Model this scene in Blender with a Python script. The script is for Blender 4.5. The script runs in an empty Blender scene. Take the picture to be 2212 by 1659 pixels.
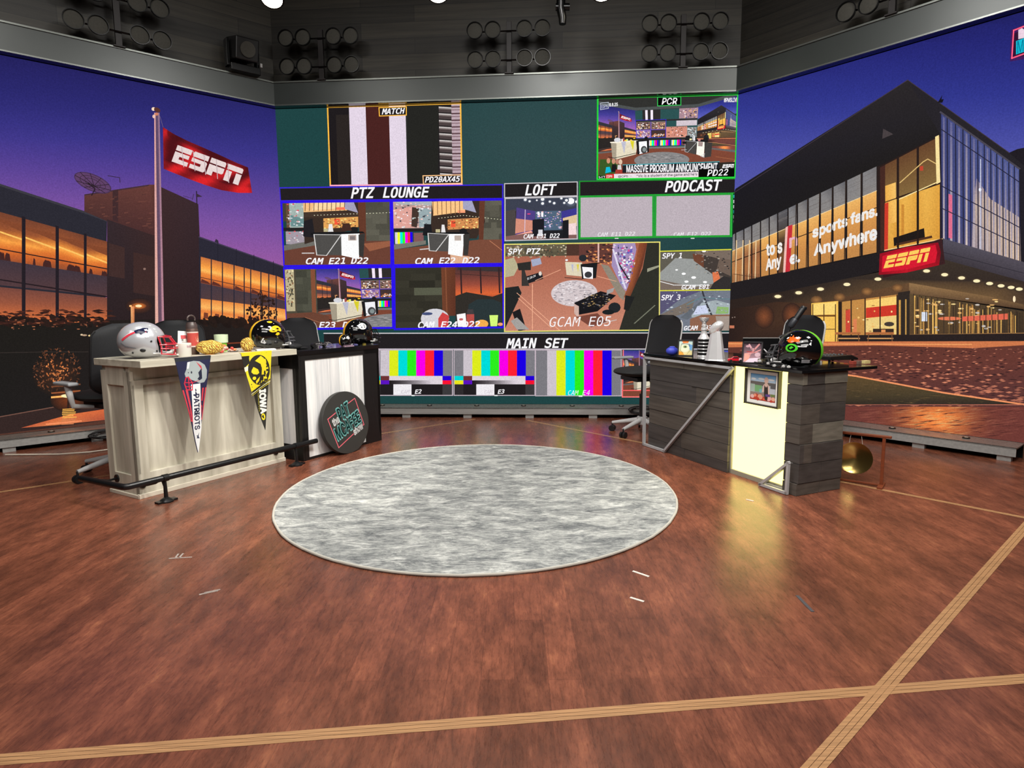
import bpy, bmesh, math, random, os, mathutils
from mathutils import Vector, Matrix
random.seed(7)
scene = bpy.context.scene
COL = scene.collection
PI = math.pi

# ---------------------------------------------------------------- camera
EYE = Vector((0, 0, 1.15))
FPX, PITCH, ROLL = 1343.03, 0.1245, -0.0086
cam_data = bpy.data.cameras.new('camera'); cam = bpy.data.objects.new('camera', cam_data)
COL.objects.link(cam); scene.camera = cam
cam_data.sensor_width = 36; cam_data.sensor_fit = 'HORIZONTAL'
cam_data.lens = FPX * 36 / 2212
cam_data.clip_start = 0.02; cam_data.clip_end = 100
_r = Vector((1, 0, 0)); _u = Vector((0, math.sin(PITCH), math.cos(PITCH))); FWD = Vector((0, math.cos(PITCH), -math.sin(PITCH)))
RIGHT = math.cos(ROLL) * _r + math.sin(ROLL) * _u
UP = -math.sin(ROLL) * _r + math.cos(ROLL) * _u
cam.matrix_world = Matrix(((RIGHT.x, UP.x, -FWD.x, EYE.x), (RIGHT.y, UP.y, -FWD.y, EYE.y), (RIGHT.z, UP.z, -FWD.z, EYE.z), (0, 0, 0, 1)))

# ---------------------------------------------------------------- colour management, world
scene.view_settings.view_transform = 'Standard'
scene.view_settings.look = 'None'
scene.view_settings.gamma = 1
scene.view_settings.use_curve_mapping = False
scene.view_settings.exposure = 0.0
scene.cycles.use_denoising = True
scene.cycles.sample_clamp_indirect = 4
scene.cycles.max_bounces = 6
world = bpy.data.worlds.new('studio_dark'); scene.world = world; world.use_nodes = True
world.node_tree.nodes['Background'].inputs[0].default_value = (0.8, 0.9, 1.0, 1)
world.node_tree.nodes['Background'].inputs[1].default_value = 0.012

def aim(o, tgt):
    d = Vector(tgt) - o.location
    o.rotation_euler = d.to_track_quat('-Z', 'Y').to_euler()
def area_light(name, loc, tgt, sx, sy, power, col=(1, .95, .86)):
    l = bpy.data.lights.new(name, 'AREA'); l.shape = 'RECTANGLE'; l.size = sx; l.size_y = sy; l.energy = power; l.color = col
    o = bpy.data.objects.new(name, l); COL.objects.link(o); o.location = loc; aim(o, tgt); return o
def spot_light(name, loc, tgt, power, ang=50, blend=.5, rad=.08, col=(1, .95, .86)):
    l = bpy.data.lights.new(name, 'SPOT'); l.energy = power; l.spot_size = math.radians(ang); l.spot_blend = blend
    l.shadow_soft_size = rad; l.color = col
    o = bpy.data.objects.new(name, l); COL.objects.link(o); o.location = loc; aim(o, tgt); return o
# studio grid: big soft fixtures over the floor and keys on each desk
area_light('overhead_softbox', (.28, 3.15, 4.5), (.28, 3.15, 0), 1.0, .7, 125, (1, .97, .93))
area_light('overhead_softbox_left', (-2.5, 2.9, 4.5), (-2.3, 3.3, 0), .9, .6, 40, (1, .96, .9))
area_light('overhead_softbox_right', (2.9, 2.9, 4.5), (2.6, 3.3, 0), .9, .6, 55, (1, .96, .9))
area_light('grid_softlight', (0, 1.0, 4.4), (0, 2.2, 0), 4.5, 1.2, 98, (1, .96, .9))
area_light('grid_softlight_rear', (0, -1.8, 4.2), (0, 1.6, 0), 4.0, 1.0, 98, (1, .97, .93))
spot_light('key_left_desk', (1.3, 2.3, 4.2), (-1.9, 4.2, .6), 470, 40)
spot_light('key_left_desk_low', (0.3, 1.5, 4.1), (-1.9, 4.4, .6), 290, 40)
spot_light('side_left_desk', (-4.0, 1.8, 4.0), (-2.2, 4.0, .7), 25, 40)
spot_light('key_right_desk', (0.4, 1.0, 4.2), (1.8, 4.2, .6), 230, 42)
spot_light('side_right_desk', (3.4, 1.5, 4.2), (1.9, 4.0, .6), 190, 42)
spot_light('key_rug', (0, 0.8, 4.3), (-.2, 3.9, 0), 145, 55)

# ---------------------------------------------------------------- colours and materials
def lin(c):
    c = c / 255
    return c / 12.92 if c <= .04045 else ((c + .055) / 1.055) ** 2.4
def L3(c): return (lin(c[0]), lin(c[1]), lin(c[2]), 1)
MATS = {}
def mat(name, col, rough=.5, metal=0, noise=0, scale=(20, 20, 20), emit=0, bump=0, coat=0, alpha=1, trans=0, spec=.5, detail=4):
    if name in MATS: return MATS[name]
    m = bpy.data.materials.new(name); m.use_nodes = True; nt = m.node_tree; b = nt.nodes['Principled BSDF']
    c = L3(col)
    b.inputs['Base Color'].default_value = c
    b.inputs['Roughness'].default_value = rough; b.inputs['Metallic'].default_value = metal
    b.inputs['Specular IOR Level'].default_value = spec
    if coat: b.inputs['Coat Weight'].default_value = coat; b.inputs['Coat Roughness'].default_value = .05
    if trans: b.inputs['Transmission Weight'].default_value = trans
    if emit:
        b.inputs['Emission Color'].default_value = c; b.inputs['Emission Strength'].default_value = emit
    tc = nt.nodes.new('ShaderNodeTexCoord'); mp = nt.nodes.new('ShaderNodeMapping'); nz = nt.nodes.new('ShaderNodeTexNoise')
    mp.inputs['Scale'].default_value = scale; nz.inputs['Scale'].default_value = 1; nz.inputs['Detail'].default_value = detail
    nt.links.new(tc.outputs['Object'], mp.inputs['Vector']); nt.links.new(mp.outputs['Vector'], nz.inputs['Vector'])
    n = max(noise, .03)
    cr = nt.nodes.new('ShaderNodeValToRGB')
    cr.color_ramp.elements[0].position = .3; cr.color_ramp.elements[1].position = .7
    cr.color_ramp.elements[0].color = (c[0] * (1 - n), c[1] * (1 - n), c[2] * (1 - n), 1)
    cr.color_ramp.elements[1].color = (min(1, c[0] * (1 + n)), min(1, c[1] * (1 + n)), min(1, c[2] * (1 + n)), 1)
    nt.links.new(nz.outputs['Fac'], cr.inputs['Fac']); nt.links.new(cr.outputs['Color'], b.inputs['Base Color'])
    if bump:
        bp = nt.nodes.new('ShaderNodeBump'); bp.inputs['Strength'].default_value = bump; bp.inputs['Distance'].default_value = .004
        nt.links.new(nz.outputs['Fac'], bp.inputs['Height']); nt.links.new(bp.outputs['Normal'], b.inputs['Normal'])
    MATS[name] = m; return m
def attr_mat(name, emit, rough=.6):
    """colours come from the face colours of the picture; emit=True is an LED display"""
    if name in MATS: return MATS[name]
    m = bpy.data.materials.new(name); m.use_nodes = True; nt = m.node_tree
    at = nt.nodes.new('ShaderNodeAttribute'); at.attribute_name = 'Col'
    if emit:
        nt.nodes.remove(nt.nodes['Principled BSDF'])
        e = nt.nodes.new('ShaderNodeEmission')
        tc = nt.nodes.new('ShaderNodeTexCoord'); nz = nt.nodes.new('ShaderNodeTexNoise'); nz.inputs['Scale'].default_value = 90
        nz.inputs['Detail'].default_value = 2
        mr = nt.nodes.new('ShaderNodeMapRange'); mr.inputs[3].default_value = .72; mr.inputs[4].default_value = 1.28
        mx = nt.nodes.new('ShaderNodeVectorMath'); mx.operation = 'SCALE'
        nt.links.new(tc.outputs['Object'], nz.inputs['Vector']); nt.links.new(nz.outputs['Fac'], mr.inputs[0])
        nt.links.new(at.outputs['Color'], mx.inputs[0]); nt.links.new(mr.outputs[0], mx.inputs['Scale'])
        nt.links.new(mx.outputs[0], e.inputs['Color'])
        nt.links.new(e.outputs[0], nt.nodes['Material Output'].inputs[0])
    else:
        b = nt.nodes['Principled BSDF']; b.inputs['Roughness'].default_value = rough
        nt.links.new(at.outputs['Color'], b.inputs['Base Color'])
    MATS[name] = m; return m
def plank_mat(name, c1, c2, dark, bw, bh, rot=(0, 0, 0), rough=.5, streak=(2, 40, 40), mortar=.004, coordrow='Object', gap=.6):
    """planks: brick pattern in the mapped x/y plane, streaky grain along x"""
    m = bpy.data.materials.new(name); m.use_nodes = True; nt = m.node_tree; b = nt.nodes['Principled BSDF']; N = nt.nodes.new; Lk = nt.links.new
    tc = N('ShaderNodeTexCoord'); mp = N('ShaderNodeMapping'); mp.inputs['Rotation'].default_value = rot
    Lk(tc.outputs[coordrow], mp.inputs['Vector'])
    br = N('ShaderNodeTexBrick'); br.offset = .37; br.inputs['Scale'].default_value = 1
    br.inputs['Brick Width'].default_value = bw; br.inputs['Row Height'].default_value = bh; br.inputs['Mortar Size'].default_value = mortar
    br.inputs['Color1'].default_value = L3(c1); br.inputs['Color2'].default_value = L3(c2); br.inputs['Mortar'].default_value = L3(dark)
    br.inputs['Mortar Smooth'].default_value = .3
    Lk(mp.outputs['Vector'], br.inputs['Vector'])
    m2 = N('ShaderNodeMapping'); m2.inputs['Scale'].default_value = streak; Lk(mp.outputs['Vector'], m2.inputs['Vector'])
    nz = N('ShaderNodeTexNoise'); nz.inputs['Scale'].default_value = 1; nz.inputs['Detail'].default_value = 8; nz.inputs['Roughness'].default_value = .65
    Lk(m2.outputs['Vector'], nz.inputs['Vector'])
    cr = N('ShaderNodeValToRGB'); cr.color_ramp.elements[0].position = .3; cr.color_ramp.elements[1].position = .72
    cr.color_ramp.elements[0].color = (1 - gap, 1 - gap, 1 - gap, 1); cr.color_ramp.elements[1].color = (1.25, 1.2, 1.15, 1)
    Lk(nz.outputs['Fac'], cr.inputs['Fac'])
    mx = N('ShaderNodeVectorMath'); mx.operation = 'MULTIPLY'; Lk(br.outputs['Color'], mx.inputs[0]); Lk(cr.outputs['Color'], mx.inputs[1])
    Lk(mx.outputs[0], b.inputs['Base Color']); b.inputs['Roughness'].default_value = rough
    bp = N('ShaderNodeBump'); bp.inputs['Strength'].default_value = .35; bp.inputs['Distance'].default_value = .003
    Lk(nz.outputs['Fac'], bp.inputs['Height']); Lk(bp.outputs['Normal'], b.inputs['Normal'])
    MATS[name] = m; return m

# ---------------------------------------------------------------- object helpers
def link(o, parent=None):
    COL.objects.link(o)
    if parent is not None: o.parent = parent
    return o
def tag(o, label, cat, group=None, kind=None):
    if label: o['label'] = label
    if cat: o['category'] = cat
    if group: o['group'] = group
    if kind: o['kind'] = kind
    return o
def thing(name, label, cat, loc=(0, 0, 0), rotz=0, group=None):
    o = bpy.data.objects.new(name, None); o.empty_display_size = .1; COL.objects.link(o)
    o.location = loc; o.rotation_euler = (0, 0, rotz); tag(o, label, cat, group); return o
def dup(root, loc, rotz, label, group=None):
    def cp(o, par):
        c = o.copy(); COL.objects.link(c)
        if par is not None: c.parent = par
        for ch in [x for x in bpy.data.objects if x.parent == o]: cp(ch, c)
        return c
    r = cp(root, None); r.location = loc; r.rotation_euler = (0, 0, rotz); r['label'] = label
    if group: r['group'] = group
    return r
def frame_of(d):
    d = d.normalized(); a = Vector((0, 0, 1)) if abs(d.z) < .95 else Vector((1, 0, 0))
    x = d.cross(a).normalized(); return x, d.cross(x).normalized()
class MB:
    def __init__(s): s.v = []; s.f = []; s.sm = []; s.M = Matrix.Identity(4)
    def add(s, vs, fs, smooth=False):
        n = len(s.v); s.v += [s.M @ Vector(v) for v in vs]
        s.f += [tuple(i + n for i in f) for f in fs]; s.sm += [smooth] * len(fs); return s
    def box(s, c, d, R=None):
        hx, hy, hz = d[0] / 2, d[1] / 2, d[2] / 2; c = Vector(c)
        vs = [Vector((x, y, z)) for x in (-hx, hx) for y in (-hy, hy) for z in (-hz, hz)]
        vs = [c + (R @ v if R else v) for v in vs]
        return s.add(vs, [(0, 1, 3, 2), (4, 6, 7, 5), (0, 4, 5, 1), (2, 3, 7, 6), (0, 2, 6, 4), (1, 5, 7, 3)])
    def b2(s, p, q): return s.box([(p[i] + q[i]) / 2 for i in range(3)], [abs(q[i] - p[i]) for i in range(3)])
    def tube(s, pts, r, n=12, cap=True, closed=False):
        pts = [Vector(p) for p in pts]; m = len(pts); rr = r if isinstance(r, (list, tuple)) else [r] * m
        vs = []; px = None
        for i, p in enumerate(pts):
            if closed: d = pts[(i + 1) % m] - pts[i - 1]
            else: d = pts[min(i + 1, m - 1)] - pts[max(i - 1, 0)]
            d.normalize()
            if px is None: x, y = frame_of(d)
            else:
                x = px - d * px.dot(d)
                x = x.normalized() if x.length > 1e-6 else frame_of(d)[0]
                y = d.cross(x)
            px = x
            for k in range(n):
                a = 2 * PI * k / n; vs.append(p + (x * math.cos(a) + y * math.sin(a)) * rr[i])
        fs = []
        for i in range(m if closed else m - 1):
            j = (i + 1) % m
            for k in range(n): fs.append((i * n + k, i * n + (k + 1) % n, j * n + (k + 1) % n, j * n + k))
        s.add(vs, fs, True)
        if cap and not closed: s.add(vs[:n][::-1], [tuple(range(n))]); s.add(vs[-n:], [tuple(range(n))])
        return s
    def cyl(s, p, q, r, r2=None, n=24): return s.tube([p, q], [r, r if r2 is None else r2], n)
    def lathe(s, prof, c=(0, 0, 0), n=32, axis='z'):
        vs = []; c = Vector(c); m = len(prof)
        for r, z in prof:
            for k in range(n):
                a = 2 * PI * k / n; x, y = r * math.cos(a), r * math.sin(a)
                vs.append(c + (Vector((x, y, z)) if axis == 'z' else Vector((z, x, y)) if axis == 'x' else Vector((x, z, y))))
        fs = [(i * n + k, i * n + (k + 1) % n, (i + 1) * n + (k + 1) % n, (i + 1) * n + k) for i in range(m - 1) for k in range(n)]
        return s.add(vs, fs, True)
    def ell(s, c, r, n=24, R=None):
        c = Vector(c); vs = []; h = n // 2
        for i in range(h + 1):
            t = PI * i / h
            for k in range(n):
                a = 2 * PI * k / n; v = Vector((r[0] * math.sin(t) * math.cos(a), r[1] * math.sin(t) * math.sin(a), r[2] * math.cos(t)))
                vs.append(c + (R @ v if R else v))
        fs = [(i * n + k, i * n + (k + 1) % n, (i + 1) * n + (k + 1) % n, (i + 1) * n + k) for i in range(h) for k in range(n)]
        return s.add(vs, fs, True)
    def prism(s, poly, z0, z1, mp=None):
        """extrude a 2D polygon; mp maps (x, y, h) to 3D"""
        mp = mp or (lambda x, y, h: (x, y, h)); n = len(poly)
        vs = [mp(x, y, z0) for x, y in poly] + [mp(x, y, z1) for x, y in poly]
        return s.add(vs, [tuple(range(n))[::-1], tuple(range(n, 2 * n))] + [(i, (i + 1) % n, n + (i + 1) % n, n + i) for i in range(n)])
    def build(s, name, m, parent=None, bevel=0, subsurf=0, solid=0, seg=2):
        me = bpy.data.meshes.new(name); me.from_pydata([tuple(v) for v in s.v], [], s.f); me.update()
        bm = bmesh.new(); bm.from_mesh(me)
        bmesh.ops.remove_doubles(bm, verts=bm.verts, dist=1e-5)
        if not solid: bmesh.ops.recalc_face_normals(bm, faces=bm.faces)
        bm.to_mesh(me); bm.free()
        if any(s.sm):
            # smooth everything, sharp edges by angle
            for p in me.polygons: p.use_smooth = True
            me.set_sharp_from_angle(angle=math.radians(38))
        me.materials.append(m)
        o = bpy.data.objects.new(name, me); link(o, parent)
        if solid: md = o.modifiers.new('solid', 'SOLIDIFY'); md.thickness = solid; md.offset = -1
        if bevel: md = o.modifiers.new('bevel', 'BEVEL'); md.width = bevel; md.segments = seg; md.limit_method = 'ANGLE'
        if subsurf: md = o.modifiers.new('sub', 'SUBSURF'); md.levels = subsurf; md.render_levels = subsurf
        return o

# ---------------------------------------------------------------- drawn sheets (displays, prints, felt)
FONTS = {}
def font(kind):
    if kind not in FONTS:
        f = None
        fn = {'mono': 'DejaVuSansMono.woff2', 'sans': 'Inter.woff2'}.get(kind)
        if fn:
            try: f = bpy.data.fonts.load(os.path.join(bpy.utils.system_resource('DATAFILES'), 'fonts', fn))
            except Exception: f = None
        FONTS[kind] = f
    return FONTS[kind]
GLY = {}
def glyphs(text, kind, bold, shear):
    """flat outline triangles of a word, in a unit box"""
    key = (text, kind, bold, shear)
    if key in GLY: return GLY[key]
    cu = bpy.data.curves.new('w', 'FONT'); cu.body = text; cu.offset = bold; cu.shear = shear; cu.resolution_u = 3
    f = font(kind)
    if f: cu.font = f
    o = bpy.data.objects.new('w', cu); COL.objects.link(o); bpy.context.view_layer.update()
    me = o.evaluated_get(bpy.context.evaluated_depsgraph_get()).to_mesh()
    vs = [(v.co.x, v.co.y) for v in me.vertices]; fs = [tuple(p.vertices) for p in me.polygons]
    em = max(v[0] for v in vs) - min(v[0] for v in vs), max(v[1] for v in vs) - min(v[1] for v in vs)
    x0 = min(v[0] for v in vs); x1 = max(v[0] for v in vs); y0 = min(v[1] for v in vs); y1 = max(v[1] for v in vs)
    vs = [((x - x0) / (x1 - x0), (y - y0) / (y1 - y0)) for x, y in vs]
    o.to_mesh_clear(); bpy.data.objects.remove(o); bpy.data.curves.remove(cu)
    GLY[key] = (vs, fs, em); return GLY[key]
def bil(q, x, y):
    """q = tl, tr, br, bl ; x right, y down, 0..1"""
    (ax, ay), (bx, by), (cx, cy), (dx, dy) = q
    return (ax * (1 - x) * (1 - y) + bx * x * (1 - y) + cx * x * y + dx * (1 - x) * y, ay * (1 - x) * (1 - y) + by * x * (1 - y) + cy * x * y + dy * (1 - x) * y)
def clip_poly(pts, cols, box):
    for ax, lim, sg in ((0, box[0], 1), (0, box[2], -1), (1, box[1], 1), (1, box[3], -1)):
        out = []; oc = []; n = len(pts)
        for i in range(n):
            a, b = pts[i - 1], pts[i]; ca, cb = cols[i - 1], cols[i]
            ia = (a[ax] - lim) * sg >= 0; ib = (b[ax] - lim) * sg >= 0
            if ia != ib:
                t = (lim - a[ax]) / (b[ax] - a[ax])
                out.append((a[0] + (b[0] - a[0]) * t, a[1] + (b[1] - a[1]) * t)); oc.append(tuple(ca[k] + (cb[k] - ca[k]) * t for k in range(3)))
            if ib: out.append(b); oc.append(cb)
        pts, cols = out, oc
        if len(pts) < 3: return [], []
    return pts, cols
def tri_split(pts, cols):
    tr = mathutils.geometry.tessellate_polygon([[Vector((p[0], p[1], 0)) for p in pts]])
    return [([pts[i] for i in t], [cols[i] for i in t]) for t in tr]
class Sheet:
    """flat coloured shapes laid over each other on a surface: fn(x, y, lift) -> 3D point"""
    def __init__(s, fn, step=4e-5, tess=0): s.tess = tess; s.fn = fn; s.step = step; s.v = []; s.f = []; s.c = []; s.k = 0; s.hold = False
    def emitp(s, pts, cols, k):
        if s.tess:
            g = s.tess; X = [p[0] for p in pts]; Y = [p[1] for p in pts]
            i0, i1, j0, j1 = math.floor(min(X) / g), math.floor(max(X) / g), math.floor(min(Y) / g), math.floor(max(Y) / g)
            if (i1 > i0 or j1 > j0) and len(pts) > 4:
                for a, b in tri_split(pts, cols): s.emitp(a, b, k)
                return
            if i1 > i0 or j1 > j0:
                for i in range(i0, i1 + 1):
                    for j in range(j0, j1 + 1):
                        P, C = clip_poly(list(pts), list(cols), (i * g, j * g, (i + 1) * g, (j + 1) * g))
                        if len(P) > 2: s.emit1(P, C, k)
                return
        s.emit1(pts, cols, k)
    def emit1(s, pts, cols, k):
        n = len(s.v); s.v += [s.fn(x, y, k * s.step) for x, y in pts]; s.f.append(tuple(range(n, n + len(pts)))); s.c.append(cols)
    def poly(s, pts, col, nb=False):
        cols = col if isinstance(col, list) else [col] * len(pts)
        if not s.hold and not nb: s.k += 1
        s.emitp([tuple(p) for p in pts], cols, s.k)
    def grid(s, x0, y0, x1, y1, nx, ny, fn):
        if not s.hold: s.k += 1
        h = s.hold; s.hold = True
        for i in range(nx):
            for j in range(ny):
                q = [(x0 + (x1 - x0) * (i + a) / nx, y0 + (y1 - y0) * (j + b) / ny) for a, b in ((0, 0), (1, 0), (1, 1), (0, 1))]
                s.poly(q, [fn(*p) for p in q])
        s.hold = h
    def qgrid(s, q, nx, ny, fn):
        """grid in a quad; fn(u, v) colour by unit coordinates"""
        if not s.hold: s.k += 1
        h = s.hold; s.hold = True
        for i in range(nx):
            for j in range(ny):
                uv = [((i + a) / nx, (j + b) / ny) for a, b in ((0, 0), (1, 0), (1, 1), (0, 1))]
                s.poly([bil(q, *p) for p in uv], [fn(*p) for p in uv])
        s.hold = h
    def rect(s, x0, y0, x1, y1, col): s.poly([(x0, y0), (x1, y0), (x1, y1), (x0, y1)], col)
    def line(s, pts, w, col, closed=False):
        if not s.hold: s.k += 1
        h = s.hold; s.hold = True
        P = list(pts) + ([pts[0]] if closed else [])
        for a, b in zip(P[:-1], P[1:]):
            dx, dy = b[0] - a[0], b[1] - a[1]; l = math.hypot(dx, dy) or 1; nx, ny = -dy / l * w / 2, dx / l * w / 2; ex, ey = dx / l * w / 2, dy / l * w / 2
            s.poly([(a[0] + nx - ex, a[1] + ny - ey), (b[0] + nx + ex, b[1] + ny + ey), (b[0] - nx + ex, b[1] - ny + ey), (a[0] - nx - ex, a[1] - ny - ey)], col)
        s.hold = h
    def ell(s, cx, cy, rx, ry, col, n=20, rot=0, col2=None):
        c, sn = math.cos(rot), math.sin(rot)
        pts = [(cx + rx * math.cos(2 * PI * i / n) * c - ry * math.sin(2 * PI * i / n) * sn, cy + rx * math.cos(2 * PI * i / n) * sn + ry * math.sin(2 * PI * i / n) * c) for i in range(n)]
        if col2 is None: s.poly(pts, col)
        else:
            if not s.hold: s.k += 1
            h = s.hold; s.hold = True
            for i in range(n): s.poly([(cx, cy), pts[i], pts[(i + 1) % n]], [col, col2, col2])
            s.hold = h
    def text(s, t, q, col, kind='mono', bold=.0, shear=0):
        fat = 0
        if kind != 'mono' and bold > .008: fat = bold; bold = 0
        vs, fs, em = glyphs(t, kind, bold, shear)
        if not s.hold: s.k += 1
        h = s.hold; s.hold = True
        shifts = [(0, 0)] if not fat else [(fat * .8 * math.cos(a * PI / 4) / em[0], fat * .8 * math.sin(a * PI / 4) / em[1]) for a in range(8)]
        for dx, dy in shifts:
            pv = [bil(q, x + dx, 1 - y - dy) for x, y in vs]
            for f in fs: s.poly([pv[i] for i in f], col)
        s.hold = h
    def blobs(s, n, fn):
        """n shapes on one layer"""
        s.k += 1; h = s.hold; s.hold = True
        for i in range(n): fn(i)
        s.hold = h
    def build(s, name, m, parent=None):
        me = bpy.data.meshes.new(name); me.from_pydata([tuple(v) for v in s.v], [], s.f)
        ca = me.color_attributes.new('Col', 'FLOAT_COLOR', 'CORNER'); d = []
        for p, cols in zip(me.polygons, s.c):
            for c in cols: d += [lin(max(0, c[0])), lin(max(0, c[1])), lin(max(0, c[2])), 1]
        ca.data.foreach_set('color', d)
        me.materials.append(m); me.update()
        return link(bpy.data.objects.new(name, me), parent)
class Sub(Sheet):
    """a window on another sheet: source rectangle src maps into the quad q of the parent, cut at its edge"""
    def __init__(s, par, src, q, gain=1): s.par = par; s.src = src; s.q = q; s.k = par.k; s.hold = False; s.gain = gain
    def emitp(s, pts, cols, k):
        x0, y0, x1, y1 = s.src
        if len(pts) > 4 and any(p[0] < x0 or p[0] > x1 or p[1] < y0 or p[1] > y1 for p in pts) and any(x0 < p[0] < x1 and y0 < p[1] < y1 for p in pts):
            for a, b in tri_split(pts, cols): s.emitp(a, b, k)
            return
        pts, cols = clip_poly(list(pts), list(cols), s.src)
        if len(pts) < 3: return
        cols = [tuple(min(255, v * s.gain + (6 if s.gain > 1 else 0)) for v in c) for c in cols]
        s.par.emitp([bil(s.q, (x - x0) / (x1 - x0), (y - y0) / (y1 - y0)) for x, y in pts], cols, k)
def _sub_ell(s, cx, cy, rx, ry, col, n=20, rot=0, col2=None):
    k = .66 if n <= 8 else 1
    Sheet.ell(s, cx, cy, rx * k, ry * k, col, n, rot, col2)
Sub.ell = _sub_ell
Sub.blobs = lambda s, n, fn: Sheet.blobs(s, n * 2, fn)
def mixc(a, b, t):
    t = max(0, min(1, t)); return tuple(a[i] + (b[i] - a[i]) * t for i in range(3))
def ramp(stops, x):
    if x <= stops[0][0]: return stops[0][1]
    for (a, ca), (b, cb) in zip(stops[:-1], stops[1:]):
        if x <= b: return mixc(ca, cb, (x - a) / (b - a))
    return stops[-1][1]
ESPN_L = {  # letters of the sports network mark, unit box, y down, upper bar and lower body split by a slit
 'E': [[(0, 0), (1, 0), (1, .3), (0, .3)], [(0, .38), (.95, .38), (.95, .6), (.36, .6), (.36, .76), (1, .76), (1, 1), (0, 1)]],
 'S': [[(.05, 0), (1, 0), (1, .3), (0, .3), (0, .06)], [(0, .38), (.92, .38), (1, .45), (1, .92), (.92, 1), (0, 1), (0, .76), (.64, .76), (.64, .6), (0, .6)]],
 'P': [[(0, 0), (.93, 0), (1, .06), (1, .3), (0, .3)], [(0, .38), (1, .38), (1, .66), (.92, .74), (.36, .74), (.36, 1), (0, 1)]],
 'N': [[(0, 0), (.93, 0), (1, .06), (1, .3), (0, .3)], [(0, .38), (.36, .38), (.36, 1), (0, 1)], [(.64, .38), (1, .38), (1, 1), (.64, 1)]]}
def espn(s, q, col):
    s.k += 1; h = s.hold; s.hold = True
    for i, ch in enumerate('ESPN'):
        for pg in ESPN_L[ch]:
            pts = []
            for x, y in pg:
                X = (i * 1.13 + x + (1 - y) * .22) / 4.61
                pts.append(bil(q, X, y))
            s.poly(pts, col)
    s.hold = h
# ---------------------------------------------------------------- the place: three LED walls in a bay
A0 = Vector((-2.437, 6.772, 0)); WB = 4.703; TH = -.0699
def frame(t): return Vector((math.cos(t), math.sin(t), 0)), Vector((math.sin(t), -math.cos(t), 0))
UB, NB = frame(TH); UL, NL = frame(TH + .7819); UR, NR = frame(TH - .8136)
B0 = A0 + UB * WB
ZB, ZT = .1087, 3.201; FO, FT = .107, 3.421; PD = .269; LEN_L, LEN_R = 2.75, 2.47
WALLS = {'back': (A0, UB, NB, 0, WB), 'left': (A0, UL, NL, -LEN_L, 0), 'right': (B0, UR, NR, 0, LEN_R)}
def wpt(k, s, z, off=0):
    P, u, n = WALLS[k][:3]; return P + u * s + n * off + Vector((0, 0, z))
def on_wall(k):
    """photo measurements of the flat display picture -> its place on the display"""
    P, u, n = WALLS[k][:3]; s0, s1 = WALLS[k][3:]
    def fn(x, y, lift):
        d = FWD + RIGHT * ((x - 1106) / FPX) - UP * ((y - 829.5) / FPX)
        q = EYE + d * ((P - EYE).dot(n) / d.dot(n)); s = (q - P).dot(u)
        s = min(max(s, s0), s1); z = min(max(q.z, ZB), ZT)
        return P + u * s + n * (.003 + lift) + Vector((0, 0, z))
    return fn
def miter(k1, k2, off):
    """corner point where two walls' offset lines meet"""
    (P, u, n), (Q, v, m) = WALLS[k1][:3], WALLS[k2][:3]
    a = P + n * off; b = Q + m * off; d = u.x * v.y - u.y * v.x
    t = ((b.x - a.x) * v.y - (b.y - a.y) * v.x) / d
    return a + u * t
def wall_end(k, end, off):
    if k == 'back': return miter('left', 'back', off) if end == 0 else miter('back', 'right', off)
    if k == 'left': return (A0 + UL * -LEN_L + NL * off) if end == 0 else miter('left', 'back', off)
    return miter('back', 'right', off) if end == 0 else (B0 + UR * LEN_R + NR * off)
def run(mb, k, o0, o1, z0, z1):
    """a bar along wall k between two offsets and two heights, mitred at the corners"""
    p = [wall_end(k, 0, o0), wall_end(k, 1, o0), wall_end(k, 1, o1), wall_end(k, 0, o1)]
    vs = [(q.x, q.y, z) for z in (z0, z1) for q in p]
    return mb.add(vs, [(0, 1, 2, 3), (4, 7, 6, 5), (0, 4, 5, 1), (1, 5, 6, 2), (2, 6, 7, 3), (3, 7, 4, 0)])
def struct(o): o['kind'] = 'structure'; return o

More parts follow.
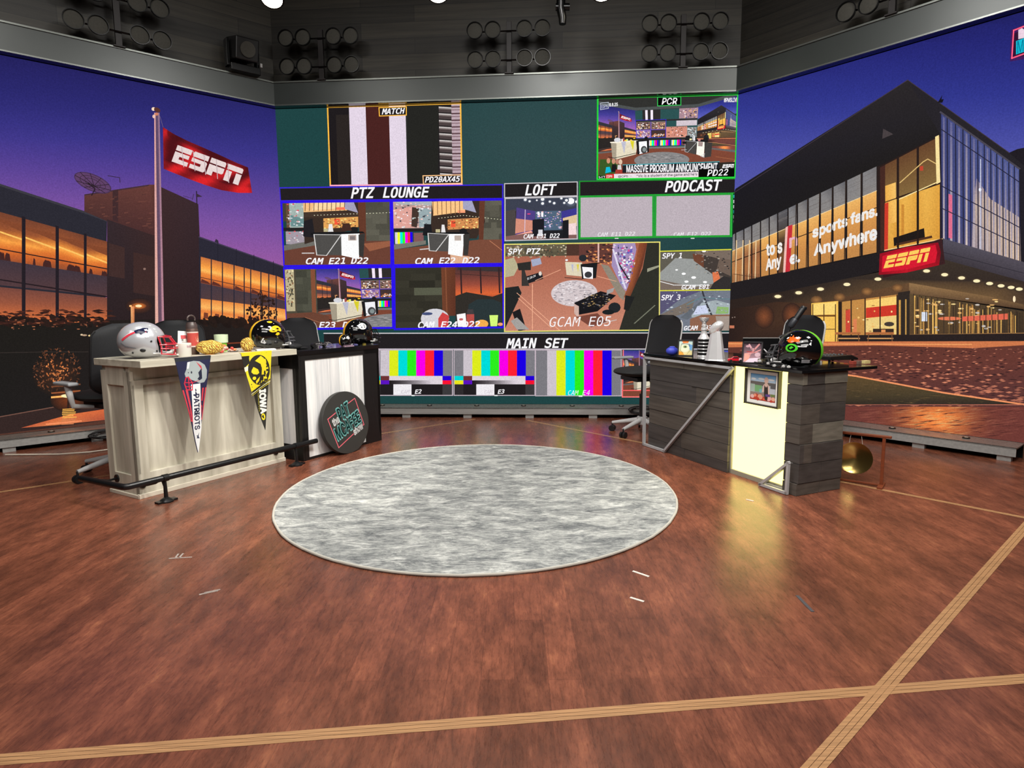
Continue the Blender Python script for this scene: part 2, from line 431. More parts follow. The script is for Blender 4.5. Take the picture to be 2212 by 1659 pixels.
# floor -----------------------------------------------------------
def floor_mat():
    m = bpy.data.materials.new('wood_vinyl_floor'); m.use_nodes = True; nt = m.node_tree; b = nt.nodes['Principled BSDF']; N = nt.nodes.new; Lk = nt.links.new
    tc = N('ShaderNodeTexCoord'); mp = N('ShaderNodeMapping'); mp.inputs['Rotation'].default_value = (0, 0, PI / 2); Lk(tc.outputs['Object'], mp.inputs['Vector'])
    br = N('ShaderNodeTexBrick'); br.offset = .41; br.inputs['Scale'].default_value = 1; br.inputs['Brick Width'].default_value = .9; br.inputs['Row Height'].default_value = .105
    br.inputs['Mortar Size'].default_value = .0012; br.inputs['Color1'].default_value = (.8, .8, .8, 1); br.inputs['Color2'].default_value = (1.12, 1.1, 1.08, 1); br.inputs['Mortar'].default_value = (.72, .7, .7, 1)
    Lk(mp.outputs['Vector'], br.inputs['Vector'])
    def nz(sc, det, ro=.6):
        mm = N('ShaderNodeMapping'); mm.inputs['Scale'].default_value = sc; Lk(mp.outputs['Vector'], mm.inputs['Vector'])
        z = N('ShaderNodeTexNoise'); z.inputs['Scale'].default_value = 1; z.inputs['Detail'].default_value = det; z.inputs['Roughness'].default_value = ro; Lk(mm.outputs['Vector'], z.inputs['Vector']); return z
    n1 = nz((3.6, 10, 5), 11, .8); n2 = nz((16, 90, 20), 7, .8)
    cr = N('ShaderNodeValToRGB'); e = cr.color_ramp.elements; e[0].position = .3; e[0].color = L3((80, 48, 39)); e[1].position = .72; e[1].color = L3((170, 110, 78))
    x = e.new(.45); x.color = L3((108, 64, 48)); x = e.new(.57); x.color = L3((134, 80, 60)); Lk(n1.outputs['Fac'], cr.inputs['Fac'])
    c2 = N('ShaderNodeValToRGB'); c2.color_ramp.elements[0].position = .35; c2.color_ramp.elements[0].color = (.68, .66, .66, 1); c2.color_ramp.elements[1].position = .65; c2.color_ramp.elements[1].color = (1.15, 1.12, 1.1, 1); Lk(n2.outputs['Fac'], c2.inputs['Fac'])
    m1 = N('ShaderNodeVectorMath'); m1.operation = 'MULTIPLY'; Lk(cr.outputs['Color'], m1.inputs[0]); Lk(c2.outputs['Color'], m1.inputs[1])
    m2 = N('ShaderNodeVectorMath'); m2.operation = 'MULTIPLY'; Lk(m1.outputs[0], m2.inputs[0]); Lk(br.outputs['Color'], m2.inputs[1]); Lk(m2.outputs[0], b.inputs['Base Color'])
    mr = N('ShaderNodeMapRange'); mr.inputs[3].default_value = .2; mr.inputs[4].default_value = .36; Lk(n2.outputs['Fac'], mr.inputs[0]); Lk(mr.outputs[0], b.inputs['Roughness'])
    bp = N('ShaderNodeBump'); bp.inputs['Strength'].default_value = .12; bp.inputs['Distance'].default_value = .002; Lk(n2.outputs['Fac'], bp.inputs['Height']); Lk(bp.outputs['Normal'], b.inputs['Normal'])
    return m
mb = MB(); mb.add([(-7, -4, 0), (7, -4, 0), (7, 9, 0), (-7, 9, 0)], [(0, 1, 2, 3)])
floor = struct(mb.build('floor', floor_mat()))
oak = mat('oak_inlay', (172, 130, 90), .35, 0, .28, (60, 3, 30))
def inlay(p, q, w=.046, extra=0):
    p, q = Vector(p), Vector(q); d = (q - p).normalized(); n = Vector((-d.y, d.x, 0)); mb = MB()
    for k in (-1, 0, 1):
        c = n * (k * w / 3); h = n * (w / 6 - .0006)
        mb.add([p + c - h + Vector((0, 0, .0008 + extra)), q + c - h + Vector((0, 0, .0008 + extra)), q + c + h + Vector((0, 0, .0008 + extra)), p + c + h + Vector((0, 0, .0008 + extra))], [(0, 1, 2, 3)])
    ang = math.atan2(d.y, d.x)
    m = bpy.data.materials.get('oak_inlay_%d' % round(ang * 100)) or None
    if m is None:
        m = oak.copy(); m.name = 'oak_inlay_%d' % round(ang * 100)
        for nd in m.node_tree.nodes:
            if nd.type == 'MAPPING': nd.inputs['Rotation'].default_value = (0, 0, -ang); nd.inputs['Scale'].default_value = (4, 160, 30); nd.vector_type = 'POINT'
    mb.build('inlay_stripe', m, floor)
inlay((-3.3, 1.262, 0), (3.6, 2.0, 0))
inlay((.05, .81, 0), (2.79, 3.215, 0), extra=.0008)
inlay((2.78, 3.18, 0), (.152, 6.211, 0), .036)
inlay((-3.9, 3.33, 0), (-.38, 6.3, 0), .036)

# ceiling, header walls, fascia, plinth ----------------------------
mb = MB(); mb.b2((-7, -4, 4.72), (7, 9, 4.8)); struct(mb.build('ceiling', mat('black_ceiling', (20, 20, 20), .9)))
hdr = {}
for k, nm in (('back', 'wall_back'), ('left', 'wall_left'), ('right', 'wall_right')):
    u = WALLS[k][1]; ang = math.atan2(u.y, u.x)
    # wall built in its own frame so that the planks run along it
    e0, e1 = wall_end(k, 0, -.06), wall_end(k, 1, -.06)
    L = (e1 - e0).length
    o = bpy.data.objects.new(nm, None); me = MB()
    me.b2((0, 0, 0), (L, .08, 4.72))
    ob = me.build(nm, MATS.get('header_planks') or plank_mat('header_planks', (34, 32, 28), (60, 57, 49), (10, 9, 8), 1.5, .155, (PI / 2, 0, 0), .5, (1.2, 30, 18), .003, 'Object', .62))
    bpy.data.objects.remove(o)
    ob.location = e0; ob.rotation_euler = (0, 0, ang); ob.name = nm; struct(ob)
fasc = mat('fascia_grey_gloss', (60, 65, 64), .32, .2, .05, (3, 3, 3))
lip = mat('fascia_lip', (112, 116, 112), .3, .6)
under = mat('fascia_black_gloss', (6, 6, 9), .06, 0, spec=.9)
for i, k in enumerate(('back', 'left', 'right')):
    mb = MB(); run(mb, k, FO - .012, FO, ZT + .012, FT); run(mb, k, -.05, FO - .012, FT - .012, FT)
    t = struct(mb.build('trim_%d' % (i + 1), fasc))
    mb = MB(); run(mb, k, FO - .014, FO + .006, ZT, ZT + .012); mb.build('lower_lip', lip, t)
    mb = MB(); run(mb, k, FO - .01, FO + .012, FT, FT + .014); mb.build('upper_lip', lip, t)
    mb = MB(); run(mb, k, -.05, FO - .014, ZT + .004, ZT + .02); mb.build('underside', under, t)
plm = mat('plinth_brushed_grey', (150, 150, 148), .35, .1, .12, (3, 60, 60))
plt = mat('plinth_top', (128, 122, 116), .22, .1, .15, (40, 40, 40))
puck = mat('puck_rim', (25, 24, 22), .4); puckl = mat('puck_lens', (190, 180, 165), .2)
blk = mat('black_void', (6, 6, 6), .8)
plinth = {}
PL = {'back': 'grey plinth below the central display with the colour bars', 'left': 'grey plinth below the display showing the flag', 'right': 'grey plinth below the display showing the glass building'}
PUCK = {'back': [.55, 1.06, 1.57, 2.076, 2.572, 3.082, 3.591, 4.1], 'right': [.58, 1.09, 1.613, 2.131], 'left': [-.6, -1.1, -1.62, -2.144, -2.6]}
FEET = {'back': [.7, 1.348, 1.993, 2.64, 3.291, 3.95], 'right': [.6, 1.23, 1.851, 2.40], 'left': [-.6, -1.22, -1.834, -2.44]}
for k in ('back', 'left', 'right'):
    t = thing('display_plinth', PL[k], 'plinth')
    mb = MB(); run(mb, k, .004, PD, ZB - .012, ZB - .002); mb.build('plinth_top', plt, t)
    mb = MB(); run(mb, k, PD - .012, PD, .041, ZB - .002); mb.build('front_face', plm, t)
    mb = MB(); run(mb, k, .0, .05, .0, ZB - .012); mb.build('back_panel', blk, t)
    for s in FEET[k]:
        mb = MB(); c = wpt(k, s, 0, PD - .04); u, n = WALLS[k][1:3]
        R = Matrix.Rotation(math.atan2(u.y, u.x), 3, 'Z'); mb.box((c.x, c.y, .021), (.085, .05, .041), R); mb.build('foot', plm, t)
    for s in PUCK[k]:
        c = wpt(k, s, 0, .125); mb = MB(); mb.cyl((c.x, c.y, ZB - .003), (c.x, c.y, ZB + .006), .026); p = mb.build('recessed_light', puck, t)
        mb = MB(); mb.cyl((c.x, c.y, ZB + .004), (c.x, c.y, ZB + .0075), .014); mb.build('lens', puckl, p)
# brown posts and dark plank walls that flank the bay, just out of the picture
mb = MB(); c = wpt('right', LEN_R + .12, 0, .0); mb.box((c.x, c.y, 2.3), (.22, .22, 4.6), Matrix.Rotation(TH - .81, 3, 'Z')); struct(mb.build('trim_4', mat('brown_post', (96, 60, 42), .5, 0, .2, (30, 30, 3))))
mb = MB(); c = wpt('left', -LEN_L - .12, 0, .0); mb.box((c.x, c.y, 2.3), (.22, .22, 4.6), Matrix.Rotation(TH + .78, 3, 'Z')); struct(mb.build('trim_5', MATS['brown_post']))

# ---------------------------------------------------------------- pictures on the displays
def sky_left(x, y):
    e = y + 55 * (1 - x / 600)
    return ramp([(130, (33, 30, 84)), (260, (44, 42, 112)), (340, (60, 54, 136)), (410, (88, 66, 148)), (490, (122, 82, 160)), (570, (150, 90, 162)), (640, (178, 100, 160)), (710, (196, 112, 150))], e)
def lerp2(p, q, t): return (p[0] + (q[0] - p[0]) * t, p[1] + (q[1] - p[1]) * t)
def draw_left(s, lo=False):
    R = random.Random(3)
    s.grid(-420, 20, 624, 720, 14 if not lo else 6, 20 if not lo else 8, sky_left)
    # left wing
    def L(t, a, b): return lerp2(a, b, t)
    par = lambda x: 398 + x * .327 if x < 182 else 457 + (x - 182) * .37
    wt = lambda x: 458 + x * .277; mm = lambda x: 538 + x * .186; wb = lambda x: 561 + x * .156; lt = lambda x: 620 + x * .1
    s.poly([(-420, 262), (0, 398), (182, 457), (231, 475), (231, 1000), (-420, 1000)], (44, 43, 52))
    s.poly([(-420, par(-420)), (0, 397), (182, 456), (231, 474), (231, 479), (182, 461), (0, 402), (-420, 267)], (60, 58, 66))
    cols = [(-300, -215), (-208, -120), (-112, -55), (-47, 47), (55, 120), (127, 181), (187, 232)]
    upper = [(0, (120, 68, 48)), (.3, (150, 82, 50)), (.42, (206, 120, 55)), (.55, (255, 170, 75)), (.66, (226, 122, 52)), (.85, (200, 98, 46)), (1, (150, 80, 50))]
    lower = [(0, (120, 72, 62)), (.35, (150, 84, 62)), (.7, (205, 108, 62)), (1, (214, 120, 70))]
    for x0, x1 in cols:
        s.qgrid([(x0, wt(x0)), (x1, wt(x1)), (x1, wb(x1)), (x0, wb(x0))], 3, 12, lambda u, v: ramp(upper, v + .05 * math.sin(u * 3 + x0)))
        s.qgrid([(x0, lt(x0)), (x1, lt(x1)), (x1, 710), (x0, 710)], 2, 8, lambda u, v: ramp(lower, v))
        s.poly([(x0, wb(x0)), (x1, wb(x1)), (x1, lt(x1) - 4), (x0, lt(x0) - 4)], [(64, 54, 64), (66, 54, 62), (84, 60, 62), (82, 60, 64)])
        if not lo:
            s.line([(x0, mm(x0)), (x1, mm(x1))], 2.4, (52, 34, 32))
            for q in range(3):
                c = x0 + R.random() * (x1 - x0) * .8; y = mm(c) + 6; w = R.uniform(6, 18); w = min(w, x1 - c)
                s.poly([(c, wb(c)), (c + 1, y + 6), (c + w * .3, y), (c + w * .8, y + 3), (c + w, wb(c + w))], (70, 40, 38))
            s.poly([(x0, wt(x0) + 18), (x1, wt(x1) + 14), (x1, wt(x1) + 30), ((x0 + x1) / 2, wt(x0) + 34), (x0, wt(x0) + 22)], (132, 72, 46))
            s.line([(x0, wt(x0) + 40), (x1, wt(x1) + 46)], 3.5, (255, 196, 100))
    s.line([(-420, lt(-420) - 2), (232, lt(232) - 2)], 3, (40, 30, 34))
    for x0, x1 in zip([c[1] for c in cols[:-1]], [c[0] for c in cols[1:]]): s.poly([(x0, wt(x0) - 4), (x1, wt(x1) - 4), (x1, 700), (x0, 700)], (38, 32, 38))
    # central tower
    s.poly([(182, 420), (321, 399), (336, 399), (336, 512), (231, 478), (182, 457)], [(96, 58, 54), (104, 62, 56), (90, 54, 50), (74, 46, 46), (70, 46, 46), (80, 50, 48)])
    s.poly([(182, 420), (321, 399), (321, 402), (182, 423)], (70, 48, 56))
    s.poly([(243, 412), (255, 410), (255, 480), (243, 476)], (66, 44, 46))
    s.poly([(336, 399), (428, 441), (431, 512), (434, 700), (336, 700)], [(64, 44, 46), (58, 42, 46), (52, 38, 42), (44, 32, 34), (48, 34, 34)])
    s.poly([(231, 474), (336, 510), (336, 700), (231, 700)], [(54, 42, 46), (60, 42, 42), (46, 34, 34), (44, 34, 36)])
    if not lo:
        s.poly([(235, 525), (269, 535), (269, 602), (235, 596)], [(66, 46, 44)] * 4)
        s.poly([(288, 545), (336, 556), (336, 640), (288, 632)], [(64, 44, 42)] * 4)
        def br(i):
            x = R.uniform(190, 326); y = R.uniform(412, 500)
            if y < 399 + (336 - x) * .15 + 8 or y > 455 + (x - 182) * .3: return
            w = R.uniform(5, 12); s.poly([(x, y), (x + w, y - 1), (x + w, y + 1.2), (x, y + 2.2)], R.choice([(108, 66, 58), (88, 54, 50), (98, 60, 54)]))
        s.blobs(90, br)
        s.ell(312, 581, 3, 2.4, (140, 110, 100))
    # dish
    s.ell(200, 395, 43, 18, (74, 52, 84), 28, .4); s.ell(200, 395, 40.5, 15.8, (96, 66, 104), 28, .4)
    if not lo:
        for i in range(10):
            a = i * PI / 5; s.line([(203, 402), (200 + 41 * math.cos(a) * .92 - 17 * math.sin(a) * .39, 395 + 41 * math.cos(a) * .39 + 17 * math.sin(a) * .92)], 1.3, (46, 34, 44))
        for r in (.45, .72):
            s.line([(200 + 41 * r * math.cos(i * PI / 10) * .92 - 17 * r * math.sin(i * PI / 10) * .39, 395 + 41 * r * math.cos(i * PI / 10) * .39 + 17 * r * math.sin(i * PI / 10) * .92) for i in range(21)], 1, (56, 40, 52))
        s.line([(233, 380), (258, 384), (259, 394)], 1.4, (50, 38, 48)); s.line([(190, 396), (205, 408), (198, 422)], 2, (40, 30, 36))
        s.line([(424, 414), (425, 440)], 2.2, (46, 36, 50)); s.poly([(424, 418), (437, 425), (425, 426)], (60, 46, 60)); s.line([(415, 432), (418, 420)], 1.2, (60, 50, 70)); s.line([(395, 423), (415, 429)], .8, (50, 38, 60))
        s.poly([(463, 523), (466, 516), (471, 520), (472, 526)], (54, 44, 60))
    # right wing
    f = lambda a, b: (lambda x: a[1] + (b[1] - a[1]) * (x - a[0]) / (b[0] - a[0]))
    ro, w1, w2, w3, w4 = f((430, 512), (610, 571)), f((431, 554), (612, 600)), f((432, 611), (613, 648)), f((434, 645), (613, 667)), f((435, 687), (613, 707))
    s.poly([(429, ro(429)), (626, ro(626)), (630, 720), (432, 720)], (44, 42, 54)); s.line([(430, ro(430)), (626, ro(626))], 2.5, (70, 60, 84))
    mul = [432, 456, 480, 505, 527, 541, 563, 580, 596, 626]
    for a, b in zip(mul[:-1], mul[1:]):
        a += 1.2; b -= 1.2
        s.qgrid([(a, w1(a)), (b, w1(b)), (b, w2(b)), (a, w2(a))], 1, 8, lambda u, v: ramp([(0, (196, 112, 62)), (.35, (250, 160, 70)), (.5, (255, 188, 96)), (.62, (238, 140, 62)), (.85, (220, 116, 52)), (1, (150, 76, 50))], v))
        s.poly([(a, w2(a)), (b, w2(b)), (b, w3(b)), (a, w3(a))], [(70, 58, 68), (72, 58, 66), (84, 62, 62), (80, 60, 64)])
        s.qgrid([(a, w3(a)), (b, w3(b)), (b, w4(b) + 20), (a, w4(a) + 20)], 1, 7, lambda u, v: ramp([(0, (232, 138, 66)), (.28, (255, 186, 100)), (.45, (226, 124, 60)), (.6, (250, 160, 80)), (.8, (190, 98, 56)), (1, (100, 58, 44))], v))
        if not lo and R.random() < .7: s.poly([(a, w2(a) - 1), (a + 2, w2(a) - 9), (b - 6, w2(b) - 7), (b, w2(b) - 1)], (96, 50, 42)); s.poly([(a + 6, w4(a)), (a + 7, w4(a) - 12), (b - 6, w4(b) - 13), (b - 5, w4(b))], (120, 62, 44))
    if not lo:
        s.line([(432, w2(432) - 12), (612, w2(612) - 10)], 1.4, (70, 44, 44))
        for x in (470, 510, 548, 590): s.line([(x, ro(x)), (x, w1(x))], 1.2, (36, 34, 44))
    # hedge, garden, walkway (foreground)
    s.poly([(-420, 705), (-60, 690), (0, 697), (120, 700), (231, 692), (330, 690), (434, 690), (628, 706), (640, 1010), (-420, 1010)], [(34, 31, 28)] * 4 + [(38, 32, 30)] * 4 + [(30, 28, 28), (32, 30, 30)])
    def hedge(i):
        x = R.uniform(-60, 232) if i % 2 else R.uniform(432, 625); base = 697 + (x * .02 if x < 232 else (x - 432) * .07)
        r = R.uniform(4, 13); s.ell(x, base - R.uniform(-3, 12), r, r * .55, R.choice([(34, 26, 24), (40, 30, 26), (46, 32, 28)]), 7, R.random())
    s.blobs(60 if lo else 170, hedge)
    if not lo:
        def tree(i):
            a = R.uniform(0, 2 * PI); r = R.random() ** .6; s.ell(566 + 34 * r * math.cos(a), 668 + 34 * r * math.sin(a), R.uniform(1.5, 5), R.uniform(1, 3), R.choice([(52, 34, 30), (40, 28, 26), (62, 40, 32)]), 5, R.random() * 3)
        s.blobs(120, tree); s.line([(566, 640), (566, 720)], 3, (44, 32, 28)); s.line([(557, 640), (563, 625), (570, 650)], 1.4, (50, 34, 30))
        def tw(i):
            x = R.uniform(-40, 232); y = R.uniform(668, 700) + max(0, (60 - x) * .05); w = R.uniform(6, 28); s.poly([(x, y), (x + w * .5, y - 2.5), (x + w, y + 1), (x + w * .4, y + 2)], R.choice([(58, 34, 30), (80, 44, 34), (46, 30, 28)]))
        s.blobs(110, tw)
        def gl(i):
            x = R.uniform(-40, 225); y = R.uniform(690, 712); s.ell(x, y, R.uniform(1, 5), .9, R.choice([(200, 120, 80), (150, 90, 66), (110, 66, 50)]), 5)
        s.blobs(40, gl)
    # lamp post with warm halo
    s.ell(300, 661, 30, 17, (104, 58, 38), 22, 0, (44, 34, 34)); s.ell(299, 661, 17, 7, (255, 140, 60), 20, 0, (110, 62, 40)); s.ell(299, 661, 7, 3, (255, 236, 180), 14)
    s.poly([(282, 662), (290, 662), (290, 740), (283, 740)], [(250, 180, 120), (220, 130, 80), (150, 84, 54), (120, 70, 48)]); s.rect(279, 659, 284, 663, (255, 190, 120))
    # flagpole
    s.poly([(332.5, 244), (337, 244), (349, 740), (335, 740)], [(214, 160, 160), (214, 160, 160), (232, 176, 160), (232, 176, 160)])
    s.poly([(335.5, 244), (344, 244), (355, 740), (342, 740)], [(92, 72, 102), (104, 84, 116), (122, 92, 112), (96, 70, 80)])
    s.poly([(341, 244), (344, 244), (355, 740), (350, 740)], [(150, 118, 140)] * 2 + [(190, 136, 148)] * 2)
    s.ell(331, 236, 4.2, 4, (250, 220, 190), 10); s.ell(339, 238, 7.5, 5, (88, 52, 46), 10, .5); s.ell(332, 252, 3.4, 4, (240, 196, 180), 10); s.ell(338, 247, 4, 3.4, (210, 130, 100), 10)
    # flag
    s.line([(345, 252), (352, 276)], 1, (110, 96, 130))
    top = [(351.5, 275), (375, 290), (405, 305), (440, 320), (480, 338), (510, 352), (535, 362)]
    bot = [(353, 365), (375, 374), (405, 386), (440, 399), (477, 411), (515, 417), (544, 417)]
    tp = lambda t: ramp2(top, t); bt = lambda t: ramp2(bot, t)
    def ramp2(P, t):
        t = max(0, min(.9999, t)) * (len(P) - 1); i = int(t); return lerp2(P[i], P[i + 1], t - i)
    def fc(u, v):
        w = math.sin(u * 17 + v * 5.5 + math.sin(v * 6 + u * 4)) * .5 + .5
        edge = 1 if v > .12 else .35
        return mixc((72, 18, 24), (222, 38, 42), (w ** 1.5 * .85 + .05) * (edge if .05 < u else 1) + (.3 if v > .8 else 0))
    if not s.hold: s.k += 1
    s.hold = True; nx, ny = (40, 12) if not lo else (10, 4)
    for i in range(nx):
        for j in range(ny):
            pts = []; cs = []
            for a, b in ((0, 0), (1, 0), (1, 1), (0, 1)):
                u, v = (i + a) / nx, (j + b) / ny; pts.append(lerp2(tp(u), bt(u), v)); cs.append(fc(u, v))
            s.poly(pts, cs)
    s.hold = False
    espn(s, [(376, 311), (526, 366), (521, 403), (370, 349)], (232, 214, 212))
    if not lo:
        for t in (.14, .3, .45, .62, .78):
            a, b = lerp2((370, 311), (526, 366), t), lerp2((366, 350), (518, 403), t + .06); s.line([a, b], 1.6, (196, 172, 176))
    # garden at the bottom
    s.poly([(-420, 905), (0, 900), (150, 872), (226, 862), (300, 850), (640, 850), (640, 1010), (-420, 1010)], (54, 40, 38))
    s.poly([(45, 924), (150, 895), (222, 884), (320, 872), (620, 862), (620, 925), (224, 907), (120, 918)], [(190, 90, 60), (226, 116, 66), (214, 96, 60)] + [(190, 86, 56)] * 3 + [(176, 84, 60), (220, 130, 80)])
    s.poly([(-100, 948), (0, 937), (110, 924), (224, 908), (620, 900), (620, 990), (-100, 990)], (88, 56, 46))
    s.line([(-420, 935), (0, 900), (150, 873), (225, 868)], 2, (120, 84, 72))
    if not lo:
        def bush(i):
            a = R.uniform(0, 2 * PI); r = R.random() ** .5; x = 122 + 52 * r * math.cos(a); y = 800 + 50 * r * math.sin(a)
            c = R.choice([(84, 52, 36), (110, 64, 42), (60, 42, 34), (140, 84, 56)]) if r > .5 else R.choice([(190, 108, 60), (140, 80, 48), (230, 140, 80)])
            s.ell(x, y, R.uniform(1.2, 4), R.uniform(.8, 2), c, 5, R.random() * 3)
        s.ell(122, 812, 52, 44, (66, 44, 34), 24, 0, (36, 31, 29)); s.blobs(300, bush)
        s.ell(176, 723, 3, 2, (220, 196, 160), 8); s.ell(182, 724, 6, 2, (190, 160, 130), 8); s.ell(193, 725, 3, 2, (240, 210, 150), 8)
        s.line([(0, 762), (100, 760), (190, 760)], 1.2, (60, 52, 48)); s.line([(430, 745), (560, 738)], 3, (120, 60, 40))
        s.ell(148, 864, 40, 26, (120, 60, 34), 20, 0, (40, 32, 29))
        for y, w, c in ((832, 3, (120, 72, 48)), (846, 3, (160, 90, 54)), (855, 4, (255, 184, 100))): s.line([(112, y + 3), (172, y - 2)], w, c)
        s.ell(147, 855, 16, 4, (255, 240, 180), 14); s.line([(148, 860), (147, 880)], 5, (50, 34, 30))
        for i in range(10):
            y = 884 + i * 3.6; s.line([(136 + R.uniform(-3, 3), y), (160 + R.uniform(-3, 6), y - 1.5)], 1.8, (255, 190, 90) if i < 6 else (210, 130, 86))
        s.line([(100, 916), (175, 909)], 2.4, (255, 150, 100))

def sky_right(x, y): return ramp([(20, (32, 32, 94)), (120, (38, 40, 116)), (240, (50, 56, 142)), (340, (76, 80, 164)), (440, (88, 90, 170))], y + (x - 1600) * .05)
def draw_right(s, lo=False):
    R = random.Random(9)
    f = lambda a, b: (lambda x: a[1] + (b[1] - a[1]) * (x - a[0]) / (b[0] - a[0]))
    s.grid(1572, -60, 2420, 470, 12 if not lo else 5, 14 if not lo else 6, sky_right)
    s.poly([(2180, 330), (2198, 322), (2240, 314), (2420, 320), (2420, 520), (2180, 520)], (34, 30, 36))
    # dark roof volume
    s.poly([(1572, 418), (1589, 408), (1961, 173), (2037, 228), (2037, 300), (1896, 360), (1572, 520)], [(30, 28, 34), (30, 28, 34), (44, 40, 42), (40, 37, 40), (34, 31, 32), (33, 30, 30), (30, 28, 30)])
    s.poly([(1961, 173), (2037, 228), (2180, 330), (2240, 382), (2240, 520), (2037, 300)], (40, 37, 42))
    s.line([(1572, 418), (1961, 173), (2180, 330)], 1.6, (66, 56, 64))
    s.poly([(1908, 278), (1930, 290), (1906, 300)], (72, 64, 66)); s.poly([(2026, 222), (2036, 205), (2034, 215), (2039, 214), (2036, 222)], (24, 22, 30))
    # left glass facade
    top, gb, mid, bot = f((1589, 504), (1896, 359)), f((1584, 541), (1896, 411)), f((1590, 563), (1896, 448)), f((1581, 612), (1896, 546))
    s.poly([(1572, top(1572)), (1905, top(1905)), (1905, bot(1905)), (1572, bot(1572))], (36, 30, 30))
    xs = [1580, 1589.4, 1607, 1624, 1643, 1662, 1680, 1702.5, 1722.5, 1745.6, 1771.7, 1799, 1828, 1861.5, 1896]
    for i, (a, b) in enumerate(zip(xs[:-1], xs[1:])):
        g = max(1.6, (b - a) * .09); a += g; b -= g * .6
        if i == 6: c1 = (74, 68, 66); warm = (60, 40, 34)
        else: c1 = (138, 134, 132); warm = ((222, 158, 84) if i > 3 else (150, 96, 66) if i > 1 else (180, 124, 80))
        s.poly([(a, top(a)), (b, top(b)), (b, gb(b)), (a, gb(a))], [mixc(c1, (120, 122, 130), R.random() * .6), mixc((90, 90, 96), c1, R.random()), c1, c1])
        if not lo:
            for q in range(4): y = R.uniform(.1, .9); s.line([(a, top(a) + (gb(a) - top(a)) * y), (b, top(b) + (gb(b) - top(b)) * y)], .7, (116, 110, 108))
        s.qgrid([(a, gb(a) + 1.2), (b, gb(b) + 1.2), (b, bot(b) - 1), (a, bot(a) - 1)], 1, 5, lambda u, v: ramp([(0, mixc(warm, (255, 205, 120), .5)), (.3, warm), (.6, mixc(warm, (190, 126, 70), .5)), (1, mixc(warm, (150, 104, 66), .4))], v))
        s.line([(a, mid(a)), (b, mid(b))], 1.8, (50, 36, 30)); s.line([(a, gb(a) + .5), (b, gb(b) + .5)], 1.2, (255, 224, 170))
    # interior detail in the far bays
    s.poly([(1702, 489), (1713, 485), (1707, 590), (1694, 594)], (200, 50, 60)); s.poly([(1698, 491), (1703, 489), (1697, 594), (1692, 595)], (240, 190, 180))
    if not lo:
        for x in (1592, 1606, 1620, 1634): s.line([(x, 520), (x - 2, 608)], 2.2, (235, 205, 160))
        s.line([(1586, 592), (1640, 600)], 1, (70, 50, 40))
        for x in range(1584, 1640, 5): s.line([(x, 592), (x, 608)], .8, (90, 60, 44))
    W = (240, 236, 232)
    s.text('sports fans.', [(1757, 491), (1896, 442), (1896, 471), (1757, 519)], W, 'sans', .045)
    s.text('Anywhere', [(1760, 530), (1894, 488), (1894, 524), (1760, 558)], W, 'sans', .045)
    s.text('to s', [(1657, 530), (1690, 520), (1690, 545), (1657, 552)], W, 'sans', .045)
    s.text('n', [(1707, 515), (1722, 511), (1722, 530), (1707, 535)], (235, 180, 190), 'sans', .03)
    s.text('Any', [(1656, 562), (1688, 550), (1688, 580), (1656, 590)], W, 'sans', .045)
    s.text('e.', [(1708, 553), (1728, 547), (1728, 565), (1708, 571)], W, 'sans', .045)
    for x in (1721, 1745.6, 1771.7, 1799, 1828, 1861.5): s.line([(x, top(x)), (x - 3, bot(x))], 2, (48, 38, 34))
    # corner bays
    t2, m2, b2 = f((1902, 359), (2031, 292)), f((1912, 437), (2032, 396)), f((1912, 543), (2035, 517))
    s.poly([(1896, 361), (2036, 290), (2038, 520), (1896, 548)], (44, 32, 30))
    s.poly([(1902, 362), (1913, 357), (1914, 541), (1903, 543)], (70, 42, 36))
    for a, b in ((1913, 1938), (1943, 1981), (1986, 2031)):
        s.qgrid([(a, t2(a) + 3), (b, t2(b) + 3), (b, m2(b) - 2), (a, m2(a) - 2)], 2, 4, lambda u, v: mixc((104, 70, 46), (132, 104, 62), v))
        s.qgrid([(a, m2(a) + 2), (b, m2(b) + 2), (b, b2(b) - 2), (a, b2(a) - 2)], 3, 3, lambda u, v: mixc((238, 182, 82), (216, 152, 60), abs(u - .4) + v * .4))
    s.poly([(1913, 402), (1936, 394), (1937, 480), (1914, 486)], [(240, 176, 80), (250, 200, 110), (246, 190, 96), (230, 160, 70)])
    s.line([(1913, 437), (2032, 396)], 2, (60, 40, 30)); s.line([(1940, 432), (2032, 391)], 2.2, (250, 226, 160))
    s.poly([(1912, 440), (1920, 437), (1919, 540), (1911, 542)], (206, 60, 44))
    if not lo:
        s.line([(1945, 395), (1995, 350), (2005, 344), (2030, 358)], 2, (225, 190, 120)); s.rect(1988, 359, 1995, 369, (196, 70, 50))
        s.line([(1951, 445), (1951, 530)], 6, (206, 140, 56))
    s.poly([(2021, 296), (2029, 292), (2032, 394), (2024, 398)], (250, 226, 160)); s.line([(1912, 541), (2036, 516)], 2, (250, 214, 150))
    s.poly([(1931, 514), (1997, 493), (1999, 514), (1932, 532)], (34, 28, 26)); s.line([(1940, 528), (2012, 512)], 5, (80, 50, 36))
    s.line([(1941, 430), (1941, 540)], 4, (40, 30, 26)); s.line([(1983.5, 400), (1983.5, 530)], 4, (40, 30, 26))
    # right glass face
    t3, b3 = f((2033, 243), (2203, 365)), f((2038, 515), (2212, 565))
    s.poly([(2033, 243), (2203, 365), (2420, 520), (2420, 625), (2212, 566), (2037, 515)], [(66, 72, 124), (84, 94, 150), (84, 94, 150), (120, 110, 130), (120, 110, 130), (62, 66, 112)])
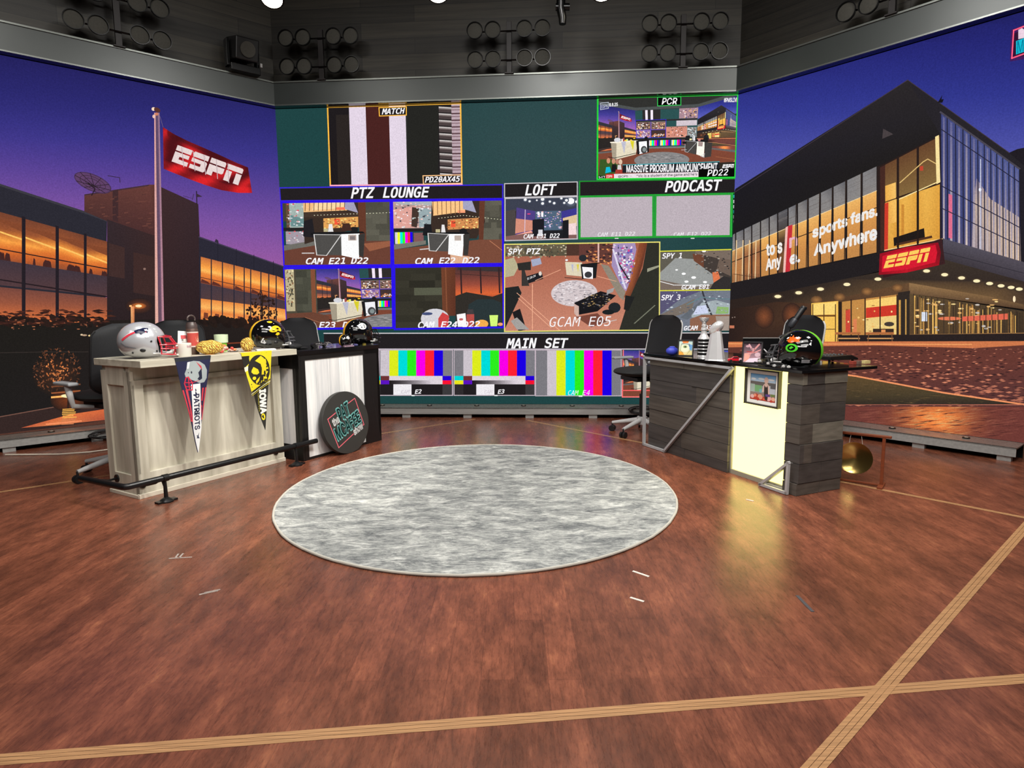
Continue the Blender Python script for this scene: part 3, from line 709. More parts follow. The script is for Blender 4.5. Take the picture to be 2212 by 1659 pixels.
    s.poly([(2110, 385), (2140, 430), (2175, 452), (2203, 470), (2260, 500), (2260, 580), (2212, 566), (2100, 534), (2104, 440)], [(120, 114, 150), (196, 172, 160), (206, 182, 164), (190, 170, 166), (160, 150, 160), (196, 176, 160), (214, 186, 160), (150, 136, 146), (190, 168, 156)])
    xs3 = [2033, 2047, 2065, 2081, 2097, 2113, 2127, 2141, 2154, 2167, 2180, 2192, 2203]
    for i, x in enumerate(xs3):
        if i < len(xs3) - 1 and not lo:
            x2 = x + (xs3[i + 1] - x) * .62; x1 = x + (xs3[i + 1] - x) * .35; c = ramp([(0, (104, 112, 164)), (.5, (150, 140, 168)), (1, (226, 206, 186))], R.uniform(.1, .7))
            s.poly([(x1, t3(x1) + 6), (x2, t3(x2) + 6), (x2, b3(x2)), (x1, b3(x1))], [mixc(c, (70, 76, 130), .6)] * 2 + [mixc(c, (236, 214, 190), .5)] * 2)
        s.line([(x, t3(x)), (x + 1, b3(x))], 2.4, (38, 38, 60))
    s.poly([(2050, 419), (2058, 422), (2058, 516), (2050, 514)], (222, 110, 140)); s.line([(2119, 345), (2118, 540)], 1.6, (216, 220, 240)); s.ell(2118, 410, 3, 4, (235, 238, 250), 8)
    for d, c in ((36, (40, 40, 62)), (158, (40, 40, 62)), (206, (48, 46, 66))):
        s.line([(2033, 243 + d), (2203, 365 + d * .8)], 2, c)
    s.line([(2033, 243), (2203, 365)], 4, (74, 70, 82)); s.poly([(2203, 365), (2240, 390), (2240, 580), (2206, 566)], (36, 33, 40))
    # slab under the glass, canopy
    s.poly([(1572, 612), (1896, 548), (2038, 517), (2038, 562), (1925, 580), (1800, 610), (1690, 632), (1572, 650)], (36, 32, 34))
    s.poly([(2038, 515), (2212, 566), (2420, 628), (2420, 690), (2212, 610), (2038, 562)], [(84, 80, 92), (84, 78, 88), (80, 74, 84), (60, 54, 62), (64, 58, 66), (58, 52, 58)])
    s.line([(2038, 545), (2212, 590)], 1.4, (50, 46, 54))
    s.poly([(1572, 648), (1690, 630), (1830, 602), (2038, 560), (2212, 608), (2420, 668), (2420, 740), (2212, 660), (2140, 642), (1965, 613), (1800, 650), (1572, 690)], [(46, 36, 32), (48, 38, 34), (56, 46, 40), (62, 52, 44), (54, 44, 40), (50, 42, 38), (66, 52, 40), (84, 64, 48), (112, 86, 58), (96, 74, 52), (76, 56, 42), (48, 36, 32)])
    # entrance level
    s.poly([(1572, 668), (1680, 652), (1760, 656), (1965, 611), (1968, 742), (1572, 742)], [(46, 34, 30), (66, 46, 36), (84, 58, 42), (104, 76, 52), (60, 44, 36), (44, 32, 30)])
    for x, y in ((1652, 672), (1712, 668)):
        s.ell(x, y + 12, 22, 26, (132, 76, 48), 18, 0, (52, 38, 33))
    for x, y in ((1765, 648), (1815, 642), (1874, 630), (1940, 622)): s.ell(x, y, 13, 9, (168, 118, 70), 14, 0, (92, 66, 46))
    s.poly([(1965, 611), (2140, 641), (2212, 658), (2420, 700), (2420, 745), (2212, 668), (1965, 634)], [(150, 116, 78), (128, 98, 66), (110, 84, 58), (90, 70, 50), (70, 54, 44), (86, 64, 48), (110, 84, 60)])
    s.poly([(1754, 655), (1812, 650), (1812, 742), (1754, 742)], (246, 196, 92)); s.rect(1758, 680, 1806, 684, (120, 80, 40)); s.poly([(1757, 657), (1808, 652), (1808, 678), (1757, 681)], (252, 216, 120))
    for x in (1757, 1781, 1806): s.line([(x, 658), (x, 742)], 2.2, (92, 62, 36))
    s.line([(1757, 711), (1806, 711)], 1.6, (92, 62, 36)); s.rect(1812, 652, 1820, 742, (44, 34, 30))
    s.poly([(1820, 652), (1940, 636), (1940, 724), (1820, 724)], (196, 140, 74))
    s.poly([(1828, 668), (1838, 668), (1838, 722), (1828, 722)], (206, 74, 58)); s.poly([(1844, 690), (1852, 688), (1852, 720), (1844, 720)], (220, 130, 84))
    s.poly([(1872, 649), (1938, 640), (1938, 682), (1872, 689)], (250, 208, 116)); s.poly([(1872, 665), (1938, 658), (1938, 681), (1872, 687)], (206, 58, 44)); s.poly([(1870, 688), (1938, 682), (1938, 722), (1870, 722)], (238, 206, 130))
    if not lo:
        for i in range(16): x = R.uniform(1824, 1936); y = R.uniform(656, 718); s.ell(x, y, R.uniform(1.5, 5), R.uniform(.8, 2.5), R.choice([(255, 232, 160), (150, 90, 50), (240, 190, 110)]), 7)
        s.ell(1922, 700, 11, 5, (70, 60, 54), 12); s.rect(1887, 710, 1932, 722, (60, 44, 38)); s.rect(1905, 712, 1914, 720, (230, 150, 90))
    for x in (1840, 1870, 1902.5, 1939): s.line([(x, 648 - (x - 1840) * .1), (x, 724)], 2.6, (56, 40, 32))
    s.poly([(1941, 632), (1967, 628), (1967, 724), (1941, 724)], (50, 42, 38))
    s.line([(1945, 650), (1945, 722)], 4, (214, 160, 80)); s.line([(1958, 648), (1958, 722)], 3, (196, 150, 80))
    s.poly([(1966, 634), (2212, 672), (2420, 705), (2420, 730), (2212, 724), (1966, 722)], [(96, 76, 52), (74, 60, 44), (70, 56, 44), (50, 40, 34), (66, 52, 40), (90, 68, 46)])
    if not lo:
        def st(i):
            x = 1970 + R.random() * 240; t = 636 + (x - 1966) * .155; y0 = t + R.uniform(0, 12); s.poly([(x, y0), (x + R.uniform(1.2, 4), y0), (x + 2.5, 722), (x, 722)], R.choice([(230, 180, 96), (180, 130, 70), (120, 88, 54), (206, 160, 88), (60, 48, 38)]))
        s.blobs(56, st)
        def lt(i):
            x = 1972 + R.random() * 200; s.ell(x, 645 + R.random() * 70, R.uniform(2, 7), R.uniform(1, 2.5), R.choice([(250, 220, 150), (230, 180, 110), (200, 190, 180)]), 8)
        s.blobs(46, lt)
        s.poly([(1992, 674), (2004, 674), (2004, 694), (1992, 694)], (220, 226, 240)); s.ell(2052, 688, 26, 4, (226, 120, 84), 14); s.poly([(2079, 684), (2178, 677), (2178, 690), (2079, 694)], (226, 104, 80))
        s.ell(2192, 646, 3, 7, (255, 230, 190), 10)
        for x in range(1975, 2212, 13): s.line([(x, 634 + (x - 1966) * .155), (x, 722)], 1.6, (60, 48, 40))
    s.rect(1966, 722, 2420, 727, (150, 110, 70)); s.poly([(1820, 724), (2420, 724), (2420, 744), (1820, 742)], (42, 34, 34))
    if not lo:
        for x0, x1 in ((1808, 1858), (1874, 1930)):
            s.line([(x0, 720), (x1, 720)], 5, (176, 108, 64)); s.line([(x0 + 2, 731), (x1, 731)], 2.6, (214, 160, 100)); s.line([(x0 + 4, 722), (x0 + 2, 742)], 2, (120, 80, 54)); s.line([(x1 - 2, 722), (x1 - 1, 742)], 2, (120, 80, 54))
    for x, y in ((1682, 640.5), (1727, 632.5), (1774, 624.5), (1831, 614.5), (1898, 603), (2003, 585.5), (2042, 593.5), (2078.5, 600.5), (2111, 607), (2139, 612.5), (2163.7, 617.5), (2185.5, 621), (2203, 624.5)):
        s.ell(x, y, 12, 6, (120, 96, 70), 14, 0, (56, 46, 40)); s.ell(x, y, 7.5, 3.6, (255, 240, 190), 14)
    # mark on the canopy edge
    s.poly([(1898, 560), (2036, 515), (2043, 570), (1910, 600)], [(54, 32, 34), (58, 34, 36), (60, 34, 36), (56, 30, 32)])
    q = [(1908, 552), (2026, 528), (2030, 570), (1906, 592)]
    s.poly([(1902, 548), (1960, 534), (2028, 524), (2034, 545), (2030, 573), (1960, 589), (1900, 594)], [(150, 20, 36), (190, 26, 42), (150, 20, 36), (120, 20, 32), (160, 22, 36), (190, 26, 42), (140, 20, 34)])
    s.poly([(1908, 553), (1960, 541), (2022, 529), (2026, 545), (2022, 567), (1960, 582), (1906, 588)], (214, 28, 50))
    espn(s, [(1914, 554), (2012, 534), (2008, 564), (1910, 580)], (255, 206, 96))
    s.rect(1578, 703, 1588, 709, (200, 120, 90)); s.ell(1584, 686, 1.4, 1.4, (150, 130, 120), 6); s.ell(1589, 685, 1.4, 1.4, (150, 130, 120), 6)
    # plaza
    s.grid(1572, 740, 2420, 1000, 14, 8, lambda x, y: ramp([(740, (96, 54, 46)), (800, (104, 58, 50)), (870, (92, 54, 52)), (960, (84, 52, 52))], y + (x - 1700) * .05))
    s.poly([(1572, 738), (2420, 742), (2420, 750), (2100, 752), (1900, 746), (1572, 750)], (206, 120, 76)); s.line([(1572, 742), (2100, 744)], 2.2, (240, 160, 100))
    if not lo:
        def dash(i):
            y = 750 + R.random() ** .9 * 125; x = R.uniform(1585, 2230); w = 5 + (y - 740) * .11; h = .7 + (y - 740) * .014
            near = max(0, 1 - abs(x - 1990) / 320); s.poly([(x, y), (x + w * .5, y - h), (x + w, y), (x + w * .5, y + h)], mixc((140, 82, 70), (236, 150, 112), R.random() * (.35 + .65 * near)))
        s.blobs(640, dash)
        def dk(i):
            y = 752 + R.random() * 120; x = R.uniform(1585, 2230); w = 6 + (y - 740) * .1; s.poly([(x, y), (x + w * .5, y - 1.2), (x + w, y), (x + w * .5, y + 1.2)], (62, 38, 38))
        s.blobs(320, dk)
    # planting bed and water
    s.poly([(1572, 790), (1850, 812), (2040, 848), (2212, 874), (2212, 876), (1572, 879)], [(60, 50, 36), (96, 76, 48), (78, 66, 46), (60, 48, 40), (50, 42, 38), (46, 40, 34)])
    if not lo:
        def gr(i):
            x = R.uniform(1600, 2150); y = R.uniform(822, 874)
            if y < 812 + (x - 1850) * .18 + 4: return
            w = R.uniform(8, 30); s.poly([(x, y), (x + w, y + .6), (x + w * .6, y + 1.6)], R.choice([(104, 84, 56), (64, 56, 40), (86, 72, 48)]))
        s.blobs(170, gr)
    s.line([(1572, 778), (1850, 812), (2040, 848), (2212, 873), (2420, 896)], 3.4, (240, 150, 100))
    s.grid(1572, 878, 2420, 1000, 24, 6, lambda x, y: mixc((110, 58, 52), (250, 140, 70), math.exp(-((x - 2024) / 70) ** 2 - ((y - 905) / 40) ** 2) * 1.1))
    s.line([(1572, 879), (2212, 874)], 2, (190, 110, 90))
    if not lo:
        def wv(i):
            x = R.uniform(1835, 2200); y = R.uniform(881, 945); w = R.uniform(14, 46); g = math.exp(-((x + w / 2 - 2024) / 80) ** 2)
            s.poly([(x, y), (x + w * .5, y - 1.6), (x + w, y - 3), (x + w * .5, y - .1)], mixc((130, 72, 62), (255, 190, 110), g * R.uniform(.5, 1)) if i % 3 else (86, 46, 42))
        s.blobs(300, wv)
    # neon mark at the upper right edge
    s.poly([(2185, 66), (2240, 44), (2240, 124), (2183, 134)], (70, 30, 90))
    s.poly([(2191, 74), (2240, 52), (2240, 118), (2190, 126)], (52, 22, 50))
    s.line([(2240, 48), (2191, 67), (2187, 127), (2240, 108)], 3, (255, 96, 130))
    s.poly([(2201, 66), (2209, 62), (2218, 68), (2218, 82), (2201, 86)], (236, 210, 226)); s.poly([(2196, 90), (2240, 74), (2240, 104), (2196, 119)], (20, 190, 214))
    s.text('MC', [(2199, 90), (2226, 82), (2226, 108), (2199, 117)], (10, 110, 140), 'sans', .0)
# ---------------------------------------------------------------- central display: a wall of monitor windows
TEAL = (36, 70, 70); WHT = (250, 248, 250); DK = (36, 32, 34)
def bars(s, x0, y0, x1, y1):
    cs = [(205, 196, 204), (222, 236, 30), (0, 220, 218), (44, 238, 30), (248, 0, 232), (255, 34, 52), (28, 0, 226)]
    for i, c in enumerate(cs): s.rect(x0 + (x1 - x0) * i / 7, y0, x0 + (x1 - x0) * (i + 1) / 7, y1, c)
def draw_studio(s, lvl=0):
    """this studio as a camera on the set shows it; photo coordinates"""
    R = random.Random(5)
    s.rect(-400, -100, 2600, 700, (34, 34, 32)); draw_left(s, True); draw_right(s, True)
    s.poly([(-400, -200), (0, 48), (600, 182), (1592, 146), (2212, -50), (2500, -200)], (40, 40, 38)); s.poly([(-400, -80), (0, 48), (600, 182), (1592, 146), (2212, -50), (2500, -140), (2500, -60), (2212, 20), (1592, 198), (600, 232), (0, 110), (-400, 30)], (66, 70, 70))
    s.poly([(593, 237), (1594, 205), (1580, 870), (625, 868)], TEAL)
    for q, c in (([(708, 232), (995, 226), (996, 398), (714, 400)], (40, 36, 36)), ([(752, 230), (790, 230), (796, 398), (760, 398)], (226, 212, 226)), ([(838, 230), (876, 230), (880, 398), (842, 398)], (226, 212, 226)), ([(1292, 214), (1594, 206), (1588, 386), (1292, 388)], (150, 120, 130)),
                 ([(604, 434), (846, 434), (848, 572), (610, 575)], (110, 84, 80)), ([(846, 434), (1086, 432), (1086, 570), (848, 572)], (130, 100, 90)), ([(612, 580), (848, 578), (850, 710), (618, 710)], (150, 116, 150)), ([(850, 578), (1086, 576), (1086, 710), (852, 710)], (60, 44, 42)), ([(1090, 528), (1424, 524), (1424, 714), (1090, 714)], (190, 126, 110)),
                 ([(1252, 424), (1580, 420), (1578, 512), (1252, 516)], (188, 176, 184)), ([(1424, 540), (1578, 540), (1576, 712), (1424, 712)], (120, 124, 124)), ([(604, 404), (1580, 390), (1580, 418), (604, 430)], (40, 36, 38))): s.poly(q, c)
    for (x0, y0, x1, y1), cs in (((1296, 216, 1584, 384), [(200, 150, 150), (90, 60, 60), (220, 200, 200), (60, 60, 120), (220, 170, 90), (60, 50, 50)]), ((612, 440, 840, 568), [(60, 50, 44), (220, 180, 130), (230, 226, 226), (40, 36, 36), (120, 70, 50)]), ((852, 440, 1080, 566), [(60, 50, 44), (220, 180, 130), (230, 226, 226), (40, 36, 36), (200, 130, 120)]), ((620, 584, 844, 706), [(90, 70, 150), (220, 190, 160), (60, 46, 44), (230, 220, 230), (220, 130, 80)]), ((860, 640, 1080, 706), [(200, 120, 70), (226, 226, 230), (80, 50, 40)]), ((1096, 532, 1418, 708), [(214, 140, 110), (90, 60, 50), (230, 200, 200), (40, 36, 34), (160, 100, 80)]), ((1428, 544, 1574, 708), [(160, 166, 166), (70, 70, 70), (200, 210, 214), (120, 90, 76)])):
        s.blobs(26, lambda i: s.ell(R.uniform(x0 + 12, x1 - 12), R.uniform(y0 + 8, y1 - 8), R.uniform(8, 26), R.uniform(6, 20), R.choice(cs), 7))
    s.line([(604, 404), (1086, 398), (1086, 708), (618, 712)], 7, (50, 30, 200), True); s.line([(846, 434), (850, 710)], 7, (50, 30, 200)); s.line([(606, 575), (1086, 572)], 7, (50, 30, 200))
    s.poly([(620, 722), (1580, 722), (1580, 752), (620, 752)], (34, 30, 32))
    for x in (820, 1000, 1180): bars(s, x, 756, x + 150, 850)
    s.rect(1345, 756, 1580, 850, (120, 60, 70)); s.poly([(620, 870), (1580, 870), (1580, 898), (620, 898)], (110, 108, 106)); s.rect(620, 898, 1590, 908, (8, 8, 8))
    s.poly([(-400, 1010), (0, 945), (620, 900), (1590, 898), (2212, 1000), (2500, 1040), (2500, 1800), (-400, 1800)], (112, 60, 44))
    s.poly([(-400, 1010), (0, 945), (260, 930), (260, 950), (0, 975), (-400, 1040)], (90, 88, 88)); s.poly([(1820, 905), (2212, 950), (2500, 985), (2500, 1030), (2205, 990), (1820, 930)], (90, 88, 88))
    s.ell(1030, 1100, 441, 140, (120, 118, 118), 36)
    s.blobs(60, lambda i: s.ell(1030 + R.uniform(-340, 340), 1100 + R.uniform(-95, 95), R.uniform(20, 70), R.uniform(3, 9), R.choice([(150, 146, 146), (92, 92, 94)]), 8))
    # left pair of desks
    s.poly([(202, 772), (303, 780), (303, 1078), (240, 1062), (215, 800)], (150, 140, 122)); s.poly([(303, 780), (641, 755), (615, 995), (303, 1078)], (206, 196, 172)); s.poly([(202, 770), (540, 750), (641, 755), (641, 768), (303, 796), (202, 787)], (222, 214, 196))
    s.poly([(376, 772), (455, 768), (428, 980)], (170, 170, 186)); s.poly([(519, 762), (586, 757), (568, 930)], (200, 190, 40)); s.poly([(615, 760), (822, 743), (823, 956), (640, 1000)], (24, 22, 24)); s.poly([(658, 777), (785, 767), (795, 960), (672, 992)], (222, 222, 226)); s.ell(742, 916, 50, 65, (60, 60, 62), 20); s.ell(748, 915, 30, 38, (120, 130, 130), 10)
    s.ell(318, 738, 54, 38, (196, 196, 202), 16); s.ell(455, 750, 26, 16, (226, 180, 60), 12); s.ell(534, 748, 15, 14, (226, 190, 60), 12); s.ell(580, 725, 36, 30, (30, 26, 20), 14); s.ell(585, 716, 18, 10, (220, 180, 40), 10); s.ell(775, 716, 28, 26, (24, 22, 22), 14); s.rect(380, 722, 415, 768, (230, 226, 220)); s.rect(403, 704, 428, 766, (150, 70, 66)); s.rect(459, 726, 484, 758, (196, 220, 120))
    s.line([(180, 1034), (272, 1053), (680, 958)], 10, (26, 26, 28))
    # right desk
    s.poly([(1395, 775), (1590, 797), (1575, 1018), (1395, 965)], (62, 58, 56)); s.poly([(1590, 790), (1710, 803), (1700, 1060), (1580, 1013)], (244, 236, 214)); s.poly([(1705, 803), (1832, 812), (1815, 1056), (1712, 1072)], (54, 52, 50)); s.poly([(1389, 763), (1560, 752), (1896, 792), (1733, 806), (1389, 772)], (22, 20, 22))
    s.line([(1398, 775), (1588, 797), (1440, 975), (1397, 962)], 7, (170, 168, 170), True); s.line([(1712, 1000), (1706, 1070), (1650, 1048)], 6, (170, 168, 170), True); s.poly([(1608, 795), (1682, 804), (1674, 880), (1606, 872)], (150, 130, 126))
    s.poly([(1395, 765), (1405, 690), (1470, 685), (1468, 765)], (26, 26, 30)); s.poly([(1350, 790), (1420, 785), (1420, 830), (1360, 830)], (24, 24, 26)); s.line([(1340, 932), (1420, 930)], 8, (176, 174, 176)); s.poly([(1690, 765), (1700, 685), (1765, 685), (1780, 765)], (34, 34, 40)); s.ell(1724, 756, 40, 36, (26, 26, 26), 14)
    s.poly([(1524, 778), (1534, 700), (1552, 700), (1558, 778)], (210, 210, 212)); s.rect(1508, 700, 1530, 770, (170, 170, 172)); s.rect(1465, 740, 1500, 768, (226, 214, 160)); s.poly([(1603, 745), (1645, 745), (1638, 786), (1600, 782)], (190, 120, 120)); s.line([(1735, 662), (1705, 712)], 12, (20, 20, 22))
    s.line([(0, 1621), (2212, 1457)], 22, (176, 128, 84)); s.line([(1720, 1659), (2212, 1125)], 24, (176, 128, 84)); s.line([(1893, 1060), (2400, 1150)], 8, (150, 90, 60))
def cap(s, t, q, col=WHT, bold=.02, kind='mono', shear=.22): s.text(t, q, col, kind, bold, shear)
def tq(x0, x1, ya, yb, h): return [(x0, ya - h), (x1, yb - h), (x1, yb), (x0, ya)]
def window(s, q, src, fn, gain=1.06):
    k0 = s.k; w = Sub(s, src, q, gain); fn(w); s.k = w.k
def border(s, q, w, col): s.line(q, w, col, True)
def plankbg(s, x0, y0, x1, y1, c=(60, 56, 50), n=8, seed=1):
    R = random.Random(seed); s.k += 1; s.hold = True
    for i in range(n):
        ya = y0 + (y1 - y0) * i / n; yb = y0 + (y1 - y0) * (i + 1) / n; x = x0
        while x < x1:
            w = R.uniform(.25, .6) * (x1 - x0); t = R.uniform(-.15, .18); s.rect(x, ya, min(x + w, x1), yb, tuple(v * (1 + t) for v in c)); x += w
    s.hold = False

def tile(name, fn):
    """one monitor window = one part of the display"""
    s = Sheet(on_wall('back'), 3e-5); s.k = 10; fn(s); o = s.build(name, LED, main_wall); return o
LED = attr_mat('led_display', True)
cab_m = mat('led_cabinet', (14, 14, 16), .6)
main_wall = thing('video_wall', 'central LED video wall of monitor windows with colour bars along its foot', 'screen')
mb = MB(); run(mb, 'back', -.055, .0, ZB, ZT); mb.build('cabinet', cab_m, main_wall)
def bg(s): s.k = 0; s.grid(560, 190, 1640, 890, 6, 6, lambda x, y: mixc((32, 68, 68), (52, 76, 78), max(0, 1 - ((x - 1200) / 420) ** 2) * (1 - abs(y - 330) / 500)))
tile('background', bg)
def w_match(s):
    q = [(708, 232), (995, 224), (998, 398), (714, 401)]
    s.poly(q, DK)
    P = lambda u, v: bil(q, u, v)
    def strip(u0, u1, v0, v1, c): s.poly([P(u0, v0), P(u1, v0), P(u1, v1), P(u0, v1)], c)
    strip(0, .16, 0, 1, (32, 28, 30)); strip(.06, .16, .1, 1, (44, 38, 36)); strip(.16, .285, 0, 1, (228, 214, 230)); strip(.285, .46, 0, 1, (74, 36, 34)); strip(.46, .585, 0, 1, (228, 214, 230)); strip(.585, .82, 0, 1, (40, 40, 36)); strip(.585, .63, .1, 1, (46, 46, 44))
    strip(.93, 1, 0, .9, (190, 168, 176))
    n = 11
    for i in range(n):
        v = .03 + i * .083
        strip(.93, 1, v, v + .018, (96, 70, 76)); strip(.93, 1, v + .04, v + .052, (140, 112, 120))
        for j, c in enumerate([(210, 204, 200), (150, 140, 138), (96, 84, 82), (70, 60, 60), (84, 72, 72), (52, 46, 46)]):
            s.poly([P(.835, v + j * .0125), P(.93, v + .014 + j * .0125), P(.93, v + .028 + j * .0125), P(.835, v + .014 + j * .0125)], c)
    s.poly([P(.6, .0), P(.835, 0), P(.82, 1), P(.585, 1)], (38, 38, 35))
    border(s, q, 3, (255, 190, 70)); s.line([P(0, 1), P(1, 1)], 3, (255, 170, 200))
    s.poly([(819, 233), (878, 231), (878, 249), (820, 251)], DK); border(s, [(819, 233), (878, 231), (878, 249), (820, 251)], 2, (255, 190, 70)); cap(s, 'MATCH', tq(825, 875, 248, 246, 13))
    s.poly([(914, 380), (996, 378), (997, 396), (915, 398)], DK); border(s, [(914, 380), (996, 378), (997, 396), (915, 398)], 2, (255, 200, 140)); cap(s, 'PD20AX45', tq(918, 994, 395, 393, 13))
tile('monitor_window', w_match)
def w_pcr(s):
    q = [(1291, 213), (1593, 205), (1587, 384), (1290, 388)]
    window(s, q, (0, 0, 2212, 1420), lambda w: draw_studio(w), 1.1)
    s.poly([(1296, 345), (1330, 345), (1345, 372), (1345, 388), (1292, 388)], [(60, 90, 40)] * 5)
    for x, c in ((1314, (214, 150, 120)), (1325, (206, 146, 120)), (1333, (190, 130, 110)), (1340, (226, 196, 170))): s.ell(x, 348 + (x - 1314) * .1, 4, 6, c, 10)
    s.poly([(1307, 375), (1309, 362), (1317, 361), (1320, 372)], (20, 190, 220)); s.poly([(1320, 372), (1322, 356), (1331, 356), (1333, 372)], (30, 28, 30)); s.poly([(1333, 372), (1334, 357), (1341, 357), (1343, 372)], (220, 214, 214)); s.poly([(1328, 376), (1330, 367), (1344, 367), (1345, 376)], (170, 60, 50))
    s.poly([(1345, 357), (1553, 350), (1553, 373), (1344, 374)], (32, 34, 40)); s.line([(1345, 357), (1553, 350)], 1.4, (60, 180, 190))
    s.text('MASSIVE PROGRUM ANNOUNCEMENT', [(1353, 358), (1549, 353), (1548, 370), (1353, 373)], WHT, 'sans', .03)
    s.poly([(1553, 352), (1588, 350), (1588, 366), (1553, 367)], (50, 44, 40)); espn(s, [(1560, 356), (1585, 355), (1584, 363), (1559, 364)], WHT)
    s.poly([(1308, 377), (1508, 372), (1508, 383), (1308, 388)], (240, 226, 232)); s.poly([(1308, 377), (1326, 376), (1326, 387), (1308, 388)], (214, 44, 40)); s.text('ESPN', [(1310, 379), (1322, 378.6), (1322, 384), (1310, 385)], (255, 220, 220), 'sans', .02)
    s.text('@CPS  -', [(1335, 379.5), (1364, 379), (1364, 384), (1335, 385)], (70, 60, 70), 'sans', .02); s.text('"Vic is a student of the game and he\'s', [(1375, 378), (1505, 374), (1505, 381), (1375, 385)], (70, 60, 70), 'sans', .02)
    s.poly([(1291, 381), (1307, 380), (1307, 389), (1291, 390)], (10, 10, 10)); s.text('2:17', [(1293, 382), (1306, 381), (1306, 388), (1293, 389)], WHT, 'sans', .02)
    s.poly([(1508, 366), (1588, 364), (1587, 383), (1508, 384)], (10, 10, 8)); cap(s, 'PD22', tq(1527, 1572, 381, 379, 13.5), kind='sans', bold=.015)
    border(s, [(1297, 224), (1314, 222), (1314, 235), (1297, 238)], 1.4, (190, 196, 210)); s.text('ESPN', [(1299, 227), (1312, 226), (1312, 233), (1299, 235)], (190, 196, 210), 'sans', .02); s.text('8.8.25', [(1316, 224), (1334, 223), (1334, 230), (1316, 231)], WHT, 'sans', .03)
    s.text('#PMSLIVE', [(1563, 213), (1593, 212), (1593, 221), (1563, 222)], WHT, 'sans', .03)
    border(s, q, 3.4, (40, 214, 60))
    s.poly([(1420, 211), (1470, 210), (1470, 228), (1420, 230)], (8, 10, 8)); border(s, [(1420, 211), (1470, 210), (1470, 228), (1420, 230)], 1.6, (60, 200, 90)); cap(s, 'PCR', tq(1429, 1462, 227, 226.5, 14), kind='sans', bold=.015)
tile('monitor_window', w_pcr)
BL = (44, 20, 236)
def w_lounge(s):
    s.poly([(605, 408), (1086, 399), (1086, 429), (605, 435)], DK); border(s, [(604, 406), (1086, 399), (1086, 429), (606, 434)], 2.6, (60, 40, 220))
    cap(s, 'PTZ', tq(758, 810, 429, 428, 24)); cap(s, 'LOUNGE', tq(827, 928, 428, 427, 24))
tile('title_strip', w_lounge)
TM = (18, 74, 60)
def w_e21(s):
    q = [(608, 437), (844, 434), (846, 573), (613, 575)]
    def f(w):
        plankbg(w, 74, 0, 100, 62, (76, 74, 64), 7, 4); w.rect(0, 0, 9, 30, (60, 56, 46)); w.rect(4, 0, 9, 40, (90, 66, 50)); w.rect(7, 0, 22, 40, (150, 166, 160)); w.poly([(8, 20), (20, 26), (20, 38), (8, 38)], (96, 130, 130)); w.rect(3, 46, 20, 66, (150, 140, 150))
        Rr = random.Random(2); w.blobs(30, lambda i: w.ell(Rr.uniform(4, 20), Rr.uniform(2, 64), Rr.uniform(.6, 2.2), Rr.uniform(.8, 2.4), Rr.choice([(190, 200, 196), (100, 110, 110), (196, 150, 150), (226, 220, 226), (206, 70, 80)]), 6))
        w.rect(0, 40, 21, 45, (30, 28, 28)); w.poly([(0, 68), (22, 62), (30, 60), (30, 70), (0, 82)], (100, 98, 92)); w.poly([(20, 0), (70, 0), (72, 40), (20, 66)], (50, 38, 32))
        w.poly([(20, 0), (60, 0), (60, 14), (20, 16)], (226, 176, 120)); w.poly([(30, 2), (60, 0), (59, 10), (28, 13)], (240, 200, 150)); w.poly([(58, 0), (66, 0), (70, 18), (58, 12)], (150, 146, 170))
        for x in range(22, 60, 4): w.line([(x, 0), (x - .5, 14)], .6, (90, 60, 40))
        w.rect(50, 9, 58, 13, (250, 110, 80)); w.poly([(20, 16), (72, 18), (72, 24), (20, 24)], (60, 46, 38)); w.poly([(38, 26), (70, 24), (70, 40), (38, 42)], (210, 150, 80)); w.rect(48, 27, 53, 36, (226, 80, 50))
        w.blobs(14, lambda i: w.ell(30 + i * 3, 21 - i * .12, .9, .7, (255, 236, 200), 6)); w.blobs(30, lambda i: w.ell(Rr.uniform(38, 68), Rr.uniform(26, 42), Rr.uniform(.6, 2), Rr.uniform(.5, 2), Rr.choice([(255, 220, 130), (150, 90, 50), (90, 60, 44)]), 6))
        w.poly([(70, 0), (77, 0), (77, 70), (71, 60)], (90, 50, 36)); w.poly([(0, 76), (30, 68), (76, 62), (100, 62), (100, 100), (0, 100)], (96, 56, 44)); w.poly([(74, 66), (100, 62), (100, 70), (80, 78)], (140, 84, 60))
        w.poly([(19, 54), (20, 30), (28, 26), (30, 56)], (28, 26, 30)); w.line([(18, 80), (28, 80)], 1.6, (190, 186, 184)); w.poly([(29, 51), (55, 51), (55, 84), (31, 83)], (70, 68, 66)); w.poly([(54, 51), (71, 50), (70, 90), (54, 84)], (244, 238, 234)); w.poly([(70, 52), (76, 50), (74, 88), (70, 84)], (50, 48, 46)); w.poly([(26, 48), (74, 47), (76, 50), (26, 52)], (20, 20, 22))
        w.line([(29, 51), (54, 52), (40, 84), (31, 83)], .9, (200, 198, 196), True); w.rect(60.5, 52, 68, 61, (176, 160, 150)); w.rect(62, 54, 67, 60, (120, 110, 110)); w.poly([(42, 47), (43, 35), (46, 35), (47, 47)], (216, 214, 214)); w.rect(38, 42, 42, 47, (180, 170, 130)); w.ell(66, 44, 4, 4.5, (24, 24, 26), 10); w.poly([(54, 46), (56, 34), (62, 34), (64, 46)], (60, 36, 30))
    window(s, q, (0, 0, 100, 100), f); cap(s, 'CAM', tq(661, 700, 571, 571, 14)); cap(s, 'E21', tq(710, 746, 571, 570, 14)); cap(s, 'D22', tq(758, 796, 570, 570, 14))
    border(s, q, 4.4, BL)
tile('monitor_window', w_e21)
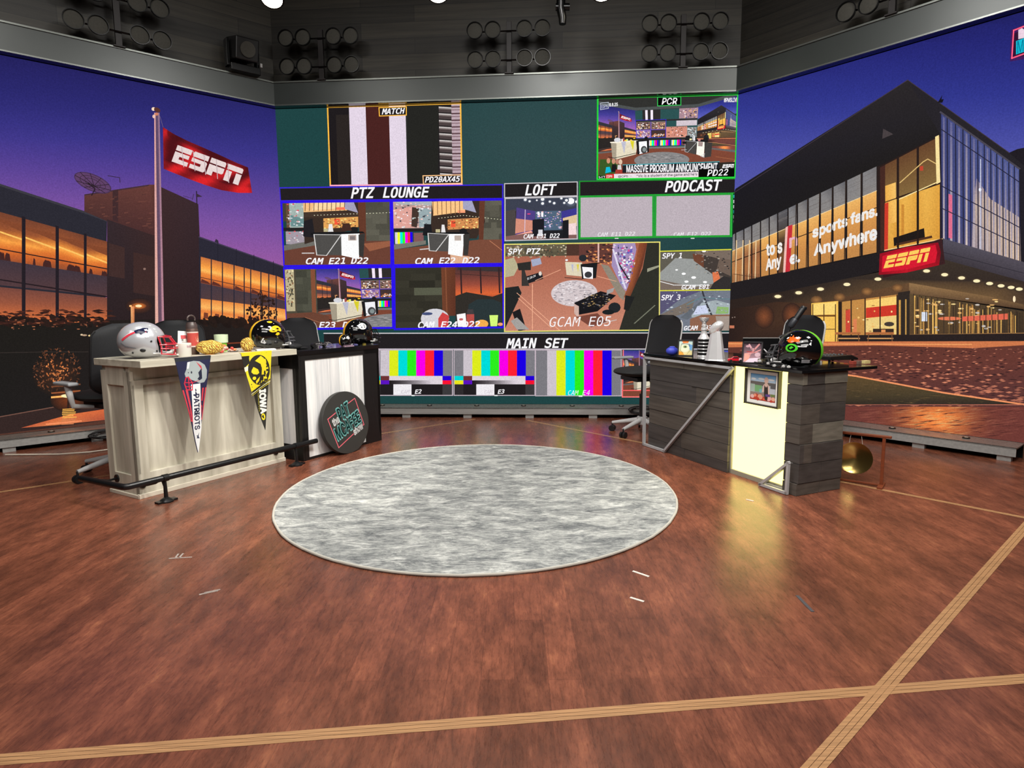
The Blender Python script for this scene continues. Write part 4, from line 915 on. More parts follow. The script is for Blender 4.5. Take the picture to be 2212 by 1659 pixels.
def w_e22(s):
    q = [(847, 434), (1086, 431), (1087, 570), (850, 573)]
    def f(w):
        Rr = random.Random(6); plankbg(w, 80, 0, 100, 62, (76, 74, 64), 7, 5); w.rect(0, 0, 36, 46, (170, 140, 134)); w.poly([(0, 0), (8, 0), (36, 0), (36, 8), (8, 6)], (160, 166, 168)); w.poly([(0, 14), (22, 8), (20, 42), (0, 42)], (206, 150, 140)); w.poly([(18, 10), (25, 12), (22, 42), (17, 40)], (60, 46, 40)); w.poly([(24, 12), (36, 12), (36, 40), (24, 42)], (140, 156, 160))
        w.blobs(34, lambda i: w.ell(Rr.uniform(1, 35), Rr.uniform(2, 42), Rr.uniform(.6, 2.2), Rr.uniform(.8, 2.4), Rr.choice([(190, 200, 196), (60, 60, 70), (236, 190, 180), (226, 220, 226)]), 6)); w.rect(0, 43, 32, 48, (30, 28, 28)); bars(w, 2, 49, 18, 67); w.rect(19, 50, 28, 66, (120, 80, 80)); w.poly([(0, 76), (30, 68), (30, 62), (0, 68)], (110, 108, 100))
        w.poly([(36, 0), (80, 0), (84, 34), (76, 60), (34, 60)], (50, 38, 32)); w.poly([(36, 2), (66, 0), (66, 18), (37, 24)], (234, 184, 124)); w.poly([(64, 0), (72, 0), (76, 20), (64, 14)], (150, 150, 176)); w.rect(59, 16, 66, 20, (240, 150, 110))
        for x in range(37, 64, 4): w.line([(x, 1), (x, 22)], .6, (120, 80, 50))
        w.blobs(14, lambda i: w.ell(42 + i * 2.8, 28 - (i * .5 if i < 8 else 4 - (i - 8) * .6), .9, .7, (255, 236, 200), 6)); w.poly([(50, 30), (78, 28), (78, 44), (50, 46)], (196, 130, 76)); w.rect(53, 32, 57, 42, (226, 80, 50)); w.blobs(26, lambda i: w.ell(Rr.uniform(50, 78), Rr.uniform(30, 45), Rr.uniform(.6, 2), Rr.uniform(.5, 2), Rr.choice([(255, 220, 130), (150, 90, 50), (90, 60, 44)]), 6))
        w.poly([(79, 0), (84, 0), (82, 66), (78, 62)], (90, 50, 36)); w.poly([(0, 76), (30, 70), (78, 62), (100, 62), (100, 100), (0, 100)], (110, 66, 50)); w.poly([(52, 84), (70, 88), (68, 100), (52, 100)], (206, 160, 130)); w.line([(88, 64), (100, 80)], .8, (170, 110, 80))
        w.poly([(27, 54), (29, 37), (35, 37), (36, 56)], (24, 24, 28)); w.line([(25, 76), (32, 75)], 1.6, (190, 186, 184)); w.poly([(32, 51), (52, 52), (51, 80), (33, 78)], (72, 70, 68)); w.poly([(51, 52), (65, 53), (63, 88), (50, 84)], (244, 238, 234)); w.poly([(64, 54), (70, 52), (68, 86), (64, 86)], (50, 48, 46)); w.poly([(30, 49), (68, 50), (70, 53), (30, 52)], (20, 20, 22))
        w.line([(32, 51), (51, 53), (39, 79), (33, 78)], .9, (200, 198, 196), True); w.rect(56, 55, 62, 63, (176, 160, 150)); w.poly([(44, 50), (44.6, 38), (47, 38), (48, 50)], (216, 214, 214)); w.rect(39, 45, 43, 50, (180, 170, 130)); w.ell(64, 48, 3.6, 4, (24, 24, 26), 10)
    window(s, q, (0, 0, 100, 100), f); cap(s, 'CAM', tq(897, 936, 571, 571, 14)); cap(s, 'E22', tq(948, 984, 570, 570, 14)); cap(s, 'D22', tq(998, 1036, 570, 569, 14)); border(s, q, 4.4, BL)
tile('monitor_window', w_e22)
def w_e23(s):
    q = [(613, 580), (848, 577), (850, 708), (619, 711)]
    def f(w):
        draw_studio(w)
        w.rect(-400, -50, -200, 1300, (70, 64, 52)); plankbg(w, -200, 60, 60, 1000, (62, 62, 52), 9, 8); w.poly([(-10, 60), (45, 80), (45, 1010), (-10, 1020)], (120, 70, 48)); w.poly([(-330, 150), (-220, 165), (-220, 900), (-330, 900)], (176, 164, 130)); Rr = random.Random(4)
        w.blobs(40, lambda i: w.ell(Rr.uniform(-320, -230), Rr.uniform(230, 820), Rr.uniform(8, 20), Rr.uniform(12, 30), Rr.choice([(90, 80, 60), (220, 206, 160), (130, 90, 60), (60, 60, 50)]), 7))
        w.poly([(-400, 940), (0, 920), (200, 980), (200, 1300), (-400, 1300)], (96, 58, 44)); w.line([(-100, 1000), (100, 1090)], 8, (150, 96, 70))
    window(s, q, (-350, 230, 1010, 1180), f); cap(s, 'CAM', tq(637, 676, 710, 710, 14)); cap(s, 'E23', tq(690, 726, 709, 709, 14)); cap(s, 'D22', tq(740, 778, 709, 708, 14)); border(s, q, 4.4, BL)
tile('monitor_window', w_e23)
def w_e24(s):
    q = [(852, 577), (1087, 574), (1088, 707), (853, 711)]
    def f(w):
        plankbg(w, 0, 0, 48, 100, (44, 42, 34), 9, 11); w.rect(18, 34, 44, 46, (78, 80, 64)); w.poly([(43, 0), (56, 0), (56, 80), (44, 80)], [(104, 58, 38), (90, 48, 32), (80, 42, 30), (100, 56, 38)]); w.line([(47, 0), (48, 80)], 1, (124, 72, 48))
        w.qgrid([(56, 0), (100, 0), (100, 60), (56, 60)], 2, 8, lambda u, v: ramp([(0, (64, 44, 44)), (.25, (96, 52, 46)), (.55, (150, 70, 52)), (.72, (214, 96, 48)), (.85, (170, 74, 44)), (1, (60, 44, 38))], v)); w.poly([(58, 0), (100, 0), (100, 10), (58, 6)], (50, 44, 46))
        for x in (61, 79, 96): w.line([(x, 4), (x + .6, 44)], 1.4, (44, 30, 32))
        w.line([(56, 12), (100, 18)], .8, (50, 34, 34)); w.poly([(56, 48), (66, 42), (78, 46), (90, 50), (100, 44), (100, 100), (56, 100)], (42, 38, 34)); w.poly([(66, 100), (68, 62), (76, 54), (90, 54), (98, 60), (100, 100)], (36, 46, 48))
        w.ell(37, 84, 13, 16, (196, 194, 200), 22); w.ell(30, 76, 5, 2.5, (60, 70, 110), 10); w.poly([(44, 74), (50, 80), (49, 98), (40, 98), (40, 84)], (190, 60, 60)); w.poly([(57, 78), (65, 76), (66, 98), (58, 98)], (240, 230, 230)); w.ell(61, 86, 3, 3, (180, 90, 90), 8); w.poly([(66, 78), (73, 78), (73, 98), (66, 98)], (170, 70, 64)); w.poly([(66, 78), (67, 70), (72, 70), (73, 78)], (60, 54, 56)); w.ell(80, 94, 6, 7, (226, 160, 70), 14); w.poly([(87, 80), (95, 80), (94, 98), (88, 98)], (196, 230, 110)); w.ell(97, 95, 4, 4, (226, 150, 100), 8)
    window(s, q, (0, 0, 100, 100), f); cap(s, 'CAM', tq(903, 940, 709, 708, 14)); cap(s, 'E24', tq(952, 988, 708, 708, 14)); cap(s, 'D22', tq(999, 1037, 708, 707, 14)); border(s, q, 4.0, BL)
tile('monitor_window', w_e24)
GR = (200, 196, 200)
def w_loft(s):
    s.poly([(1090, 397), (1247, 393), (1247, 423), (1090, 427)], DK); border(s, [(1090, 397), (1247, 393), (1247, 423), (1090, 427)], 2, GR); cap(s, 'LOFT', tq(1134, 1203, 423, 421, 24))
tile('title_strip', w_loft)
def w_e31(s):
    q = [(1091, 429), (1247, 425), (1247, 516), (1091, 520)]
    def f(w):
        Rr = random.Random(12); w.rect(0, 0, 100, 100, (52, 56, 70)); w.rect(0, 30, 16, 100, (48, 40, 40)); w.poly([(0, 30), (14, 26), (16, 90), (0, 96)], (66, 60, 60)); w.poly([(16, 22), (42, 32), (40, 88), (14, 96)], (70, 56, 120)); w.poly([(15, 48), (40, 54), (40, 76), (14, 84)], (196, 130, 110)); w.line([(28, 28), (27, 90)], 1, (200, 180, 200)); w.ell(33, 38, 4, 2, (220, 60, 110), 8); w.poly([(12, 88), (36, 78), (40, 84), (20, 96)], (236, 160, 140))
        w.rect(42, 32, 78, 80, (70, 90, 110)); w.rect(45, 33, 48, 46, (240, 236, 246)); w.rect(50, 33, 53, 46, (240, 236, 246)); w.blobs(46, lambda i: w.ell(Rr.uniform(44, 78), Rr.uniform(34, 74), Rr.uniform(.8, 3), Rr.uniform(.8, 2.6), Rr.choice([(220, 200, 230), (150, 120, 190), (236, 180, 180), (90, 110, 140), (90, 80, 170)]), 6)); w.poly([(78, 34), (100, 26), (100, 60), (78, 60)], (54, 50, 130)); w.poly([(80, 50), (100, 42), (100, 70), (80, 66)], (206, 180, 140)); w.poly([(0, 90), (40, 82), (80, 82), (100, 86), (100, 100), (0, 100)], (120, 84, 80))
        w.poly([(38, 52), (54, 50), (54, 90), (38, 92)], (24, 24, 30)); w.poly([(80, 56), (88, 54), (88, 98), (80, 98)], (22, 22, 26)); w.rect(54, 78, 80, 98, (26, 26, 30)); w.rect(46, 76, 52, 92, (200, 200, 206)); w.poly([(88, 64), (98, 62), (99, 90), (88, 90)], (226, 200, 200))
        for x, y, r in ((34, 8, 1.6), (44, 6, 1.2), (52, 4, 2.4), (52, 14, 2), (62, 10, 1.6), (68, 14, 1.8), (78, 3, 1.6), (91, 10, 5), (85, 8, 2), (99, 12, 2), (28, 4, 2), (82, 14, 1.6)): w.ell(x, y, r * 1.8, r * 3, (120, 130, 150), 12, 0, (52, 56, 70)); w.ell(x, y, r, r * 1.5, (250, 250, 255), 12)
    window(s, q, (0, 0, 100, 100), f); cap(s, 'CAM E31 D22', tq(1131, 1209, 516, 514, 10), kind='mono'); border(s, q, 2.4, GR)
tile('monitor_window', w_e31)
GN = (34, 150, 50)
def w_pod(s):
    s.poly([(1252, 392), (1590, 386), (1588, 417), (1252, 424)], DK); border(s, [(1252, 392), (1590, 386), (1588, 417), (1252, 424)], 2.4, GN); cap(s, 'PODCAST', tq(1436, 1560, 416, 412, 25))
tile('title_strip', w_pod)
for qq, lab, cx in (([(1252, 425), (1411, 422), (1411, 512), (1252, 515)], 'CAM E11 D22', 1331), ([(1416, 422), (1580, 419), (1578, 510), (1415, 512)], 'CAM E12 D22', 1495)):
    def w_g(s):
        s.poly(qq, (190, 178, 186)); s.text(lab, tq(cx - 40, cx + 41, 511, 509, 8.5), (240, 236, 240), 'mono', .008, .22); border(s, qq, 4.4, (40, 160, 56)); s.rect(cx - 3, 514, cx + 5, 516, (220, 230, 220))
    tile('monitor_window', w_g)
def w_edge(s):
    s.poly([(1582, 418), (1589, 418), (1587, 510), (1580, 511)], (12, 60, 30)); 
    for i in range(8): s.rect(1584, 421 + i * 11, 1588, 428 + i * 11, (235, 240, 240) if i % 3 else (60, 190, 190))
    s.line([(1582, 418), (1580, 511)], 2, (50, 190, 70))
tile('monitor_window', w_edge)
def w_spyptz(s):
    q = [(1090, 528), (1425, 523), (1424, 713), (1090, 716)]
    def f(w):
        Rr = random.Random(21); w.qgrid([(0, 0), (100, 0), (100, 100), (0, 100)], 4, 4, lambda u, v: mixc((150, 84, 64), (190, 128, 106), v * .9)); plankbg(w, 0, 0, 52, 14, (90, 82, 64), 3, 3); w.blobs(60, lambda i: w.ell(Rr.uniform(1, 40), Rr.uniform(1, 15), Rr.uniform(.5, 1.6), Rr.uniform(.6, 2), Rr.choice([(150, 140, 110), (60, 56, 48), (190, 176, 150), (110, 80, 60)]), 6))
        w.poly([(0, 18), (6, 15), (9, 26), (6, 36), (0, 38)], (170, 162, 130)); w.poly([(8, 22), (17, 20), (17, 30), (9, 30)], (40, 38, 36)); w.poly([(17, 18), (23, 16), (24, 23), (18, 26)], (150, 156, 180)); w.poly([(12, 38), (24, 32), (25, 40), (14, 46)], (26, 26, 30)); w.text('08:10:24', [(14, 39), (20, 35), (20, 37.5), (14, 42)], WHT, 'mono', .01); w.poly([(11, 30), (13, 30), (16, 48), (11, 48)], (50, 46, 44)); w.ell(23, 34, 1.6, 4, (210, 200, 190), 8)
        w.poly([(0, 50), (9, 48), (11, 56), (0, 98)], (30, 32, 32)); w.poly([(5, 78), (10, 74), (14, 98), (9, 100)], (26, 24, 26)); w.poly([(4, 88), (8, 84), (16, 98), (8, 98)], (150, 146, 142))
        w.poly([(40, 0), (52, 2), (50, 14), (40, 14)], (70, 46, 38)); w.poly([(48, 0), (72, 0), (72, 20), (60, 24), (48, 16)], (90, 52, 46)); w.blobs(50, lambda i: w.ell(Rr.uniform(52, 71), Rr.uniform(1, 24), Rr.uniform(.6, 2), Rr.uniform(.5, 1.2), Rr.choice([(240, 160, 90), (60, 40, 40), (196, 110, 70), (30, 26, 28)]), 6)); w.poly([(60, 0), (61, 0), (61, 22), (60, 22)], (210, 170, 160))
        w.poly([(70, 0), (84, 0), (85, 8), (79, 56), (76, 52), (69, 26)], (150, 130, 170)); w.blobs(80, lambda i: (lambda t, u: w.ell(70 + u * 12 - t * 1 + t * 6, 2 + t * 44 + u * 3, Rr.uniform(.5, 1.5), Rr.uniform(.6, 2.4), Rr.choice([(226, 190, 210), (90, 80, 170), (60, 60, 80), (196, 226, 226), (200, 60, 120), (240, 236, 240)]), 6))(Rr.random(), Rr.random()))
        w.line([(73, 22), (80, 42)], 1, (40, 34, 40)); w.line([(70, 8), (78, 52)], 1.2, (206, 200, 220)); w.poly([(62, 24), (67, 26), (78, 56), (77, 66), (74, 62)], (132, 122, 108))
        w.poly([(87, 0), (92, 0), (89, 26), (82, 66), (77, 62), (82, 40)], [(130, 66, 40), (100, 50, 34), (110, 56, 36), (80, 44, 34), (130, 70, 44), (150, 80, 48)]); w.poly([(92, 0), (100, 0), (100, 100), (74, 100), (80, 66), (89, 30)], (40, 40, 34)); w.poly([(92, 30), (100, 26), (100, 28), (92, 34)], (140, 140, 120)); w.poly([(78, 60), (84, 62), (80, 78), (77, 76)], (28, 28, 28)); w.line([(84, 92), (97, 72)], .8, (110, 112, 96))
        for a, b in (((8, 56), (36, 100)), ((18, 46), (18, 100)), ((20, 42), (36, 30)), ((60, 38), (72, 44)), ((9, 62), (30, 96))): w.line([a, b], .5, (222, 160, 130))
        w.ell(45, 57, 15, 15, (196, 184, 186), 30); w.blobs(90, lambda i: (lambda a, r: w.ell(45 + 14 * r * math.cos(a), 57 + 14 * r * math.sin(a), Rr.uniform(.6, 1.8), Rr.uniform(.4, 1.2), Rr.choice([(160, 150, 154), (220, 212, 214), (140, 132, 138)]), 6))(Rr.uniform(0, 6.28), Rr.random() ** .5))
        w.poly([(39, 21), (50, 22), (50, 38), (40, 36)], (206, 196, 170)); w.poly([(49, 24), (60, 22), (59, 40), (50, 41)], (24, 24, 26)); w.poly([(50, 27), (57, 28), (57, 41), (51, 40)], (230, 228, 230)); w.ell(54, 36, 2.4, 3.6, (50, 50, 54), 14); w.ell(40, 19, 1.4, 1.8, (220, 220, 224), 8)
        w.poly([(43, 24), (44.5, 24), (44, 33)], (170, 170, 190)); w.poly([(46.5, 24), (48, 24), (47.4, 33)], (206, 190, 60)); w.ell(50.5, 17, 2.6, 4, (34, 36, 40), 10); w.line([(39, 39), (50, 41)], .7, (30, 28, 28))
        w.poly([(45, 68), (62, 55), (72, 60), (60, 78), (47, 82)], (20, 19, 22)); w.blobs(40, lambda i: w.ell(Rr.uniform(50, 68), Rr.uniform(58, 74), Rr.uniform(.4, 1.4), Rr.uniform(.4, 1), Rr.choice([(120, 116, 120), (60, 56, 60), (170, 140, 90)]), 5)); w.poly([(45, 69), (48, 72), (48, 86), (45, 80)], (190, 160, 150)); w.ell(71, 74, 4, 6, (30, 32, 36), 12); w.ell(67, 79, 4, 3, (24, 26, 28), 12)
        w.poly([(66, 54), (71, 51), (70, 56), (66, 59)], (150, 146, 146)); w.line([(62, 92), (72, 88)], .8, (190, 180, 176)); w.poly([(46, 84), (60, 80), (66, 90), (56, 96)], (110, 62, 50))
    window(s, q, (0, 0, 100, 100), f)
    cap(s, 'SPY PTZ', tq(1097, 1168, 550, 549, 13), kind='mono'); cap(s, 'GCAM E05', tq(1187, 1320, 706, 704, 21), kind='mono', bold=-.002); border(s, q, 2.4, (236, 226, 120))
tile('monitor_window', w_spyptz)
def w_spy1(s):
    q = [(1425, 543), (1579, 539), (1578, 626), (1424, 628)]
    def f(w):
        Rr = random.Random(31); w.rect(0, 0, 100, 100, (110, 96, 86)); w.poly([(0, 0), (50, 0), (50, 20), (0, 50)], (86, 82, 72)); w.poly([(0, 56), (22, 18), (50, 22), (74, 60), (76, 84), (50, 92), (0, 72)], (140, 142, 140)); w.poly([(46, 8), (62, 12), (62, 44), (48, 26)], (100, 60, 44)); w.poly([(62, 12), (100, 30), (100, 70), (74, 60), (62, 44)], (60, 52, 48)); w.poly([(84, 20), (100, 26), (100, 66), (80, 50)], (100, 84, 74)); w.poly([(74, 56), (82, 54), (86, 76), (76, 82)], (206, 110, 70)); w.poly([(76, 82), (90, 66), (100, 70), (100, 100), (70, 100)], (44, 40, 40))
        w.blobs(26, lambda i: w.ell(Rr.uniform(50, 98), Rr.uniform(4, 60), Rr.uniform(1, 3), Rr.uniform(.8, 3), Rr.choice([(150, 140, 130), (40, 38, 38), (90, 80, 74)]), 6)); w.line([(0, 76), (20, 86), (70, 88)], 1.6, (220, 220, 220))
        for x, y, r in ((24, 48, 2), (34, 58, 3), (48, 68, 3.4), (38, 78, 3), (64, 80, 3), (62, 2, 3)): w.ell(x, y, r, r, (248, 248, 248), 10)
    window(s, q, (0, 0, 100, 100), f); cap(s, 'SPY 1', tq(1430, 1473, 559, 558, 12)); cap(s, 'GCAM E01', tq(1472, 1531, 626, 624, 10)); s.line([(1425, 543), (1579, 539)], 2.2, (226, 226, 60)); s.line([(1424, 628), (1578, 626)], 2.2, (226, 226, 60))
tile('monitor_window', w_spy1)
def w_spy3(s):
    q = [(1424, 629), (1578, 627), (1575, 714), (1423, 716)]
    def f(w):
        Rr = random.Random(41); w.rect(0, 0, 100, 100, (104, 110, 122)); w.poly([(0, 0), (60, 0), (30, 20), (0, 60)], (80, 76, 104)); w.poly([(0, 60), (50, 20), (46, 50), (10, 70)], (110, 100, 92)); w.poly([(30, 66), (60, 24), (72, 30), (40, 72)], (90, 96, 104)); w.poly([(46, 60), (60, 30), (80, 24), (100, 34), (100, 80), (46, 66)], (150, 160, 164)); w.poly([(54, 38), (66, 36), (70, 56), (48, 60)], (190, 196, 220)); w.poly([(82, 40), (98, 42), (98, 58), (80, 58)], (130, 166, 100)); w.poly([(44, 70), (60, 60), (100, 60), (100, 100), (44, 100)], (130, 90, 70)); w.poly([(80, 64), (100, 64), (100, 100), (84, 100)], (150, 136, 126)); w.line([(60, 0), (66, 30), (74, 60)], 2.6, (50, 50, 56)); w.line([(40, 34), (60, 16), (76, 20), (100, 22)], 2.4, (90, 116, 124))
        w.blobs(30, lambda i: w.ell(Rr.uniform(10, 98), Rr.uniform(2, 60), Rr.uniform(1, 3.6), Rr.uniform(.8, 2.4), Rr.choice([(196, 206, 214), (80, 84, 96), (140, 146, 156)]), 6))
    window(s, q, (0, 0, 100, 100), f); cap(s, 'SPY 3', tq(1428, 1470, 649, 648, 12)); cap(s, 'GCAM E03', tq(1477, 1537, 714, 712, 10))
tile('monitor_window', w_spy3)
def w_title(s):
    s.poly([(700, 722), (1578, 720), (1576, 754), (700, 754)], DK); s.line([(700, 720), (1578, 719)], 2, (214, 206, 210)); s.line([(700, 754), (1576, 754)], 2.4, (190, 180, 190)); cap(s, 'MAIN', tq(1093, 1160, 753, 752, 22)); cap(s, 'SET', tq(1176, 1228, 752, 752, 22))
tile('title_strip', w_title)
LM = (196, 180, 190)
def bar_tile(xb, xl, xr, lab):
    def w(s):
        y0, y1, y2, y3, y4 = 756, 812, 821.5, 830, 853
        s.rect(xl, y0, xr, y4 + 1, (124, 122, 128)); bars(s, xb, y0, xb + 135, y1); s.rect(xb + 135, y0, xr - 2, y1, (126, 124, 130))
        s.rect(xl, y1, xb, y2, (0, 214, 214)); s.rect(xl, y2, xb, y3, (236, 232, 30)); s.rect(xb, y1, xb + 19, y2, (110, 50, 50)); s.rect(xb, y2, xb + 19, y3, (90, 20, 190))
        s.rect(xb + 19, y1, xb + 134, y2, (222, 212, 220)); s.qgrid([(xb + 19, y2), (xb + 134, y2), (xb + 134, y3), (xb + 19, y3)], 10, 1, lambda u, v: ramp([(0, (30, 24, 26)), (.3, (90, 84, 88)), (.8, (220, 210, 218)), (1, (226, 216, 222))], u))
        s.rect(xb + 134, y1, xb + 153, y2, (36, 0, 214)); s.rect(xb + 134, y2, xb + 153, y3, (250, 20, 50)); s.rect(xl, y3, xr - 2, y4, (34, 30, 32)); s.rect(xb + 134, y3, xr - 2, y4, (60, 58, 60)); s.rect(xb - 19, y3, xb, y4, (48, 44, 46)); s.rect(xb + 28, y3, xb + 67, y4, (240, 236, 240))
        s.text('CAM', tq(xb + 45, xb + 63, 850.5, 850, 8), (206, 198, 206), 'mono', 0, .22); cap(s, lab, tq(xb + 74, xb + 89, 851, 850, 9.5)); s.line([(xl, y0), (xr, y0), (xr, y4 + 1), (xl, y4 + 1)], 1.8, LM, True); s.rect(xb + 67, 853, xb + 74, 855.5, (240, 240, 240))
    tile('colour_bar_window', w)
bar_tile(822, 819, 978, 'E2'); bar_tile(1001, 981, 1156, 'E3')
def w_e4(s):
    s.rect(1157, 756, 1342, 855, (124, 122, 128)); bars(s, 1182, 757, 1321, 855); s.text('CAM', tq(1227, 1250, 853.5, 853, 10), WHT, 'mono', -.004, .22); s.text('E4', tq(1258, 1274, 853, 853, 10), WHT, 'mono', -.004, .22); s.line([(1157, 756), (1342, 756), (1342, 855), (1157, 855)], 1.8, LM, True); s.rect(1250, 854, 1258, 857, (240, 240, 240))
tile('colour_bar_window', w_e4)
def w_e5(s):
    window(s, [(1346, 757), (1576, 757), (1574, 856), (1344, 856)], (0, 250, 2212, 1200), lambda w: draw_studio(w)); s.line([(1346, 757), (1344, 857), (1574, 857)], 2.4, (255, 120, 120)); s.line([(1344, 843), (1574, 843)], 2, (255, 100, 100))
tile('monitor_window', w_e5)

for k, nm, lab, fn in (('left', 'flag', 'left LED video wall showing a red flag over dusk-lit office wings', draw_left), ('right', 'building', 'right LED video wall showing a glass-fronted building at nightfall', draw_right)):
    t = thing('video_wall', lab, 'screen')
    mb = MB(); run(mb, k, -.055, .0, ZB, ZT); mb.build('cabinet', cab_m, t)
    s = Sheet(on_wall(k), 4e-5); fn(s); s.build('picture', LED, t)
# ================================================================ furniture
YL = 1.0404; AL = Vector((-2.2753, 3.6817, 0)); DL1 = Vector((math.cos(YL), math.sin(YL), 0)); DL2 = Vector((-math.sin(YL), math.cos(YL), 0))
YR = .4028; BR = Vector((1.7031, 3.624, 0)); ER1 = Vector((-math.sin(YR), math.cos(YR), 0)); ER2 = Vector((math.cos(YR), math.sin(YR), 0))
def LA(s, d, z=0): return AL + DL1 * s + DL2 * d + Vector((0, 0, z))
def RB(x, y, z=0): return BR + ER2 * x + ER1 * y + Vector((0, 0, z))
TL, TBK, TR = .8517, .835, .7635
PRINT = attr_mat('printed_surface', False, .6); GLOSSP = attr_mat('glossy_print', False, .12)
def pale_wood():
    m = bpy.data.materials.new('pale_oak_laminate'); m.use_nodes = True; nt = m.node_tree; b = nt.nodes['Principled BSDF']; N = nt.nodes.new; Lk = nt.links.new
    tc = N('ShaderNodeTexCoord'); mp = N('ShaderNodeMapping'); mp.inputs['Scale'].default_value = (14, 14, 1.6); nz = N('ShaderNodeTexNoise'); nz.inputs['Scale'].default_value = 1; nz.inputs['Detail'].default_value = 8; nz.inputs['Distortion'].default_value = .6
    cr = N('ShaderNodeValToRGB'); e = cr.color_ramp.elements; e[0].position = .3; e[0].color = L3((160, 154, 138)); e[1].position = .7; e[1].color = L3((208, 203, 187))
    Lk(tc.outputs['Object'], mp.inputs['Vector']); Lk(mp.outputs['Vector'], nz.inputs['Vector']); Lk(nz.outputs['Fac'], cr.inputs['Fac']); Lk(cr.outputs['Color'], b.inputs['Base Color']); b.inputs['Roughness'].default_value = .5
    return m
PALE = pale_wood()
PALET = PALE.copy(); PALET.name = 'pale_oak_laminate_top'
for nd in PALET.node_tree.nodes:
    if nd.type == 'MAPPING': nd.inputs['Scale'].default_value = (1.6, 14, 14)
BLKM = mat('black_pipe', (22, 22, 24), .35, .3); BLKL = mat('black_laminate', (20, 19, 20), .42, 0, .15, (4, 60, 60))

# --- pale bar desk
t = thing('bar_desk', 'pale oak bar desk with a foot rail, carrying the silver helmet and two pennants', 'desk', AL, YL)
W, D = 1.0792, .3303
mb = MB()
mb.b2((.012, .03, .0), (W - .012, D, .81))
mb.b2((0, 0, 0), (W, .035, .155)); mb.b2((0, 0, .725 - .03), (W, .035, .726)); mb.b2((0, .012, .7), (W, .04, .81))
mb.b2((0, 0, .15), (.073, .035, .7)); mb.b2((W - .073, 0, .15), (W, .035, .7))
mb.build('body', PALE, t, .002)
mb = MB(); mb.b2((0, 0, 0), (.02, .078, .78)); mb.b2((0, .262, 0), (.02, D, .78)); mb.b2((0, .07, 0), (.02, .27, .14)); mb.b2((0, .07, .692), (.02, .27, .81)); mb.b2((.014, .06, .1), (.02, .28, .75)); mb.build('side_panel', PALE, t, .002)
mb = MB(); mb.b2((-.006, -.008, 0), (W + .004, .02, .028)); mb.b2((-.008, 0, 0), (.01, D, .022)); mb.build('kick_trim', mat('kick_trim_pale', (206, 198, 182), .5), t, .002)
mb = MB(); mb.b2((-.0147, -.1485, .81), (1.119, .368, TL)); mb.build('countertop', PALET, t, .003)
r = MB(); RZ = .147
pts = [(-.2, .25, RZ), (-.178, -.16, RZ), (-.172, -.178, RZ), (-.155, -.188, RZ), (1.225, -.19, RZ)]
r.tube(pts, .0185, 16); rail = r.build('foot_rail', BLKM, t)
for s in (.05, 1.03):
    m2 = MB(); m2.tube([(s, -.188, RZ), (s, -.19, .03)], [.009, .012], 12); m2.tube([(s - .02, -.188, RZ), (s, -.19, .07)], .005, 8); m2.lathe([(0, .03), (.012, .03), (.03, .018), (.042, .008), (.042, 0), (0, 0)], (s, -.19, 0), 24)
    m2.box((s, -.19, .006), (.12, .04, .012)); m2.cyl((s - .014, -.19, RZ), (s + .02, -.19, RZ), .022); m2.build('rail_foot', BLKM, rail)
    m2 = MB(); m2.tube([(s - .03, 0, .09), (s - .03, -.05, .09), (s - .015, -.12, .11), (s, -.17, RZ)], .007, 10); m2.cyl((s - .03, .002, .09), (s - .03, -.008, .09), .024); m2.build('wall_bracket', BLKM, rail)
m2 = MB(); m2.tube([(0, .24, .1), (-.06, .23, .1), (-.19, .2, RZ)], .007, 10); m2.cyl((.002, .24, .1), (-.008, .24, .1), .024); m2.build('wall_bracket', BLKM, rail)

# --- black desk with white plank panel
t = thing('reception_desk', 'black desk with a white plank front panel, standing behind the round sign', 'desk', AL, YL)
s0, s1, f, bk = 1.129, 1.99, -.148, .30
mb = MB()
mb.b2((s0, f, 0), (1.19, f + .04, .8)); mb.b2((1.805, f, 0), (s1, f + .04, .8)); mb.b2((s0, f, .762), (s1, f + .04, .8)); mb.b2((1.19, f + .004, 0), (1.805, f + .04, .02))
mb.b2((s1 - .03, f, 0), (s1, bk, .8)); mb.b2((s0, f, 0), (s0 + .02, f + .07, .8)); mb.b2((s0, bk - .07, 0), (s0 + .02, bk, .8)); mb.b2((s0, f, .7), (s0 + .02, bk, .8)); mb.b2((s0, f, 0), (s0 + .02, bk, .12)); mb.b2((s0, bk - .02, .3), (s1, bk, .8))
mb.build('frame', BLKL, t, .002)
mb = MB(); mb.b2((s0, f - .006, .8), (s1 + .004, bk + .02, TBK)); mb.build('countertop', mat('black_gloss_top', (16, 16, 18), .12), t, .003)
WPL = plank_mat('white_planks', (214, 216, 220), (236, 238, 240), (176, 180, 186), 2.0, .118, (PI / 2, 0, PI / 2), .5, (1.5, 22, 22), .0016, 'Object', .18)
WPL2 = WPL
mb = MB(); n = 5; w = (1.805 - 1.19) / n
for i in range(n): mb.b2((1.19 + i * w + .0008, f + .008, .02), (1.19 + (i + 1) * w - .0008, f + .024, .762))
mb.build('white_panel', WPL, t)
mb = MB(); mb.b2((s0 + .006, f + .07, .12), (s0 + .016, bk - .07, .7)); mb.build('side_panel', WPL2, t)

